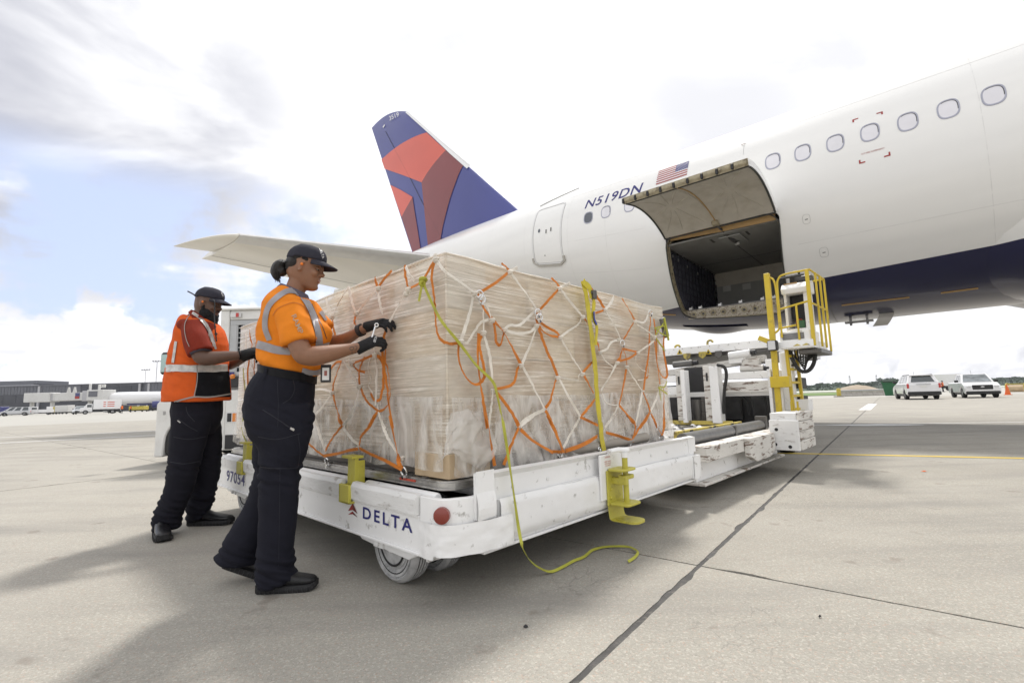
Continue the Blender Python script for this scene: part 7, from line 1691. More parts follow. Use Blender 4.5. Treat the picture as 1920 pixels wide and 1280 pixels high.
def hand(fig, root, wrist, dir_, up, side, curl, sc=1.0, mat_='glove', name='glove', spread=0.0):
    """five separate fingers curling; dir_ = knuckle direction, up = back of the hand, side=+1 thumb towards +x of hand frame"""
    d = Vector(dir_).normalized(); u = Vector(up); u = (u - d * u.dot(d)).normalized(); s_ = d.cross(u).normalized() * side
    w = Vector(wrist); mb = MB(MW[root.name])
    def chain(p, dirs, lens, rads):
        pts = [p]; 
        for dd_, l_ in zip(dirs, lens): pts.append(pts[-1] + dd_ * l_ * sc)
        mb.tube(pts, [r * sc for r in rads], 9)
        mb_e = pts[-1]; fig.ell(mb, mb_e, (rads[-1] * sc,) * 3, None, 8)
        for q, r in zip(pts[1:-1], rads[1:-1]): fig.ell(mb, q, (r * sc * 1.02,) * 3, None, 8)
    # cuff + palm
    fig.tube(mb, [(w - d * .030 * sc, .031 * sc, .031 * sc), (w, .029 * sc, .030 * sc), (w + d * .03 * sc, .026 * sc, .036 * sc), (w + d * .06 * sc, .022 * sc, .042 * sc), (w + d * .085 * sc, .018 * sc, .040 * sc)], 14, True, 3, s_)
    for k_, (off, L_, r) in enumerate(((.031, .95, .0105), (.011, 1.06, .0108), (-.010, 1.0, .0103), (-.030, .80, .0092))):
        a = curl * (1 + .08 * k_) ; p = w + d * (.084 - .004 * abs(k_ - 1)) * sc + s_ * off * sc + u * .003; sp = s_ * (off * spread * 6)
        dirs = []; ang = a * .55
        for q in range(3): dirs.append((d * cos(ang) - u * sin(ang) + sp).normalized()); ang += a * .85
        chain(p - d * .02 * sc, [dirs[0]] + dirs, [.02, .036 * L_, .024 * L_, .019 * L_], [r * 1.1, r * 1.08, r, r * .95, r * .85])
    tb = w + d * .028 * sc + s_ * .026 * sc - u * .006; td1 = (d * .72 + s_ * .62 - u * .32).normalized(); td2 = (d * .9 + s_ * .12 - u * .45).normalized(); td3 = (d * .85 - s_ * .35 - u * .42).normalized()
    chain(tb, [td1, td2, td3], [.036, .032, .026], [.0155, .0135, .0115, .0098])
    return fuse(name, mb, M[mat_], root, .0042, 2)
def shoe(fig, root, heel, yaw, pitch, L_, mat_up, boot=False):
    T = MW[root.name] @ Matrix.Translation(heel) @ Matrix.Rotation(yaw, 4, 'Z') @ Matrix.Rotation(pitch, 4, 'Y')
    def outline(x): # half width along the length 0..1
        return L_ * (.118 + .058 * sin(min(1, x * 1.25) * pi * .62) - .02 * sin(x * pi)) * (1 if x < .86 else sqrt(max(0, 1 - ((x - .86) / .15) ** 2)) ) * (sqrt(min(1, x / .07)) if x < .07 else 1)
    xs = [0.0, .01, .03, .07, .15, .25, .35, .45, .55, .65, .75, .83, .9, .95, .98, .999]; b = MB(T); hgt = .034 if boot else .030
    ring = [(x * L_, outline(x)) for x in xs] + [(x * L_, -outline(x)) for x in xs[::-1]]
    rise = lambda x: .018 * max(0, (x / L_ - .78) / .22) ** 2 + (.006 * max(0, .08 - x / L_) / .08)
    k = len(ring); vs = [Vector((x, y * .97, rise(x))) for x, y in ring] + [Vector((x, y * 1.05, rise(x) + hgt * .55)) for x, y in ring] + [Vector((x, y * .98, rise(x) * .8 + hgt)) for x, y in ring]
    b.add(vs, [tuple(range(k - 1, -1, -1)), tuple(2 * k + i for i in range(k))] + [(r * k + i, r * k + (i + 1) % k, (r + 1) * k + (i + 1) % k, (r + 1) * k + i) for r in (0, 1) for i in range(k)])
    so = b.build('sole', M['sole'], root, bevel=.002)
    g = MB(T)   # grooves round the sole
    for i in range(13):
        x = L_ * (.05 + .9 * i / 12); w_ = outline(x / L_) * 1.055
        for sgn in (1, -1): g.box(x - .0016, x + .0016, sgn * w_ - .003, sgn * w_ + .003, rise(x) + .004, rise(x) + hgt * .8)
    go_ = g.build('sole_groove', M['black'], root); go_['kind'] = 'stuff'
    u = MB(T); H = (.125 if boot else .085)
    secs = []
    for x, hz_, wf in ((.02, H * .92, .62), (.08, H, .86), (.20, H * 1.0, .92), (.32, H * .93, .92), (.42, H * .76, .93), (.54, .068, .95), (.68, .056, .97), (.82, .047, .95), (.92, .036, .9), (.985, .020, .75)):
        w_ = outline(x) * wf; sec = []
        for j in range(16):
            an = 2 * pi * j / 16; cy_, cz_ = cos(an), sin(an); sec.append(Vector((x * L_, w_ * (abs(cy_) ** .8) * (1 if cy_ > 0 else -1) * (1 if cz_ < 0 else (.62 + .38 * (1 - cz_)) if x < .45 else 1), hgt * .8 + (hz_) * (.5 + .5 * cz_) + rise(x * L_) * .6)))
        secs.append(sec)
    u.add([p for s_ in secs for p in s_], [(i * 16 + j, i * 16 + (j + 1) % 16, (i + 1) * 16 + (j + 1) % 16, (i + 1) * 16 + j) for i in range(len(secs) - 1) for j in range(16)] + [tuple(range(15, -1, -1)), tuple((len(secs) - 1) * 16 + j for j in range(16))])
    uo = fuse('shoe_upper', u, M[mat_up], root, .006, 2)
    l_ = MB(T)
    for i in range(5):
        x = L_ * (.36 + .055 * i); z = hgt * .8 + H * .93 * (1 - .0) - (.019 if not boot else .025) * (i + .2) * (1.05 if boot else .62) ; w_ = outline(.4) * .42
        l_.tube(catmull([(x, -w_, z - .010), (x + .006, 0, z + .004), (x, w_, z - .010)], 4), .0032, 5)
    l_.build('laces', M['black'], root, smooth='all')
    return T

def fold_fn(seed, amp, sx=9, sz=3.2, knee=None):
    def f(c):
        a = mnoise.noise(Vector((c.x * sx, c.y * sx, c.z * sz + seed))); b = mnoise.noise(Vector((c.x * sx * .5 + c.z * 5, c.y * sx * .6, c.z * 9 + seed * 2)))
        v = amp * (a * .8 + (1 - 2.2 * abs(b)) * .45)
        if knee:
            for kz, ka in knee: v += ka * math.exp(-((c.z - kz) / .09) ** 2) * (mnoise.noise(Vector((c.x * 7, c.y * 7, c.z * 42 + c.x * 18 + seed))) )
        return v
    return f

# ------------------------------------------------ woman
WM = frame(Vector((-1.175, 2.57, 0)), R(9)); fw = Fig(WM)
wo = thing('person', WM, 'woman in an orange short-sleeved work shirt, dark cap and ponytail, fastening the cargo net', 'person', )
P_ = fw.p
torso = MB(WM)
fw.tube(torso, [(P_(541, 706), .120, .130), (P_(541, 696), .138, .146), (P_(544, 686), .158, .158), (P_(546, 672), .170, .160), (P_(551, 645), .180, .168), (P_(550, 615), .178, .180), (P_(546, 590), .158, .195), (P_(541, 570), .125, .180), (P_(543, 556), .085, .120), (P_(549, 545), .062, .068)], 26, True, 4)
fw.ell(torso, P_(595, 628, .075), (.075, .08, .075)); fw.ell(torso, P_(595, 628, -.075), (.075, .08, .075))
def sleeve(mb, fig, sh, mid, end, r):
    fig.tube(mb, [(sh, r[0], r[0] * .9), (mid, r[1], r[1] * .85), (end, r[2], r[2] * .85)], 16, True, 5)
sleeve(torso, fw, P_(545, 582, -.145), P_(553, 610, -.195), P_(561, 643, -.215), (.080, .082, .086))
sleeve(torso, fw, P_(562, 580, .145), P_(585, 598, .19), P_(608, 622, .185), (.078, .070, .066))
def shirt_fold(c):
    v = .008 * mnoise.noise(Vector((c.x * 10, c.y * 8, c.z * 5 + 1))) + .006 * (1 - 2 * abs(mnoise.noise(Vector((c.x * 6 + c.z * 9, c.y * 5, c.z * 8 - c.x * 6 + 3)))))
    v += .010 * math.exp(-((c.z - 1.10) / .05) ** 2) * (mnoise.noise(Vector((c.x * 16, c.y * 16, c.z * 14 + 5))) + .2)
    return v
shirt = fuse('shirt', torso, M['orange_shirt'], wo, .0085, 5, shirt_fold)
legs = MB(WM)
fw.tube(legs, [(P_(540, 694), .142, .152), (P_(537, 712), .152, .168), (P_(529, 735), .168, .182), (P_(524, 757), .172, .188), (P_(522, 780), .162, .182), (P_(522, 800), .12, .12)], 24, True, 4)
fw.tube(legs, [(P_(522, 765, -.085), .165, .105), (P_(526, 800, -.09), .158, .112), (P_(530, 835, -.09), .124, .105), (P_(526, 870, -.085), .103, .095), (P_(524, 905, -.082), .095, .088), (P_(522, 950, -.08), .091, .086), (P_(519, 1000, -.078), .085, .082), (P_(517, 1045, -.075), .085, .080), (P_(520, 1080, -.075), .093, .084), (P_(522, 1092, -.075), .090, .080)], 20, True, 4)
fw.tube(legs, [(P_(522, 765, .085), .155, .105), (P_(521, 810, .09), .132, .105), (P_(516, 855, .09), .108, .098), (P_(508, 900, .09), .096, .09), (P_(492, 945, .095), .088, .084), (P_(470, 995, .10), .094, .086), (P_(450, 1038, .10), .098, .086), (P_(446, 1052, .10), .096, .084)], 20, True, 4)
tr_o = fuse('trousers', legs, M['trouser'], wo, .009, 4, fold_fn(2, .0095, 9, 3.4, [(P_(530, 885).z, .020), (.12, .022), (P_(520, 780).z, .012)]))
body = MB(WM)
fw.tube(body, [(P_(546, 572), .055, .058), (P_(549, 556), .053, .052), (P_(555, 540), .052, .050), (P_(562, 524), .054, .050), (P_(566, 512), .052, .05)], 18, True, 4)
fw.tube(body, [(P_(548, 605, -.19), .045, .045), (P_(556, 635, -.222), .050, .046), (P_(566, 660, -.235), .050, .046), (P_(574, 667, -.235), .048, .044), (P_(592, 667, -.225), .050, .046), (P_(620, 662, -.19), .044, .042), (P_(648, 656, -.155), .033, .033), (P_(674, 651, -.125), .027, .029)], 16, True, 4)
fw.tube(body, [(P_(585, 595, .185), .042, .042), (P_(605, 622, .185), .045, .042), (P_(620, 641, .165), .043, .04), (P_(634, 641, .15), .042, .04), (P_(655, 632, .085), .034, .033), (P_(672, 622, .04), .028, .029), (P_(690, 613, .005), .025, .027)], 16, True, 4)
fw.tube(body, [(P_(543, 700), .11, .13), (P_(545, 660), .13, .14), (P_(545, 610), .13, .15), (P_(545, 575), .09, .13)], 14, True, 3)
hc = P_(573, 503, 0.0)
Hw = head(fw, wo, hc, R(13), 1.0, 'skin_w', False, body)
bo = fuse('body', body, M['skin_w'], wo, .0055, 2)
face_bits(fw, wo, Hw, False, 'skin_w'); cp_o = cap(fw, wo, Hw)
def HB(name, mat_, fn, root, Hm, smooth='all', fix=True):
    b = MB(MW[root.name] @ Hm); fn(b); return b.build(name, M[mat_], root, smooth=smooth, fix=fix)
# hair under the cap, ponytail with strands
hb_ = MB(WM @ Hw)
fw.ell(hb_, (-.048, 0, .010), (.062, .078, .052)); fw.ell(hb_, (-.030, 0, .040), (.075, .080, .04)); fw.ell(hb_, (.006, .068, .036), (.024, .012, .016)); fw.ell(hb_, (.006, -.068, .036), (.024, .012, .016)); fw.ell(hb_, (-.070, 0, -.020), (.032, .05, .03))
hair_o = fuse('hair', hb_, M['hair'], wo, .005, 2)
pt = MB(WM)
t0 = P_(535, 499); fw.tube(pt, [(t0, .022, .022), (P_(529, 497), .034, .034), (P_(523, 502), .038, .036), (P_(519, 510), .034, .032), (P_(518, 518), .022, .022), (P_(519, 525), .010, .010)], 14, True, 4); fw.ell(pt, P_(527, 508), (.036, .034, .032))
fuse('ponytail', pt, M['hair'], wo, .005, 2, lambda c: .004 * mnoise.noise(Vector((c.x * 60, c.y * 90, c.z * 14))))
rnd = random.Random(3); st_ = MB(WM)
for i in range(70):
    a = P_(rnd.uniform(522, 534), rnd.uniform(494, 506), rnd.uniform(-.025, .025)); c_ = P_(rnd.uniform(514, 526), rnd.uniform(504, 516), rnd.uniform(-.03, .03)); e_ = P_(rnd.uniform(515, 528), rnd.uniform(518, 532), rnd.uniform(-.03, .03))
    st_.tube(catmull([a, c_, e_], 5), [.0012] * 10 + [.0004], 3)
for i in range(40):
    a = Vector((rnd.uniform(-.10, .0), rnd.choice((-1, 1)) * rnd.uniform(.04, .075), rnd.uniform(.0, .03))); a = Hw @ a; st_.tube([a, a + (t0 - a) * .5 + Vector((0, 0, -.004)), t0], .0011, 3)
st_.build('hair_strand', M['hair'], wo, smooth='all'); wo.children[-1]['kind'] = 'stuff'
HB('earring', 'chrome', lambda b: fw.ell(b, (-.004, -.0875, -.028), (.0022,) * 3), wo, Hw)
# collar
cl_ = MB(WM); 
def collar_pts(c0, a, b_, tilt, lift):
    return [c0 + Vector((a * cos(t), b_ * sin(t), lift - tilt * cos(t))) for t in [2 * pi * i / 40 for i in range(41)]]
c0 = P_(552, 550)
ra = collar_pts(c0, .070, .074, .030, .022); rb = collar_pts(c0, .088, .092, .046, -.012)
cl_.add([q for p in zip(ra, rb) for q in p], [(2 * i, 2 * i + 1, 2 * i + 3, 2 * i + 2) for i in range(40)]); cl_.add([q + Vector((0, 0, -.004)) for p in zip(ra, rb) for q in p], [(2 * i, 2 * i + 2, 2 * i + 3, 2 * i + 1) for i in range(40)])
cl_.build('collar', M['purple_grey'], wo, smooth='all', fix=False)
bvs = bvh_of([shirt]); bvt = bvh_of([tr_o]); bvb = bvh_of([bo])
tape = M['reflective']
drape('reflective_band', bvs, [(483, 645), (500, 650), (520, 656), (545, 658)], 15, tape, wo)
drape('reflective_band', bvs, [(592, 650), (604, 650), (618, 646)], 11, tape, wo)
drape('reflective_band', bvs, [(556, 547), (540, 546), (522, 556), (506, 572), (499, 592), (498, 615), (506, 638)], 10, tape, wo)
drape('reflective_band', bvs, [(556, 547), (570, 560), (583, 583), (591, 605), (597, 628), (599, 650)], [11, 13], tape, wo)
drape('reflective_band', bvs, [(600, 584), (606, 592), (611, 600)], 7, tape, wo)
drape('shirt_placket', bvs, [(584, 570), (593, 590), (604, 612), (612, 635)], 1.2, M['black'], wo, .003, na=2)
drape('shirt_tail', bvs, [(566, 694), (585, 698), (603, 696)], 9, tape, wo, .006)
drape('sleeve_seam', bvs, [(531, 648), (548, 649), (568, 647), (590, 642)], 1.3, M['livery_red'] if False else mat('seam_orange', (.50, .15, .02), .8), wo, .003, na=2)
drape('shoulder_seam', bvs, [(512, 592), (520, 580), (535, 572), (552, 568), (568, 574), (577, 588)], 1.2, bpy.data.materials['seam_orange'], wo, .003, na=2)
drape_text('sleeve_lettering', bvs, 'RAMP', (547, 593), (14, 34), (8, -4), mat('sleeve_print', (.42, .30, .20), .5), wo, .004)
# belt, pockets, zips
bl_ = MB(WM); bc = P_(540, 701); N_ = 48; rad = []
_v = [v.co for v in tr_o.data.vertices] + [v.co for v in shirt.data.vertices]; _n = len(tr_o.data.vertices); bv2 = BVHTree.FromPolygons(_v, [tuple(p.vertices) for p in tr_o.data.polygons] + [tuple(i + _n for i in p.vertices) for p in shirt.data.polygons])
vs = []
for i in range(N_):
    t = 2 * pi * i / N_; d_ = Vector((cos(t), sin(t), 0)); tilt_ = -.035 * cos(t)
    o_ = Vector((bc.x, bc.y, bc.z + tilt_)); h, *_r = bv2.ray_cast(o_ + d_ * .5, -d_); r = (h - o_).length if h is not None else .15
    for z, e in ((-.024, .000), (-.024, .009), (.020, .010), (.020, .000)): vs.append(o_ + d_ * (r + e) + Vector((0, 0, z)))
bl_.add(vs, [(4 * i + j, 4 * ((i + 1) % N_) + j, 4 * ((i + 1) % N_) + (j + 1) % 4, 4 * i + (j + 1) % 4) for i in range(N_) for j in range(4)])
belt_o = bl_.build('belt', M['belt'], wo, smooth=True)
bvt2 = bvh_of([tr_o, belt_o]); drape('belt_loop', bvt2, [(500, 690), (497, 702), (492, 712)], 6, M['trouser'], wo, .004); drape('belt_keeper', bvt2, [(567, 698), (566, 708), (564, 716)], 5, M['belt'], wo, .004)
M['stitch'] = mat('trouser_stitch', (0.020, 0.020, 0.028), .8)
for pts, w_ in (([(549, 712), (552, 728), (545, 745), (530, 757)], 1.3), ([(520, 712), (522, 760), (521, 800)], .8), ([(493, 768), (515, 782), (545, 803)], 1.6), ([(484, 818), (520, 823), (563, 812)], 1.2), ([(488, 874), (520, 878), (558, 876)], 1.4), ([(558, 812), (562, 845), (558, 876)], 1.0), ([(525, 880), (524, 960), (522, 1060)], .7)):
    drape('trouser_seam', bvt, pts, w_, M['stitch'], wo, .003, na=2)
drape('zip_pull', bvt, [(544, 802), (551, 806)], 3.5, M['steel'], wo, .006, na=3, smoothp=False)
# ankles are covered; gloves
g1 = hand(fw, wo, P_(678, 650, -.122), P_(712, 634, -.112) - P_(678, 650, -.122), Vector((0, -.55, .75)), -1, 1.05, 1.08)
g2 = hand(fw, wo, P_(694, 611, .0), P_(722, 602, -.055) - P_(694, 611, .0), Vector((-.1, -.45, .8)), -1, .62, 1.02, spread=.35)
bvg = bvh_of([g1]); drape_text('glove_lettering', bvg, 'DELTA', (700, 641), (3, -10), (4, 1), M['white_print'], wo, .003, .01)
w_ = MB(WM); a = P_(676, 619, .032); d_ = (P_(690, 613, .005) - a).normalized(); w_.lathe([(-.012, .031), (-.012, .036), (.014, .035), (.014, .030)], a, d_, 20); w_.build('wrist_band', M['black'], wo, smooth=True)
for pts in ([(659, 650), (656, 652), (657, 656), (662, 655), (663, 651), (659, 650)], [(665, 648), (669, 650), (668, 655), (664, 655)], [(660, 658), (660, 663), (664, 664), (667, 660)]): drape('tattoo', bvb, pts, .9, M['tattoo'], wo, .0012, na=2)
# badge
bd = MB(WM); c_ = P_(611, 700, -.155); bd.box(c_.x - .026, c_.x + .026, c_.y - .003, c_.y + .003, c_.z - .046, c_.z + .046); bdo = bd.build('badge_holder', M['black'], wo, bevel=.004)
bd = MB(WM); bd.box(c_.x - .017, c_.x + .017, c_.y - .0045, c_.y - .0035, c_.z - .034, c_.z + .030); bd.build('badge_card', M['badge_white'], bdo)
bd = MB(WM); bd.box(c_.x - .007, c_.x + .007, c_.y - .006, c_.y - .005, c_.z - .012, c_.z + .014); bd.build('badge_photo', M['lip_w'], bdo)
bd = MB(WM); bd.tube([c_ + Vector((0, 0, .045)), P_(606, 684, -.13)], .002, 5); bd.build('badge_clip', M['chrome'], bdo)
# shoes
a = P_(479, 1104, -.075); a.z = .0; shoe(fw, wo, Vector((a.x, -.075, 0)), R(-3), 0, P_(597, 1100, -.075).x - a.x, 'shoe')
tip = P_(484, 1083, .10); hl = P_(414, 1046, .10); L_s = .30
pitch_ = math.asin(max(-.9, min(.9, (hl.z - .02) / L_s))); shoe(fw, wo, Vector((hl.x, .10, hl.z - .035)), R(4), R(23), L_s, 'shoe')
# cap print, tether fitting in her hands
bvc = bvh_of([cp_o]); drape_text('cap_lettering', bvc, 'DELTA', (598, 466), (6, 19), (4, -1.3), M['white_print'], wo, .002, .0)
tl = MB(WM); a = P_(697, 634, -.12); c_ = P_(704, 612, -.10); tl.tube([a, c_], .0055, 8); tl.ring(c_ + Vector((0.006, 0, .008)), (0, 1, 0), .009, .0035, 14, 6)
tool = tl.build('net_buckle', M['chrome'], None, smooth=True); tag(tool, 'small silver buckle of the net held between the gloves of the woman', 'buckle')
strap(0, None, [(701, 650), (708, 700), (704, 760)], 'w', .016, off=.012); strap(0, None, [(722, 606), (724, 640), (722, 680)], 'o', .019, off=.010)

# ------------------------------------------------ man
MM = frame(Vector((-2.43, 3.74, 0)), R(4)); fm = Fig(MM)
mn = thing('person', MM, 'bearded man in an orange vest over a brick red shirt, black cap and black gloves', 'person')
P_ = fm.p
ts = MB(MM)
fm.tube(ts, [(P_(372, 700), .19, .17), (P_(374, 665), .19, .18), (P_(376, 630), .165, .20), (P_(371, 610), .115, .20), (P_(373, 599), .078, .12), (P_(379, 589), .062, .07)], 24, True, 4)
sleeve(ts, fm, P_(364, 612, -.15), P_(367, 635, -.215), P_(376, 661, -.235), (.085, .088, .088)); sleeve(ts, fm, P_(382, 612, .16), P_(398, 632, .20), P_(412, 650, .19), (.08, .075, .075))
sh2 = fuse('shirt', ts, M['red_shirt'], mn, .009, 4, fold_fn(5, .006, 8, 4))
vt = MB(MM)
fm.tube(vt, [(P_(369, 752), .238, .215), (P_(370, 730), .232, .212), (P_(371, 700), .215, .208), (P_(373, 670), .200, .205), (P_(375, 640), .185, .205), (P_(370, 617), .142, .198), (P_(366, 603), .100, .165), (P_(368, 595), .074, .115)], 28, True, 4)
vest = fuse('safety_vest', vt, M['vest_orange'], mn, .009, 4, fold_fn(9, .010, 6, 2.6, [(P_(370, 690).z, .010)]))
lg = MB(MM)
fm.tube(lg, [(P_(372, 735), .165, .175), (P_(370, 760), .175, .182), (P_(369, 790), .165, .175), (P_(369, 815), .12, .12)], 24, True, 4)
fm.tube(lg, [(P_(360, 775, -.09), .140, .105), (P_(355, 815, -.10), .130, .105), (P_(349, 850, -.11), .112, .096), (P_(342, 885, -.12), .098, .092), (P_(332, 925, -.13), .090, .088), (P_(318, 960, -.14), .088, .09), (P_(313, 983, -.14), .084, .086), (P_(313, 992, -.14), .080, .082)], 20, True, 4)
fm.tube(lg, [(P_(378, 775, .09), .135, .105), (P_(386, 815, .10), .115, .105), (P_(388, 850, .11), .105, .10), (P_(386, 885, .12), .10, .095), (P_(381, 920, .125), .092, .092), (P_(375, 950, .13), .086, .09), (P_(374, 966, .13), .086, .088), (P_(375, 972, .13), .082, .084)], 20, True, 4)
tm = fuse('trousers', lg, M['trouser2'], mn, .009, 4, fold_fn(7, .0105, 8, 3.2, [(P_(350, 870).z, .014), (.12, .020), (.22, .014)]))
bd_ = MB(MM)
fm.tube(bd_, [(P_(378, 608), .065, .068), (P_(379, 592), .062, .062), (P_(382, 580), .060, .058), (P_(387, 572), .058, .056)], 18, True, 4)
fm.tube(bd_, [(P_(366, 640, -.21), .05, .05), (P_(373, 662, -.235), .053, .05), (P_(381, 671, -.235), .054, .05), (P_(400, 671, -.215), .052, .048), (P_(424, 668, -.18), .042, .040), (P_(445, 666, -.15), .033, .034), (P_(453, 665, -.14), .032, .033)], 16, True, 4)
fm.tube(bd_, [(P_(395, 635, .19), .048, .048), (P_(412, 665, .19), .048, .046), (P_(425, 683, .16), .045, .043), (P_(440, 680, .10), .038, .038), (P_(455, 672, .03), .032, .033), (P_(462, 668, 0.0), .030, .032)], 16, True, 4)
fm.tube(bd_, [(P_(372, 735), .14, .15), (P_(374, 690), .15, .16), (P_(376, 640), .14, .17), (P_(376, 605), .09, .12)], 14, True, 3)
Hmn = head(fm, mn, P_(391, 570), R(14), 1.03, 'skin_m', True, bd_)
bm_o = fuse('body', bd_, M['skin_m'], mn, .006, 2)
face_bits(fm, mn, Hmn, True, 'skin_m'); cap_m = cap(fm, mn, Hmn)
be = MB(MM @ Hmn)
fm.ell(be, (.050, 0, -.108), (.054, .056, .045)); fm.ell(be, (.064, 0, -.142), (.044, .042, .048)); fm.ell(be, (.022, .052, -.075), (.042, .020, .042)); fm.ell(be, (.022, -.052, -.075), (.042, .020, .042)); fm.ell(be, (.008, .068, -.035), (.012, .009, .030)); fm.ell(be, (.008, -.068, -.035), (.012, .009, .030)); fm.ell(be, (.074, 0, -.084), (.018, .030, .014)); fm.ell(be, (.060, .040, -.078), (.022, .016, .024)); fm.ell(be, (.060, -.040, -.078), (.022, .016, .024))
fuse('beard', be, M['beard'], mn, .005, 2, lambda c: .0035 * mnoise.noise(c * 130) + .002 * mnoise.noise(c * 300))
mu = MB(MM @ Hmn); mu.tube(catmull([(.070, -.028, -.060), (.090, -.012, -.042), (.093, 0, -.040), (.090, .012, -.042), (.070, .028, -.060)], 4), .0045, 6); mu.build('moustache', M['beard'], mn, smooth='all')
bvv = bvh_of([vest, sh2]); bvv1 = bvh_of([vest]); bvt = bvh_of([tm])
drape('vest_side_panel', bvv1, [(399, 696), (399, 720), (399, 744)], [60, 66], M['vest_black'], mn, .004, na=22)
drape('reflective_band', bvv1, [(312, 690), (335, 690), (365, 691), (395, 691), (430, 689)], 13.5, M['silver_tape'], mn, .006)
drape('vest_edge', bvv1, [(369, 684), (370, 705), (368, 725), (364, 744)], 1.8, M['grey_trim'], mn, .008, na=3)
drape('vest_hem', bvv1, [(311, 757), (330, 752), (350, 747), (366, 744), (395, 744), (432, 738)], 2.6, M['grey_trim'], mn, .008, na=3)
drape('reflective_band', bvv, [(361, 587), (375, 597), (387, 612), (396, 632), (402, 655)], [5, 8], M['silver_tape'], mn, .006)
drape('vest_trim', bvv, [(356, 590), (350, 600), (347, 615), (350, 635), (356, 650)], 1.3, M['grey_trim'], mn, .006, na=2)
drape('vest_trim', bvv, [(362, 588), (378, 600), (388, 618), (395, 640)], 1.2, M['grey_trim'], mn, .007, na=2)
drape('reflective_band', bvv1, [(331, 640), (328, 660), (325, 680)], 5, M['silver_tape'], mn, .006)
drape('sleeve_cuff', bvh_of([sh2]), [(357, 663), (368, 658), (382, 655), (396, 657)], 5.5, M['purple_grey'], mn, .006)
cl_ = MB(MM); c0 = P_(378, 595); ra = collar_pts(c0, .072, .078, .040, .022); rb = collar_pts(c0, .088, .098, .056, -.012)
cl_.add([q for p in zip(ra, rb) for q in p], [(2 * i, 2 * i + 1, 2 * i + 3, 2 * i + 2) for i in range(40)]); cl_.add([q + Vector((0, 0, -.004)) for p in zip(ra, rb) for q in p], [(2 * i, 2 * i + 2, 2 * i + 3, 2 * i + 1) for i in range(40)]); cl_.build('collar', M['red_shirt'], mn, smooth='all', fix=False)
for pts, w_ in (([(349, 762), (352, 775), (365, 790)], 1.2), ([(326, 819), (355, 823), (385, 818)], 1.2), ([(320, 866), (345, 869), (374, 864)], 1.4), ([(334, 784), (352, 798), (370, 808)], 1.2)): drape('trouser_seam', bvt, pts, w_, M['stitch'], mn, .003, na=2)
drape('zip_pull', bvt, [(334, 788), (339, 792)], 2.2, M['steel'], mn, .006, na=3, smoothp=False)
g3 = hand(fm, mn, P_(455, 664, -.135), P_(482, 655, -.11) - P_(455, 664, -.135), Vector((0, -.5, .8)), -1, .8, 1.12); g4 = hand(fm, mn, P_(462, 669, .0), P_(484, 664, -.03) - P_(462, 669, .0), Vector((0, -.3, .9)), -1, .8, 1.05)
w_ = MB(MM); a = P_(449, 665, -.146); d_ = (P_(455, 664, -.135) - a).normalized(); w_.lathe([(-.005, .034), (-.005, .037), (.006, .037), (.006, .034)], a, d_, 18); w_.build('wrist_band', M['belt'], mn, smooth=True)
co_ = MB(MM); co_.tube(catmull([Hmn @ Vector((.055, -.088, .030)), P_(402, 565, -.10), P_(402, 590, -.095), P_(403, 612, -.12), P_(406, 640, -.10)], 6), .0045, 6); co_.ring(P_(405, 626, -.125), (0, 1, 0), .008, .004, 10, 5); co_.build('neck_cord', M['black'], mn, smooth='all')
co_ = MB(MM); co_.tube([P_(352, 546, .0), P_(360, 550, 0), P_(368, 555, 0)], .006, 6); co_.build('cap_strap', M['black'], mn, smooth='all')
bvc = bvh_of([cap_m]); drape_text('cap_lettering', bvc, 'DELTA', (414, 548), (3, 8), (2, -.8), M['white_print'], mn, .003, .0)
a = P_(287, 1006, -.145); shoe(fm, mn, Vector((P_(296, 1003, -.12).x, -.11, 0)), R(-52), 0, .31, 'boot', True)
a = P_(350, 983, .13); shoe(fm, mn, Vector((P_(352, 982, .13).x, .13, 0)), R(-4), 0, P_(440, 978, .13).x - P_(352, 978, .13).x, 'boot', True)
# ================================================================== DISTANT APRON
def VM(px, depth, az, z=0.0):
    """frame on the ground seen at pixel column px, depth metres ahead, heading az degrees clockwise from +Y"""
    p = polar(px, depth); p.z = z; return frame(p, R(90 - az))
def los(px): return degrees(math.atan((px - 960) / CAM_F))
M['car_white'] = mat('car_white', (0.74, 0.74, 0.75), .25, var=.02, coat=1.0); M['car_silver'] = mat('car_silver', (0.50, 0.51, 0.53), .3, metal=.3, var=.03, coat=1.0)
M['car_black'] = mat('car_black_plastic', (0.02, 0.02, 0.021), .6, var=.1); M['tyre'] = mat('tyre', (0.018, 0.018, 0.018), .85, var=.1); M['rim'] = mat('rim', (0.4, 0.4, 0.41), .3, metal=.8)
M['car_glass'] = mat('car_glass', (0.035, 0.045, 0.05), .05, var=.2, coat=1.0); M['glass_sky'] = mat('windscreen', (0.16, 0.18, 0.19), .04, var=.5, vscale=3, coat=1.0)
M['cone_orange'] = mat('cone_orange', (0.70, 0.13, 0.02), .6, var=.05); M['green_paint'] = mat('green_paint', (0.02, 0.12, 0.05), .5, var=.1); M['navy_paint'] = mat('navy_paint', (0.02, 0.025, 0.14), .35, var=.1, coat=.4)
M['terminal_metal'] = mat('terminal_metal', (0.125, 0.13, 0.15), .5, var=.06, metal=.2); M['terminal_dark'] = mat('terminal_dark', (0.035, 0.038, 0.05), .3, var=.25, vscale=.3); M['terminal_light'] = mat('terminal_light', (0.40, 0.40, 0.42), .6, var=.05)
M['bridge_white'] = mat('bridge_white', (0.56, 0.56, 0.55), .5, var=.05, dirt=(.36, .35, .33), dirt_amt=.4, dscale=.5); M['equipment_yellow'] = mat('equipment_yellow', (0.45, 0.36, 0.05), .6, var=.15)
def V(o, name, m_, fn, bevel=.0, smooth=False, par=None):
    b = MB(MW[o.name]); fn(b); return b.build(name, M[m_], par or o, smooth=smooth, bevel=bevel)
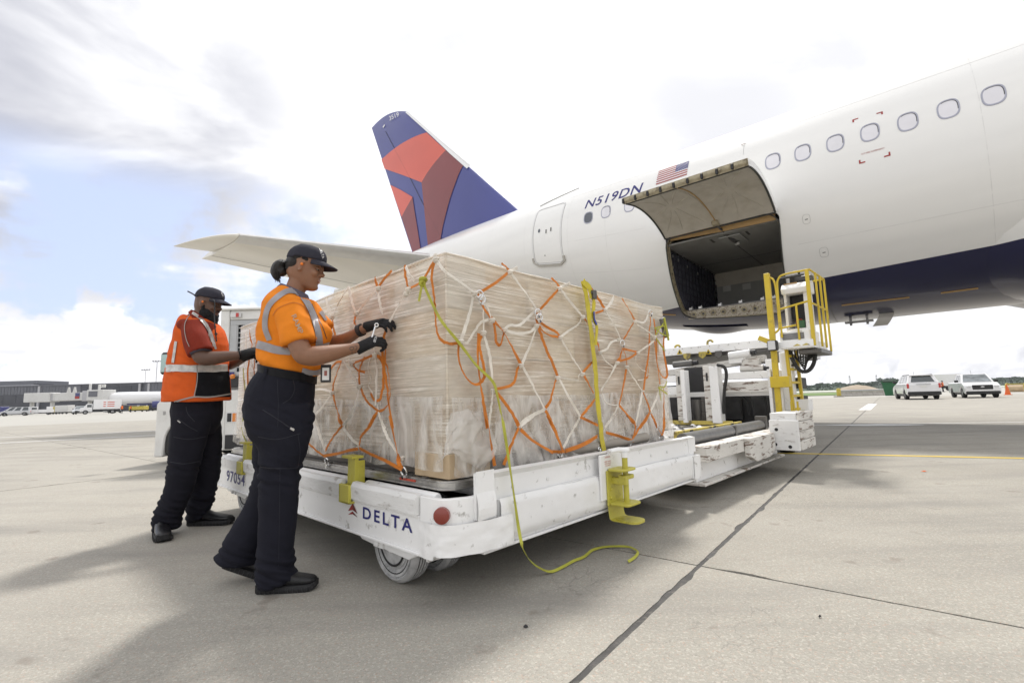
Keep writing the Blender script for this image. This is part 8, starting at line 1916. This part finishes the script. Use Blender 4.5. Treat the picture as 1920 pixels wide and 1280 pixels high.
def wheels(o, xs, ys, r, w=.24):
    for x in xs:
        for sgn in (-1, 1):
            y = sgn * ys; wo_ = V(o, 'wheel', 'tyre', lambda b: b.lathe([(0, r * .62), (.0, r * .9), (.03, r), (w - .03, r), (w, r * .9), (w, r * .62)], (x, y - (w if sgn > 0 else 0), r), (0, 1, 0), 22), 0, True)
            V(o, 'rim', 'rim', lambda b: b.lathe([(0, r * .64), (.02, r * .55), (.05, r * .2), (.02, r * .12), (.02, 0)], (x, y, r), (0, -sgn, 0), 16), 0, True, wo_)
def taper_box(b, x0, x1, y, z0, X0, X1, Y, z1):
    vs = [(x0, -y, z0), (x1, -y, z0), (x1, y, z0), (x0, y, z0), (X0, -Y, z1), (X1, -Y, z1), (X1, Y, z1), (X0, Y, z1)]
    b.add(vs, [(0, 3, 2, 1), (4, 5, 6, 7), (0, 1, 5, 4), (1, 2, 6, 5), (2, 3, 7, 6), (3, 0, 4, 7)]); return vs
def pane(b, q, inset, off, n_):
    q = [Vector(p) for p in q]; c = sum(q, Vector()) / 4; n_ = Vector(n_).normalized(); b.add([c + (p - c) * inset + n_ * off for p in q], [(0, 1, 2, 3)])
def car(M_, label, cat, L=4.9, Wd_=1.95, H=1.78, belt=1.08, hood=1.02, g=( -2.35, 1.05, -1.95, .35), paint='car_white', pickup=False, group=None, front=True):
    o = thing('parked_vehicle' if cat != 'van' else 'parked_van', M_, label, cat, group); hw = Wd_ / 2; x0, x1 = -L / 2, L / 2; r = .37
    def arch(cx_): return [(cx_ + (r + .07) * cos(R(a)), r + (r + .07) * sin(R(a))) for a in range(180, -1, -20)]
    fx, rx = x1 - .95, x0 + 1.0
    P = [(x0, .42)] + [(x0 + .02, belt - .1), (x0 + .10, belt), (g[1], belt), (x1 - .55, hood - .06), (x1 - .12, hood - .22), (x1, hood - .45), (x1, .40)][0:] 
    low = [(x1 - .1, .27)] + arch(fx)[::-1] + arch(rx)[::-1] + [(x0 + .1, .30)]
    V(o, 'body', paint, lambda b: b.prism(P + low, lambda a, c, d: Vector((a, d, c)), -hw, hw), .07)
    V(o, 'sill', 'car_black', lambda b: b.box(x0 + .25, x1 - .25, -hw + .10, hw - .10, .24, .5), .03)
    q = []
    V(o, 'cabin', paint, lambda b: q.extend(taper_box(b, g[0], g[1], hw - .06, belt - .02, g[2], g[3], hw - .26, H)), .05)
    q = [Vector(p) for p in q]
    V(o, 'windscreen', 'glass_sky', lambda b: pane(b, (q[1], q[2], q[6], q[5]), .86, .012, (.6, 0, .6)))
    V(o, 'rear_window', 'car_glass', lambda b: pane(b, (q[3], q[0], q[4], q[7]), .74, .012, (-1, 0, .3)))
    for a, c, s_ in (((0, 1, 5, 4), None, -1), ((3, 2, 6, 7), None, 1)):
        A = [q[i] for i in a]
        for f0, f1 in ((.06, .36), (.39, .66), (.69, .93)):
            V(o, 'side_window', 'car_glass', lambda b: pane(b, (A[0].lerp(A[1], f0), A[0].lerp(A[1], f1), A[3].lerp(A[2], f1), A[3].lerp(A[2], f0)), .82, .012, (0, s_, .3)))
    for s_ in (-1, 1):
        V(o, 'headlight', 'clear_lens', lambda b: b.box(x1 - .10, x1 + .012, s_ * (hw - .12) - .22 * (s_ > 0), s_ * (hw - .12) + .22 * (s_ < 0), hood - .42, hood - .27), .02)
        V(o, 'tail_light', 'red_lens', lambda b: b.box(x0 - .012, x0 + .12, s_ * (hw - .02) - .13 * (s_ > 0), s_ * (hw - .02) + .13 * (s_ < 0), belt - .38, belt - .04), .02)
        V(o, 'mirror', 'car_black', lambda b: b.box(g[1] - .45, g[1] - .30, s_ * (hw + .12) - .11, s_ * (hw + .12) + .11, belt + .0, belt + .17), .03)
    V(o, 'front_grille', 'car_black', lambda b: b.box(x1 - .05, x1 + .015, -.55, .55, hood - .56, hood - .22), .02); V(o, 'grille_emblem', 'clear_lens', lambda b: b.prism([(.11 * cos(R(a)), hood - .36 + .045 * sin(R(a))) for a in range(0, 360, 30)], lambda a, c, d: Vector((d, a, c)), x1 + .016, x1 + .022))
    V(o, 'front_bumper', 'car_black', lambda b: b.box(x1 - .12, x1 + .03, -hw + .06, hw - .06, .28, .50), .04); V(o, 'rear_bumper', 'car_black', lambda b: b.box(x0 - .05, x0 + .15, -hw + .04, hw - .04, .33, .58), .04)
    V(o, 'number_plate', 'badge_white', lambda b: b.box(x0 - .02, x0 - .005, -.16, .16, belt - .30, belt - .16)); V(o, 'rear_trim', 'rim', lambda b: b.box(x0 - .014, x0 - .003, -.42, .42, belt - .12, belt - .08))
    if not pickup: V(o, 'roof_rail', 'car_black', lambda b: [b.box(g[2] + .1, g[3] - .1, s_ * (hw - .32) - .02, s_ * (hw - .32) + .02, H + .0, H + .05) for s_ in (-1,)], .0); V(o, 'roof_rail', 'car_black', lambda b: b.box(g[2] + .1, g[3] - .1, hw - .34, hw - .30, H, H + .05)); V(o, 'rear_spoiler', paint, lambda b: b.box(g[2] - .18, g[2] + .12, -hw + .30, hw - .30, H - .05, H + .01), .02)
    V(o, 'aerial', 'car_black', lambda b: b.cyl((0, 0, H), (-.1, 0, H + .28), .008, 5))
    wheels(o, (fx, rx), hw - .01, r); return o
car(VM(1708, 36.5, 29), 'white sport utility car seen from behind, dark rear window and red tail lights', 'car', belt=1.2, hood=1.12)
car(VM(1815, 36.5, 212), 'white pickup facing the camera with a wide black grille', 'pickup', L=4.9, H=1.78, belt=1.16, hood=1.16, g=(-.9, 1.35, -.6, .62), pickup=True)
car(VM(31, 108, -136), 'silver passenger van, leftmost vehicle on the far apron', 'van', L=5.1, Wd_=1.95, H=1.95, belt=1.12, hood=1.05, g=(-2.5, 1.75, -2.35, .65), paint='car_silver')
car(VM(153, 104, -215), 'pale sport utility car parked under the boarding bridge', 'car', paint='car_silver')
car(VM(12, 135, -136), 'white car half hidden behind the silver van', 'car')
def utility(M_, label):
    o = thing('utility_truck', M_, label, 'truck'); V(o, 'bed', 'car_white', lambda b: b.box(-2.9, -.2, -1, 1, .55, 1.25), .04); V(o, 'cab', 'car_white', lambda b: b.prism([(-.2, .5), (-.2, 1.95), (.9, 1.95), (1.35, 1.3), (2.5, 1.15), (2.6, .5)], lambda a, c, d: Vector((a, d, c)), -.98, .98), .06)
    V(o, 'tool_box', 'car_white', lambda b: b.box(-2.7, -1.6, -.9, .9, 1.26, 1.9), .04); V(o, 'side_window', 'car_glass', lambda b: b.box(.0, .85, -.99, .99, 1.3, 1.8)); wheels(o, (1.7, -2.0), .97, .4); return o
utility(VM(72, 112, -134), 'white utility truck with a raised tool box beside the silver van')
def box_truck(M_, label, L=6.2, h=2.9, stripes=True, paint='car_white', cabc='car_white'):
    o = thing('box_truck', M_, label, 'truck')
    V(o, 'cargo_box', paint, lambda b: b.box(-L / 2, L / 2 - 1.7, -1.15, 1.15, .95, h), .03); V(o, 'cab', cabc, lambda b: b.prism([(L / 2 - 1.6, .5), (L / 2 - 1.6, 2.1), (L / 2 - .7, 2.1), (L / 2 - .25, 1.4), (L / 2 + .3, 1.25), (L / 2 + .35, .5)], lambda a, c, d: Vector((a, d, c)), -1.0, 1.0), .06)
    V(o, 'side_window', 'car_glass', lambda b: b.box(L / 2 - 1.45, L / 2 - .75, -1.01, 1.01, 1.4, 1.95)); V(o, 'windscreen', 'glass_sky', lambda b: b.prism([(L / 2 - .69, 2.0), (L / 2 - .30, 1.42), (L / 2 - .24, 1.44), (L / 2 - .63, 2.02)], lambda a, c, d: Vector((a, d, c)), -.9, .9)); V(o, 'underframe', 'car_black', lambda b: b.box(-L / 2 + .1, L / 2 - 1.5, -.9, .9, .55, .94))
    if stripes:
        for s_ in (-1.153, 1.153):
            for i in range(3):
                for x0, x1 in ((-.6, -.15), (-2.0, -.8)): V(o, 'side_stripe', 'livery_red', lambda b: b.prism([(x0 + .1, 1.45 + i * .42), (x1, 1.52 + i * .42), (x1, 1.68 + i * .42), (x0, 1.62 + i * .42)], lambda a, c, d: Vector((a, d, c)), s_ - .003, s_ + .003))
    wheels(o, (L / 2 - .55, -L / 2 + 1.4), 1.1, .42); return o
box_truck(VM(193, 100, -133), 'white box truck with red stripes parked before the terminal')
box_truck(VM(1772, 84, 125), 'grey and white box truck behind the parked cars on the right', L=6.5, h=3.0, stripes=False)
box_truck(VM(1795, 92, 125), 'dark truck half hidden behind the white pickup', L=6.5, h=3.1, stripes=False, paint='terminal_metal', cabc='terminal_metal')
# terminal
TZ = 186
def TP(px, z, dz=0): p = polar(px, TZ + dz); return Vector((p.x, p.y, z))
te = thing('terminal_building', Matrix.Translation(polar(150, TZ)), 'long grey metal terminal with dark glazing on the far left horizon', 'building')
def TX(px): return (px - 960) / CAM_F * TZ
def tb(name, m_, x0, x1, y0, y1, z0, z1, bevel=0): b = MB(); b.box(x0, x1, TZ + y0, TZ + y1, z0, z1); return b.build(name, M[m_], te, bevel=bevel)
xl, xr = TX(-350), TX(560)
tb('wall', 'terminal_dark', xl, xr, 0, 40, -.1, 7.4); tb('roof', 'terminal_metal', xl, xr, -.5, 40, 10.6, 11.0); tb('wall', 'terminal_metal', xl, xr, .3, 40, 7.4, 10.6)
x = xl; i = 0
while x < xr:
    w_ = 5.0; skip = TX(132) < x < TX(258)
    if not skip: tb('wall_panel', 'terminal_metal', x, x + w_ - .12, -.12, .3, 7.5, 10.55)
    else: tb('window', 'terminal_dark', x, x + w_ - .12, -.05, .3, 7.0, 9.9)
    tb('window', 'terminal_dark', x + .2, x + w_ - .3, -.06, 0, 4.2, 6.9)
    x += w_
x = xl
while x < xr: tb('panel_rib', 'terminal_metal', x, x + .12, -.22, -.121, 7.5, 10.55) if not TX(132) < x < TX(258) else None; x += 1.25
for px_ in (72, 260, 277): tb('pier', 'terminal_light', TX(px_), TX(px_) + .8, -.4, .3, 0, 10.6)
tb('penthouse', 'terminal_metal', TX(-60), TX(38), 6, 20, 11.0, 13.3); tb('roof_unit', 'terminal_dark', TX(38), TX(44), 5, 12, 11.0, 12.0); tb('parapet', 'terminal_light', TX(-100), TX(48), 2, 5, 11.0, 11.4)
# boarding bridge
jb = thing('boarding_bridge', Matrix.Translation(polar(130, 140)), 'white boarding bridge on legs reaching from the terminal', 'boarding bridge')
def jx(px): return (px - 960) / CAM_F * 140
def jbx(name, m_, p0, p1, y0, y1, z0, z1, bevel=.1): b = MB(); b.box(jx(p0), jx(p1), 140 + y0, 140 + y1, z0, z1); return b.build(name, M[m_], jb, bevel=bevel)
jbx('tunnel', 'bridge_white', 55, 104, -1.6, 1.6, 3.5, 6.2); jbx('tunnel', 'bridge_white', 108, 166, -1.4, 1.4, 3.7, 6.0); jbx('tunnel_joint', 'terminal_light', 103, 109, -1.3, 1.3, 3.7, 6.0); jbx('bridge_cab', 'bridge_white', 176, 205, -2.4, 2.4, 3.5, 6.6); jbx('cab_window', 'terminal_metal', 180, 196, -2.5, -2.41, 4.6, 6.2, 0); jbx('rotunda', 'terminal_light', 164, 177, -1.8, 1.8, 3.4, 6.4)
for p0 in (60, 98, 168, 198): jbx('leg', 'bridge_white', p0, p0 + 4, -.5, .5, 0, 3.5)
jbx('advert_panel', 'navy_paint', 150, 158, -1.5, -1.41, 4.4, 5.9, 0); jbx('advert_panel', 'red_print', 150, 158, -1.55, -1.51, 4.2, 4.9, 0); jbx('gate_sign', 'badge_white', 201, 211, -2.6, -2.45, 7.2, 8.1, 0)
b = MB(); vs_, fs_ = fit_text('K2', jx(203), jx(209), 7.4, 7.95); b.add([(a, 140 - 2.62, c) for a, c in vs_], fs_); b.build('gate_lettering', M['black_print'], jb, fix=False)
for p0 in (134, 145): 
    b = MB(); b.prism([(jx(p0), 6.0), (jx(p0 + 7), 6.0), (jx(p0 + 5), 7.6), (jx(p0 + 2.5), 7.6)], lambda a, c, d: Vector((a, d, c)), 138.4, 138.6); b.build('roof_fin', M['bridge_white'], jb)
for p0, zz in ((167, 8.6), (184, 8.2)): jbx('vent_stack', 'bridge_white', p0, p0 + 3, -.3, .3, 6.2, zz)
def support(px, d, w_, h, m_, label, cat): 
    o = thing(cat.replace(' ', '_'), Matrix.Translation(polar(px, d)), label, cat)
    V(o, 'body', m_, lambda b: b.box(-w_ / 2, w_ / 2, -1, 1, .5, h), .08); V(o, 'chassis', 'car_black', lambda b: b.box(-w_ / 2, w_ / 2, -.8, .8, .25, .5)); wheels(o, (-w_ / 2 + .4, w_ / 2 - .4), .9, .25, .15); return o
support(124, 122, 3.4, 2.2, 'bridge_white', 'white service cart standing under the boarding bridge', 'service cart'); support(106, 125, 1.6, 1.9, 'equipment_yellow', 'yellow ground unit left of the white service cart', 'ground unit'); support(3, 112, 2.4, 2.2, 'navy_paint', 'blue cart at the far left edge', 'cart')
support(217, 112, 2.0, 1.3, 'car_white', 'small white tug right of the striped box truck', 'tug'); support(262, 130, 4.0, 1.5, 'equipment_yellow', 'yellow stairs unit below the far airliner', 'ground unit'); support(300, 150, 6, 2.0, 'terminal_dark', 'row of dark crates by the far airliner', 'crate row')
# far aircraft
def far_plane(px, d, label, az):
    Mx = VM(px, d, az, 0); o = thing('far_airliner', Mx, label, 'airliner'); zc_ = 4.0; r = 1.95
    V(o, 'fuselage', 'car_white', lambda b: b.lathe([(-.0, .05), (.5, .7), (1.4, 1.2), (2.8, 1.65), (4.5, 1.9), (7, r), (32, r), (38, 1.2), (42, .3)], (21, 0, zc_), (-1, 0, 0), 24), 0, True)
    V(o, 'belly', 'navy_paint', lambda b: b.lathe([(5, .3), (7, 1.5), (26, 1.5), (30, .3)], (21, 0, zc_ - .62), (-1, 0, 0), 20), 0, True)
    for s_ in (-1, 1):
        V(o, 'wing', 'bridge_white', lambda b: b.add([(6, s_ * 1.5, 3.2), (0, s_ * 1.5, 3.0), (-6, s_ * 17, 4.6), (-4.2, s_ * 17, 4.65), (5.5, s_ * 1.5, 3.55), (0, s_ * 1.5, 3.3), (-6, s_ * 17, 4.7), (-4.3, s_ * 17, 4.8)], [(0, 1, 2, 3), (4, 7, 6, 5), (0, 3, 7, 4), (1, 5, 6, 2), (2, 6, 7, 3), (0, 4, 5, 1)]))
        V(o, 'winglet', 'bridge_white', lambda b: b.beam((-5.2, s_ * 17, 4.7), (-6.2, s_ * 17.6, 6.6), 1.2, .15, (0, 1, 0)))
        eo = V(o, 'engine', 'navy_paint', lambda b: b.lathe([(0, .75), (.1, .98), (1.2, 1.05), (3.2, .85)], (7.2, s_ * 5.6, 1.95), (-1, 0, 0), 20), 0, True); V(o, 'exhaust', 'steel', lambda b: b.lathe([(0, .85), (1.2, .5), (1.8, .2)], (4.0, s_ * 5.6, 1.95), (-1, 0, 0), 16), 0, True, eo)
        V(o, 'landing_gear', 'tyre', lambda b: (b.cyl((-1, s_ * 3.2, 0.5), (-1, s_ * 3.2, 3), .15, 8), b.cyl((-1, s_ * 3.6, .5), (-1, s_ * 2.8, .5), .5, 16)))
    V(o, 'nose_gear', 'tyre', lambda b: (b.cyl((16, 0, .4), (16, 0, 2.6), .12, 8), b.cyl((16, .3, .38), (16, -.3, .38), .38, 14)))
    V(o, 'cockpit_window', 'car_glass', lambda b: b.lathe([(1.75, 1.34), (2.5, 1.60)], (21, 0, zc_), (-1, 0, 0), 24), 0); V(o, 'tail_fin', 'navy_paint', lambda b: b.prism([(-14, 5.6), (-19, 5.4), (-21, 11.5), (-18.5, 11.5)], lambda a, c, d: Vector((a, d, c)), -.15, .15)); return o
far_plane(346, 150, 'far white airliner with a blue engine, nose pointing left, behind the man', -118)
o = far_plane(-235, 160, 'far airliner mostly outside the frame, its wing tip showing over the parked van', -118)
# light masts
def mast(px, d, h, label):
    o = thing('light_mast', Matrix.Translation(polar(px, d)), label, 'light mast'); V(o, 'pole', 'terminal_light', lambda b: b.tube([(0, 0, 0), (0, 0, h)], [.22, .12], 8)); V(o, 'crossarm', 'terminal_light', lambda b: b.box(-2.1, 2.1, -.1, .1, h - .1, h + .08))
    for k_ in range(4): V(o, 'floodlight', 'terminal_metal', lambda b: b.box(-2.2 + k_ * 1.3, -1.7 + k_ * 1.3, -.3, .3, h + .08, h + .5))
def mh(px, y, d): return (770.5 - .0276 * (px - 60) - y) / CAM_F * d + .92
mast(291, 230, mh(291, 678, 230), 'taller light mast above the terminal roof'); mast(270.5, 250, mh(270.5, 694, 250), 'shorter light mast left of the taller one')
# small workers far away
M['far_orange'] = mat('far_orange_vest', (0.75, 0.16, 0.03), .8)
def small_person(px, d, az, label):
    Mx = VM(px, d, az); o = thing('person', Mx, label, 'person'); f = Fig(Mx); b = MB(Mx)
    for s_ in (-1, 1): f.tube(b, [((0.03 * s_, .09 * s_, .02), .06, .05), ((0, .09 * s_, .45), .065, .06), ((0, .09 * s_, .86), .09, .085)], 10, True, 3); f.tube(b, [((0, .19 * s_, 1.42), .05, .05), ((.02, .23 * s_, 1.15), .045, .045), ((.16, .20 * s_, .95), .035, .035)], 8, True, 3); f.ell(b, (.20, .19 * s_, .92), (.05, .03, .05)); f.ell(b, (.07 + .03 * s_, .09 * s_, .04), (.14, .05, .045))
    f.tube(b, [((0, 0, .82), .12, .17), ((0, 0, 1.1), .11, .15), ((0, 0, 1.4), .11, .19), ((0, 0, 1.5), .06, .07)], 12, True, 3); f.tube(b, [((0, 0, 1.46), .05, .05), ((.01, 0, 1.6), .05, .05)], 8); f.ell(b, (.02, 0, 1.66), (.10, .08, .12)); f.ell(b, (.115, 0, 1.65), (.02, .015, .02))
    fuse('body', b, M['trouser'], o, .02, 2); b = MB(Mx); f.tube(b, [((0, 0, .88), .15, .20), ((0, 0, 1.15), .14, .19), ((0, 0, 1.42), .13, .21), ((0, 0, 1.52), .07, .09)], 12, True, 3); fuse('vest', b, M['far_orange'], o, .02, 2)
    b = MB(Mx); f.ell(b, (.03, 0, 1.66), (.094, .072, .09)); b.build('face', M['skin_m'], o, smooth='all'); b = MB(Mx); f.ell(b, (-.01, 0, 1.72), (.11, .092, .075)); b.box(.06, .19, -.06, .06, 1.70, 1.715); b.build('cap', M['cap'], o)
small_person(230.5, 98, -60, 'far worker in an orange vest walking before the far airliner'); small_person(247, 120, 20, 'second far worker crouched in shade by the blue engine'); small_person(1759, 76, 150, 'far worker in an orange vest beside the grey box truck')
# right-hand side things
o = thing('dumpster', VM(1672, 49, 40), 'green dumpster behind the white car', 'dumpster'); V(o, 'bin', 'green_paint', lambda b: taper_box(b, -.7, .7, .9, .1, -.9, .9, 1.1, 1.5), .03); V(o, 'lid', 'green_paint', lambda b: b.box(-.95, .95, -1.15, 1.15, 1.501, 1.58), .02); V(o, 'lid_hinge', 'car_black', lambda b: b.box(-1.0, -.95, -1.0, 1.0, 1.48, 1.56))
M['barrier'] = mat('barrier_concrete', (0.33, 0.31, 0.28), .8, var=.15)
p0, p1 = polar(1568, 58), polar(1700, 60); K = 7; proto = None
for i in range(K):
    a = p0.lerp(p1, i / K); c_ = p0.lerp(p1, (i + .97) / K); an = atan2(c_.y - a.y, c_.x - a.x); Mx = frame(a.lerp(c_, .5), an); L_ = (c_ - a).length
    if proto is None:
        proto = thing('concrete_barrier', Mx, 'low concrete barrier right beside the yellow bollard', 'barrier', 'barriers lining the grass verge'); V(proto, 'block', 'barrier', lambda b: b.prism([(-.3, 0), (.3, 0), (.3, .12), (.12, .35), (.1, .6), (-.1, .6), (-.12, .35), (-.3, .12)], lambda a_, c2, d: Vector((d, a_, c2)), -L_ / 2, L_ / 2)); V(proto, 'pipe', 'terminal_light', lambda b: b.cyl((-L_ / 2, 0, .70), (L_ / 2, 0, .70), .08, 8))
    else: copy_tree(proto, Mx, label=['', 'low concrete barrier second from the yellow bollard', 'low concrete barrier third from the yellow bollard', 'low concrete barrier in the middle of its row', 'low concrete barrier third from the parked white car', 'low concrete barrier second from the parked white car', 'low concrete barrier touching the parked white car outline'][i])
o = thing('bollard', VM(1565, 56, 40), 'yellow bollard at the left end of the barriers', 'bollard'); V(o, 'post', 'equipment_yellow', lambda b: b.lathe([(0, .22), (.9, .22), (1.0, .14), (1.02, 0)], (0, 0, 0), (0, 0, 1), 14)); V(o, 'base', 'barrier', lambda b: b.box(-.5, .5, -.5, .5, 0, .12))
o = thing('traffic_cone', VM(1878, 42, 40), 'orange traffic cone right of the white pickup', 'cone'); V(o, 'cone', 'cone_orange', lambda b: b.lathe([(.04, .2), (.9, .04), (.92, 0)], (0, 0, 0), (0, 0, 1), 16), 0, True); V(o, 'base', 'cone_orange', lambda b: b.box(-.25, .25, -.25, .25, 0, .04))
o = thing('cable_reel', VM(1896, 47, 60), 'yellow frame holding a cable reel near the right edge', 'reel')
V(o, 'drum', 'cardboard', lambda b: b.lathe([(-.5, .35), (.5, .35)], (0, 0, .5), (0, 1, 0), 18), 0, True)
for s_ in (-1, 1): V(o, 'frame_side', 'equipment_yellow', lambda b: b.tube(catmull([(-.5, s_ * .65, .02), (-.45, s_ * .65, .9), (.45, s_ * .65, .9), (.5, s_ * .65, .02)], 4), .05, 6), 0, True)
V(o, 'frame_bar', 'equipment_yellow', lambda b: b.beam((0, -.65, .95), (0, .65, .95), .08, .08))
p0, p1 = polar(1905, 52), polar(2100, 48)
o = thing('pipe_rail', Matrix.Translation(p0), 'pale pipe rail leading out of the frame on the right', 'rail'); b = MB(); b.beam(p0 + Vector((0, 0, .5)), p1 + Vector((0, 0, .5)), .3, .3); b.build('rail_pipe', M['terminal_light'], o); b = MB(); b.beam(p0 + Vector((0, 0, .2)), p1 + Vector((0, 0, .2)), .2, .3); b.build('rail_foot', M['barrier'], o)
# pylons and low mound near the horizon
for px_, lab in ((1588, 'left lattice pylon on the right horizon'), (1638, 'right lattice pylon on the right horizon, nearer the cars')):
    c_ = polar(px_, 400); o = thing('pylon', Matrix.Translation(c_), lab, 'pylon')
    for sx in (-1, 1): V(o, 'leg', 'terminal_metal', lambda b: b.beam((sx * 1.0, 0, 0), (sx * .25, 0, 12), .22, .22))
    for z in (3, 6, 8.5, 10.5): V(o, 'brace', 'terminal_metal', lambda b: b.beam((-1, 0, z), (1, 0, z), .15, .15))
mo_ = MB(); mo_.grid(lambda a, c: (lambda P0: (P0.x, P0.y, 3.6 * sin(pi * a) * sin(pi * c) - .2 + .4 * fnoise((a * 9, c * 5, 0))))(polar(1558 + 85 * a, 300 + 60 * c)), 24, 8)
M['earth'] = mat('bare_earth', (0.30, 0.24, 0.17), .9, var=.2, vscale=.1); tag(mo_.build('earth_mound', M['earth']), kind='structure')
# small debris on the apron
dbr = MB(); rnd = random.Random(11)
for (px_, y, s_) in ((1733, 884, .03), (1584, 1158, .02), (985, 1176, .018), (1098 / 1.0, 960, .02)):
    pass
def bit(px, y, s_, m_, label):
    p = at_z(px, y); b = MB(); b.add([p + Vector((s_ * cos(a) * (1 + .4 * fnoise((a, px, 0))), s_ * .5 * sin(a), .002 + .006 * (i % 2))) for i, a in enumerate([2 * pi * k / 9 for k in range(9)])] + [p + Vector((0, 0, .014))], [(i, (i + 1) % 9, 9) for i in range(9)] + [tuple(range(8, -1, -1))]); o = b.build('litter', M[m_]); tag(o, label, 'litter')
bit(1733, 884, .030, 'cone_orange', 'orange scrap lying on the concrete right of the yellow line'); bit(1538, 1158, .008, 'black', 'black scrap on the concrete below the crossing joint'); bit(986, 1176, .010, 'black', 'black scrap on the concrete in front of the dolly')
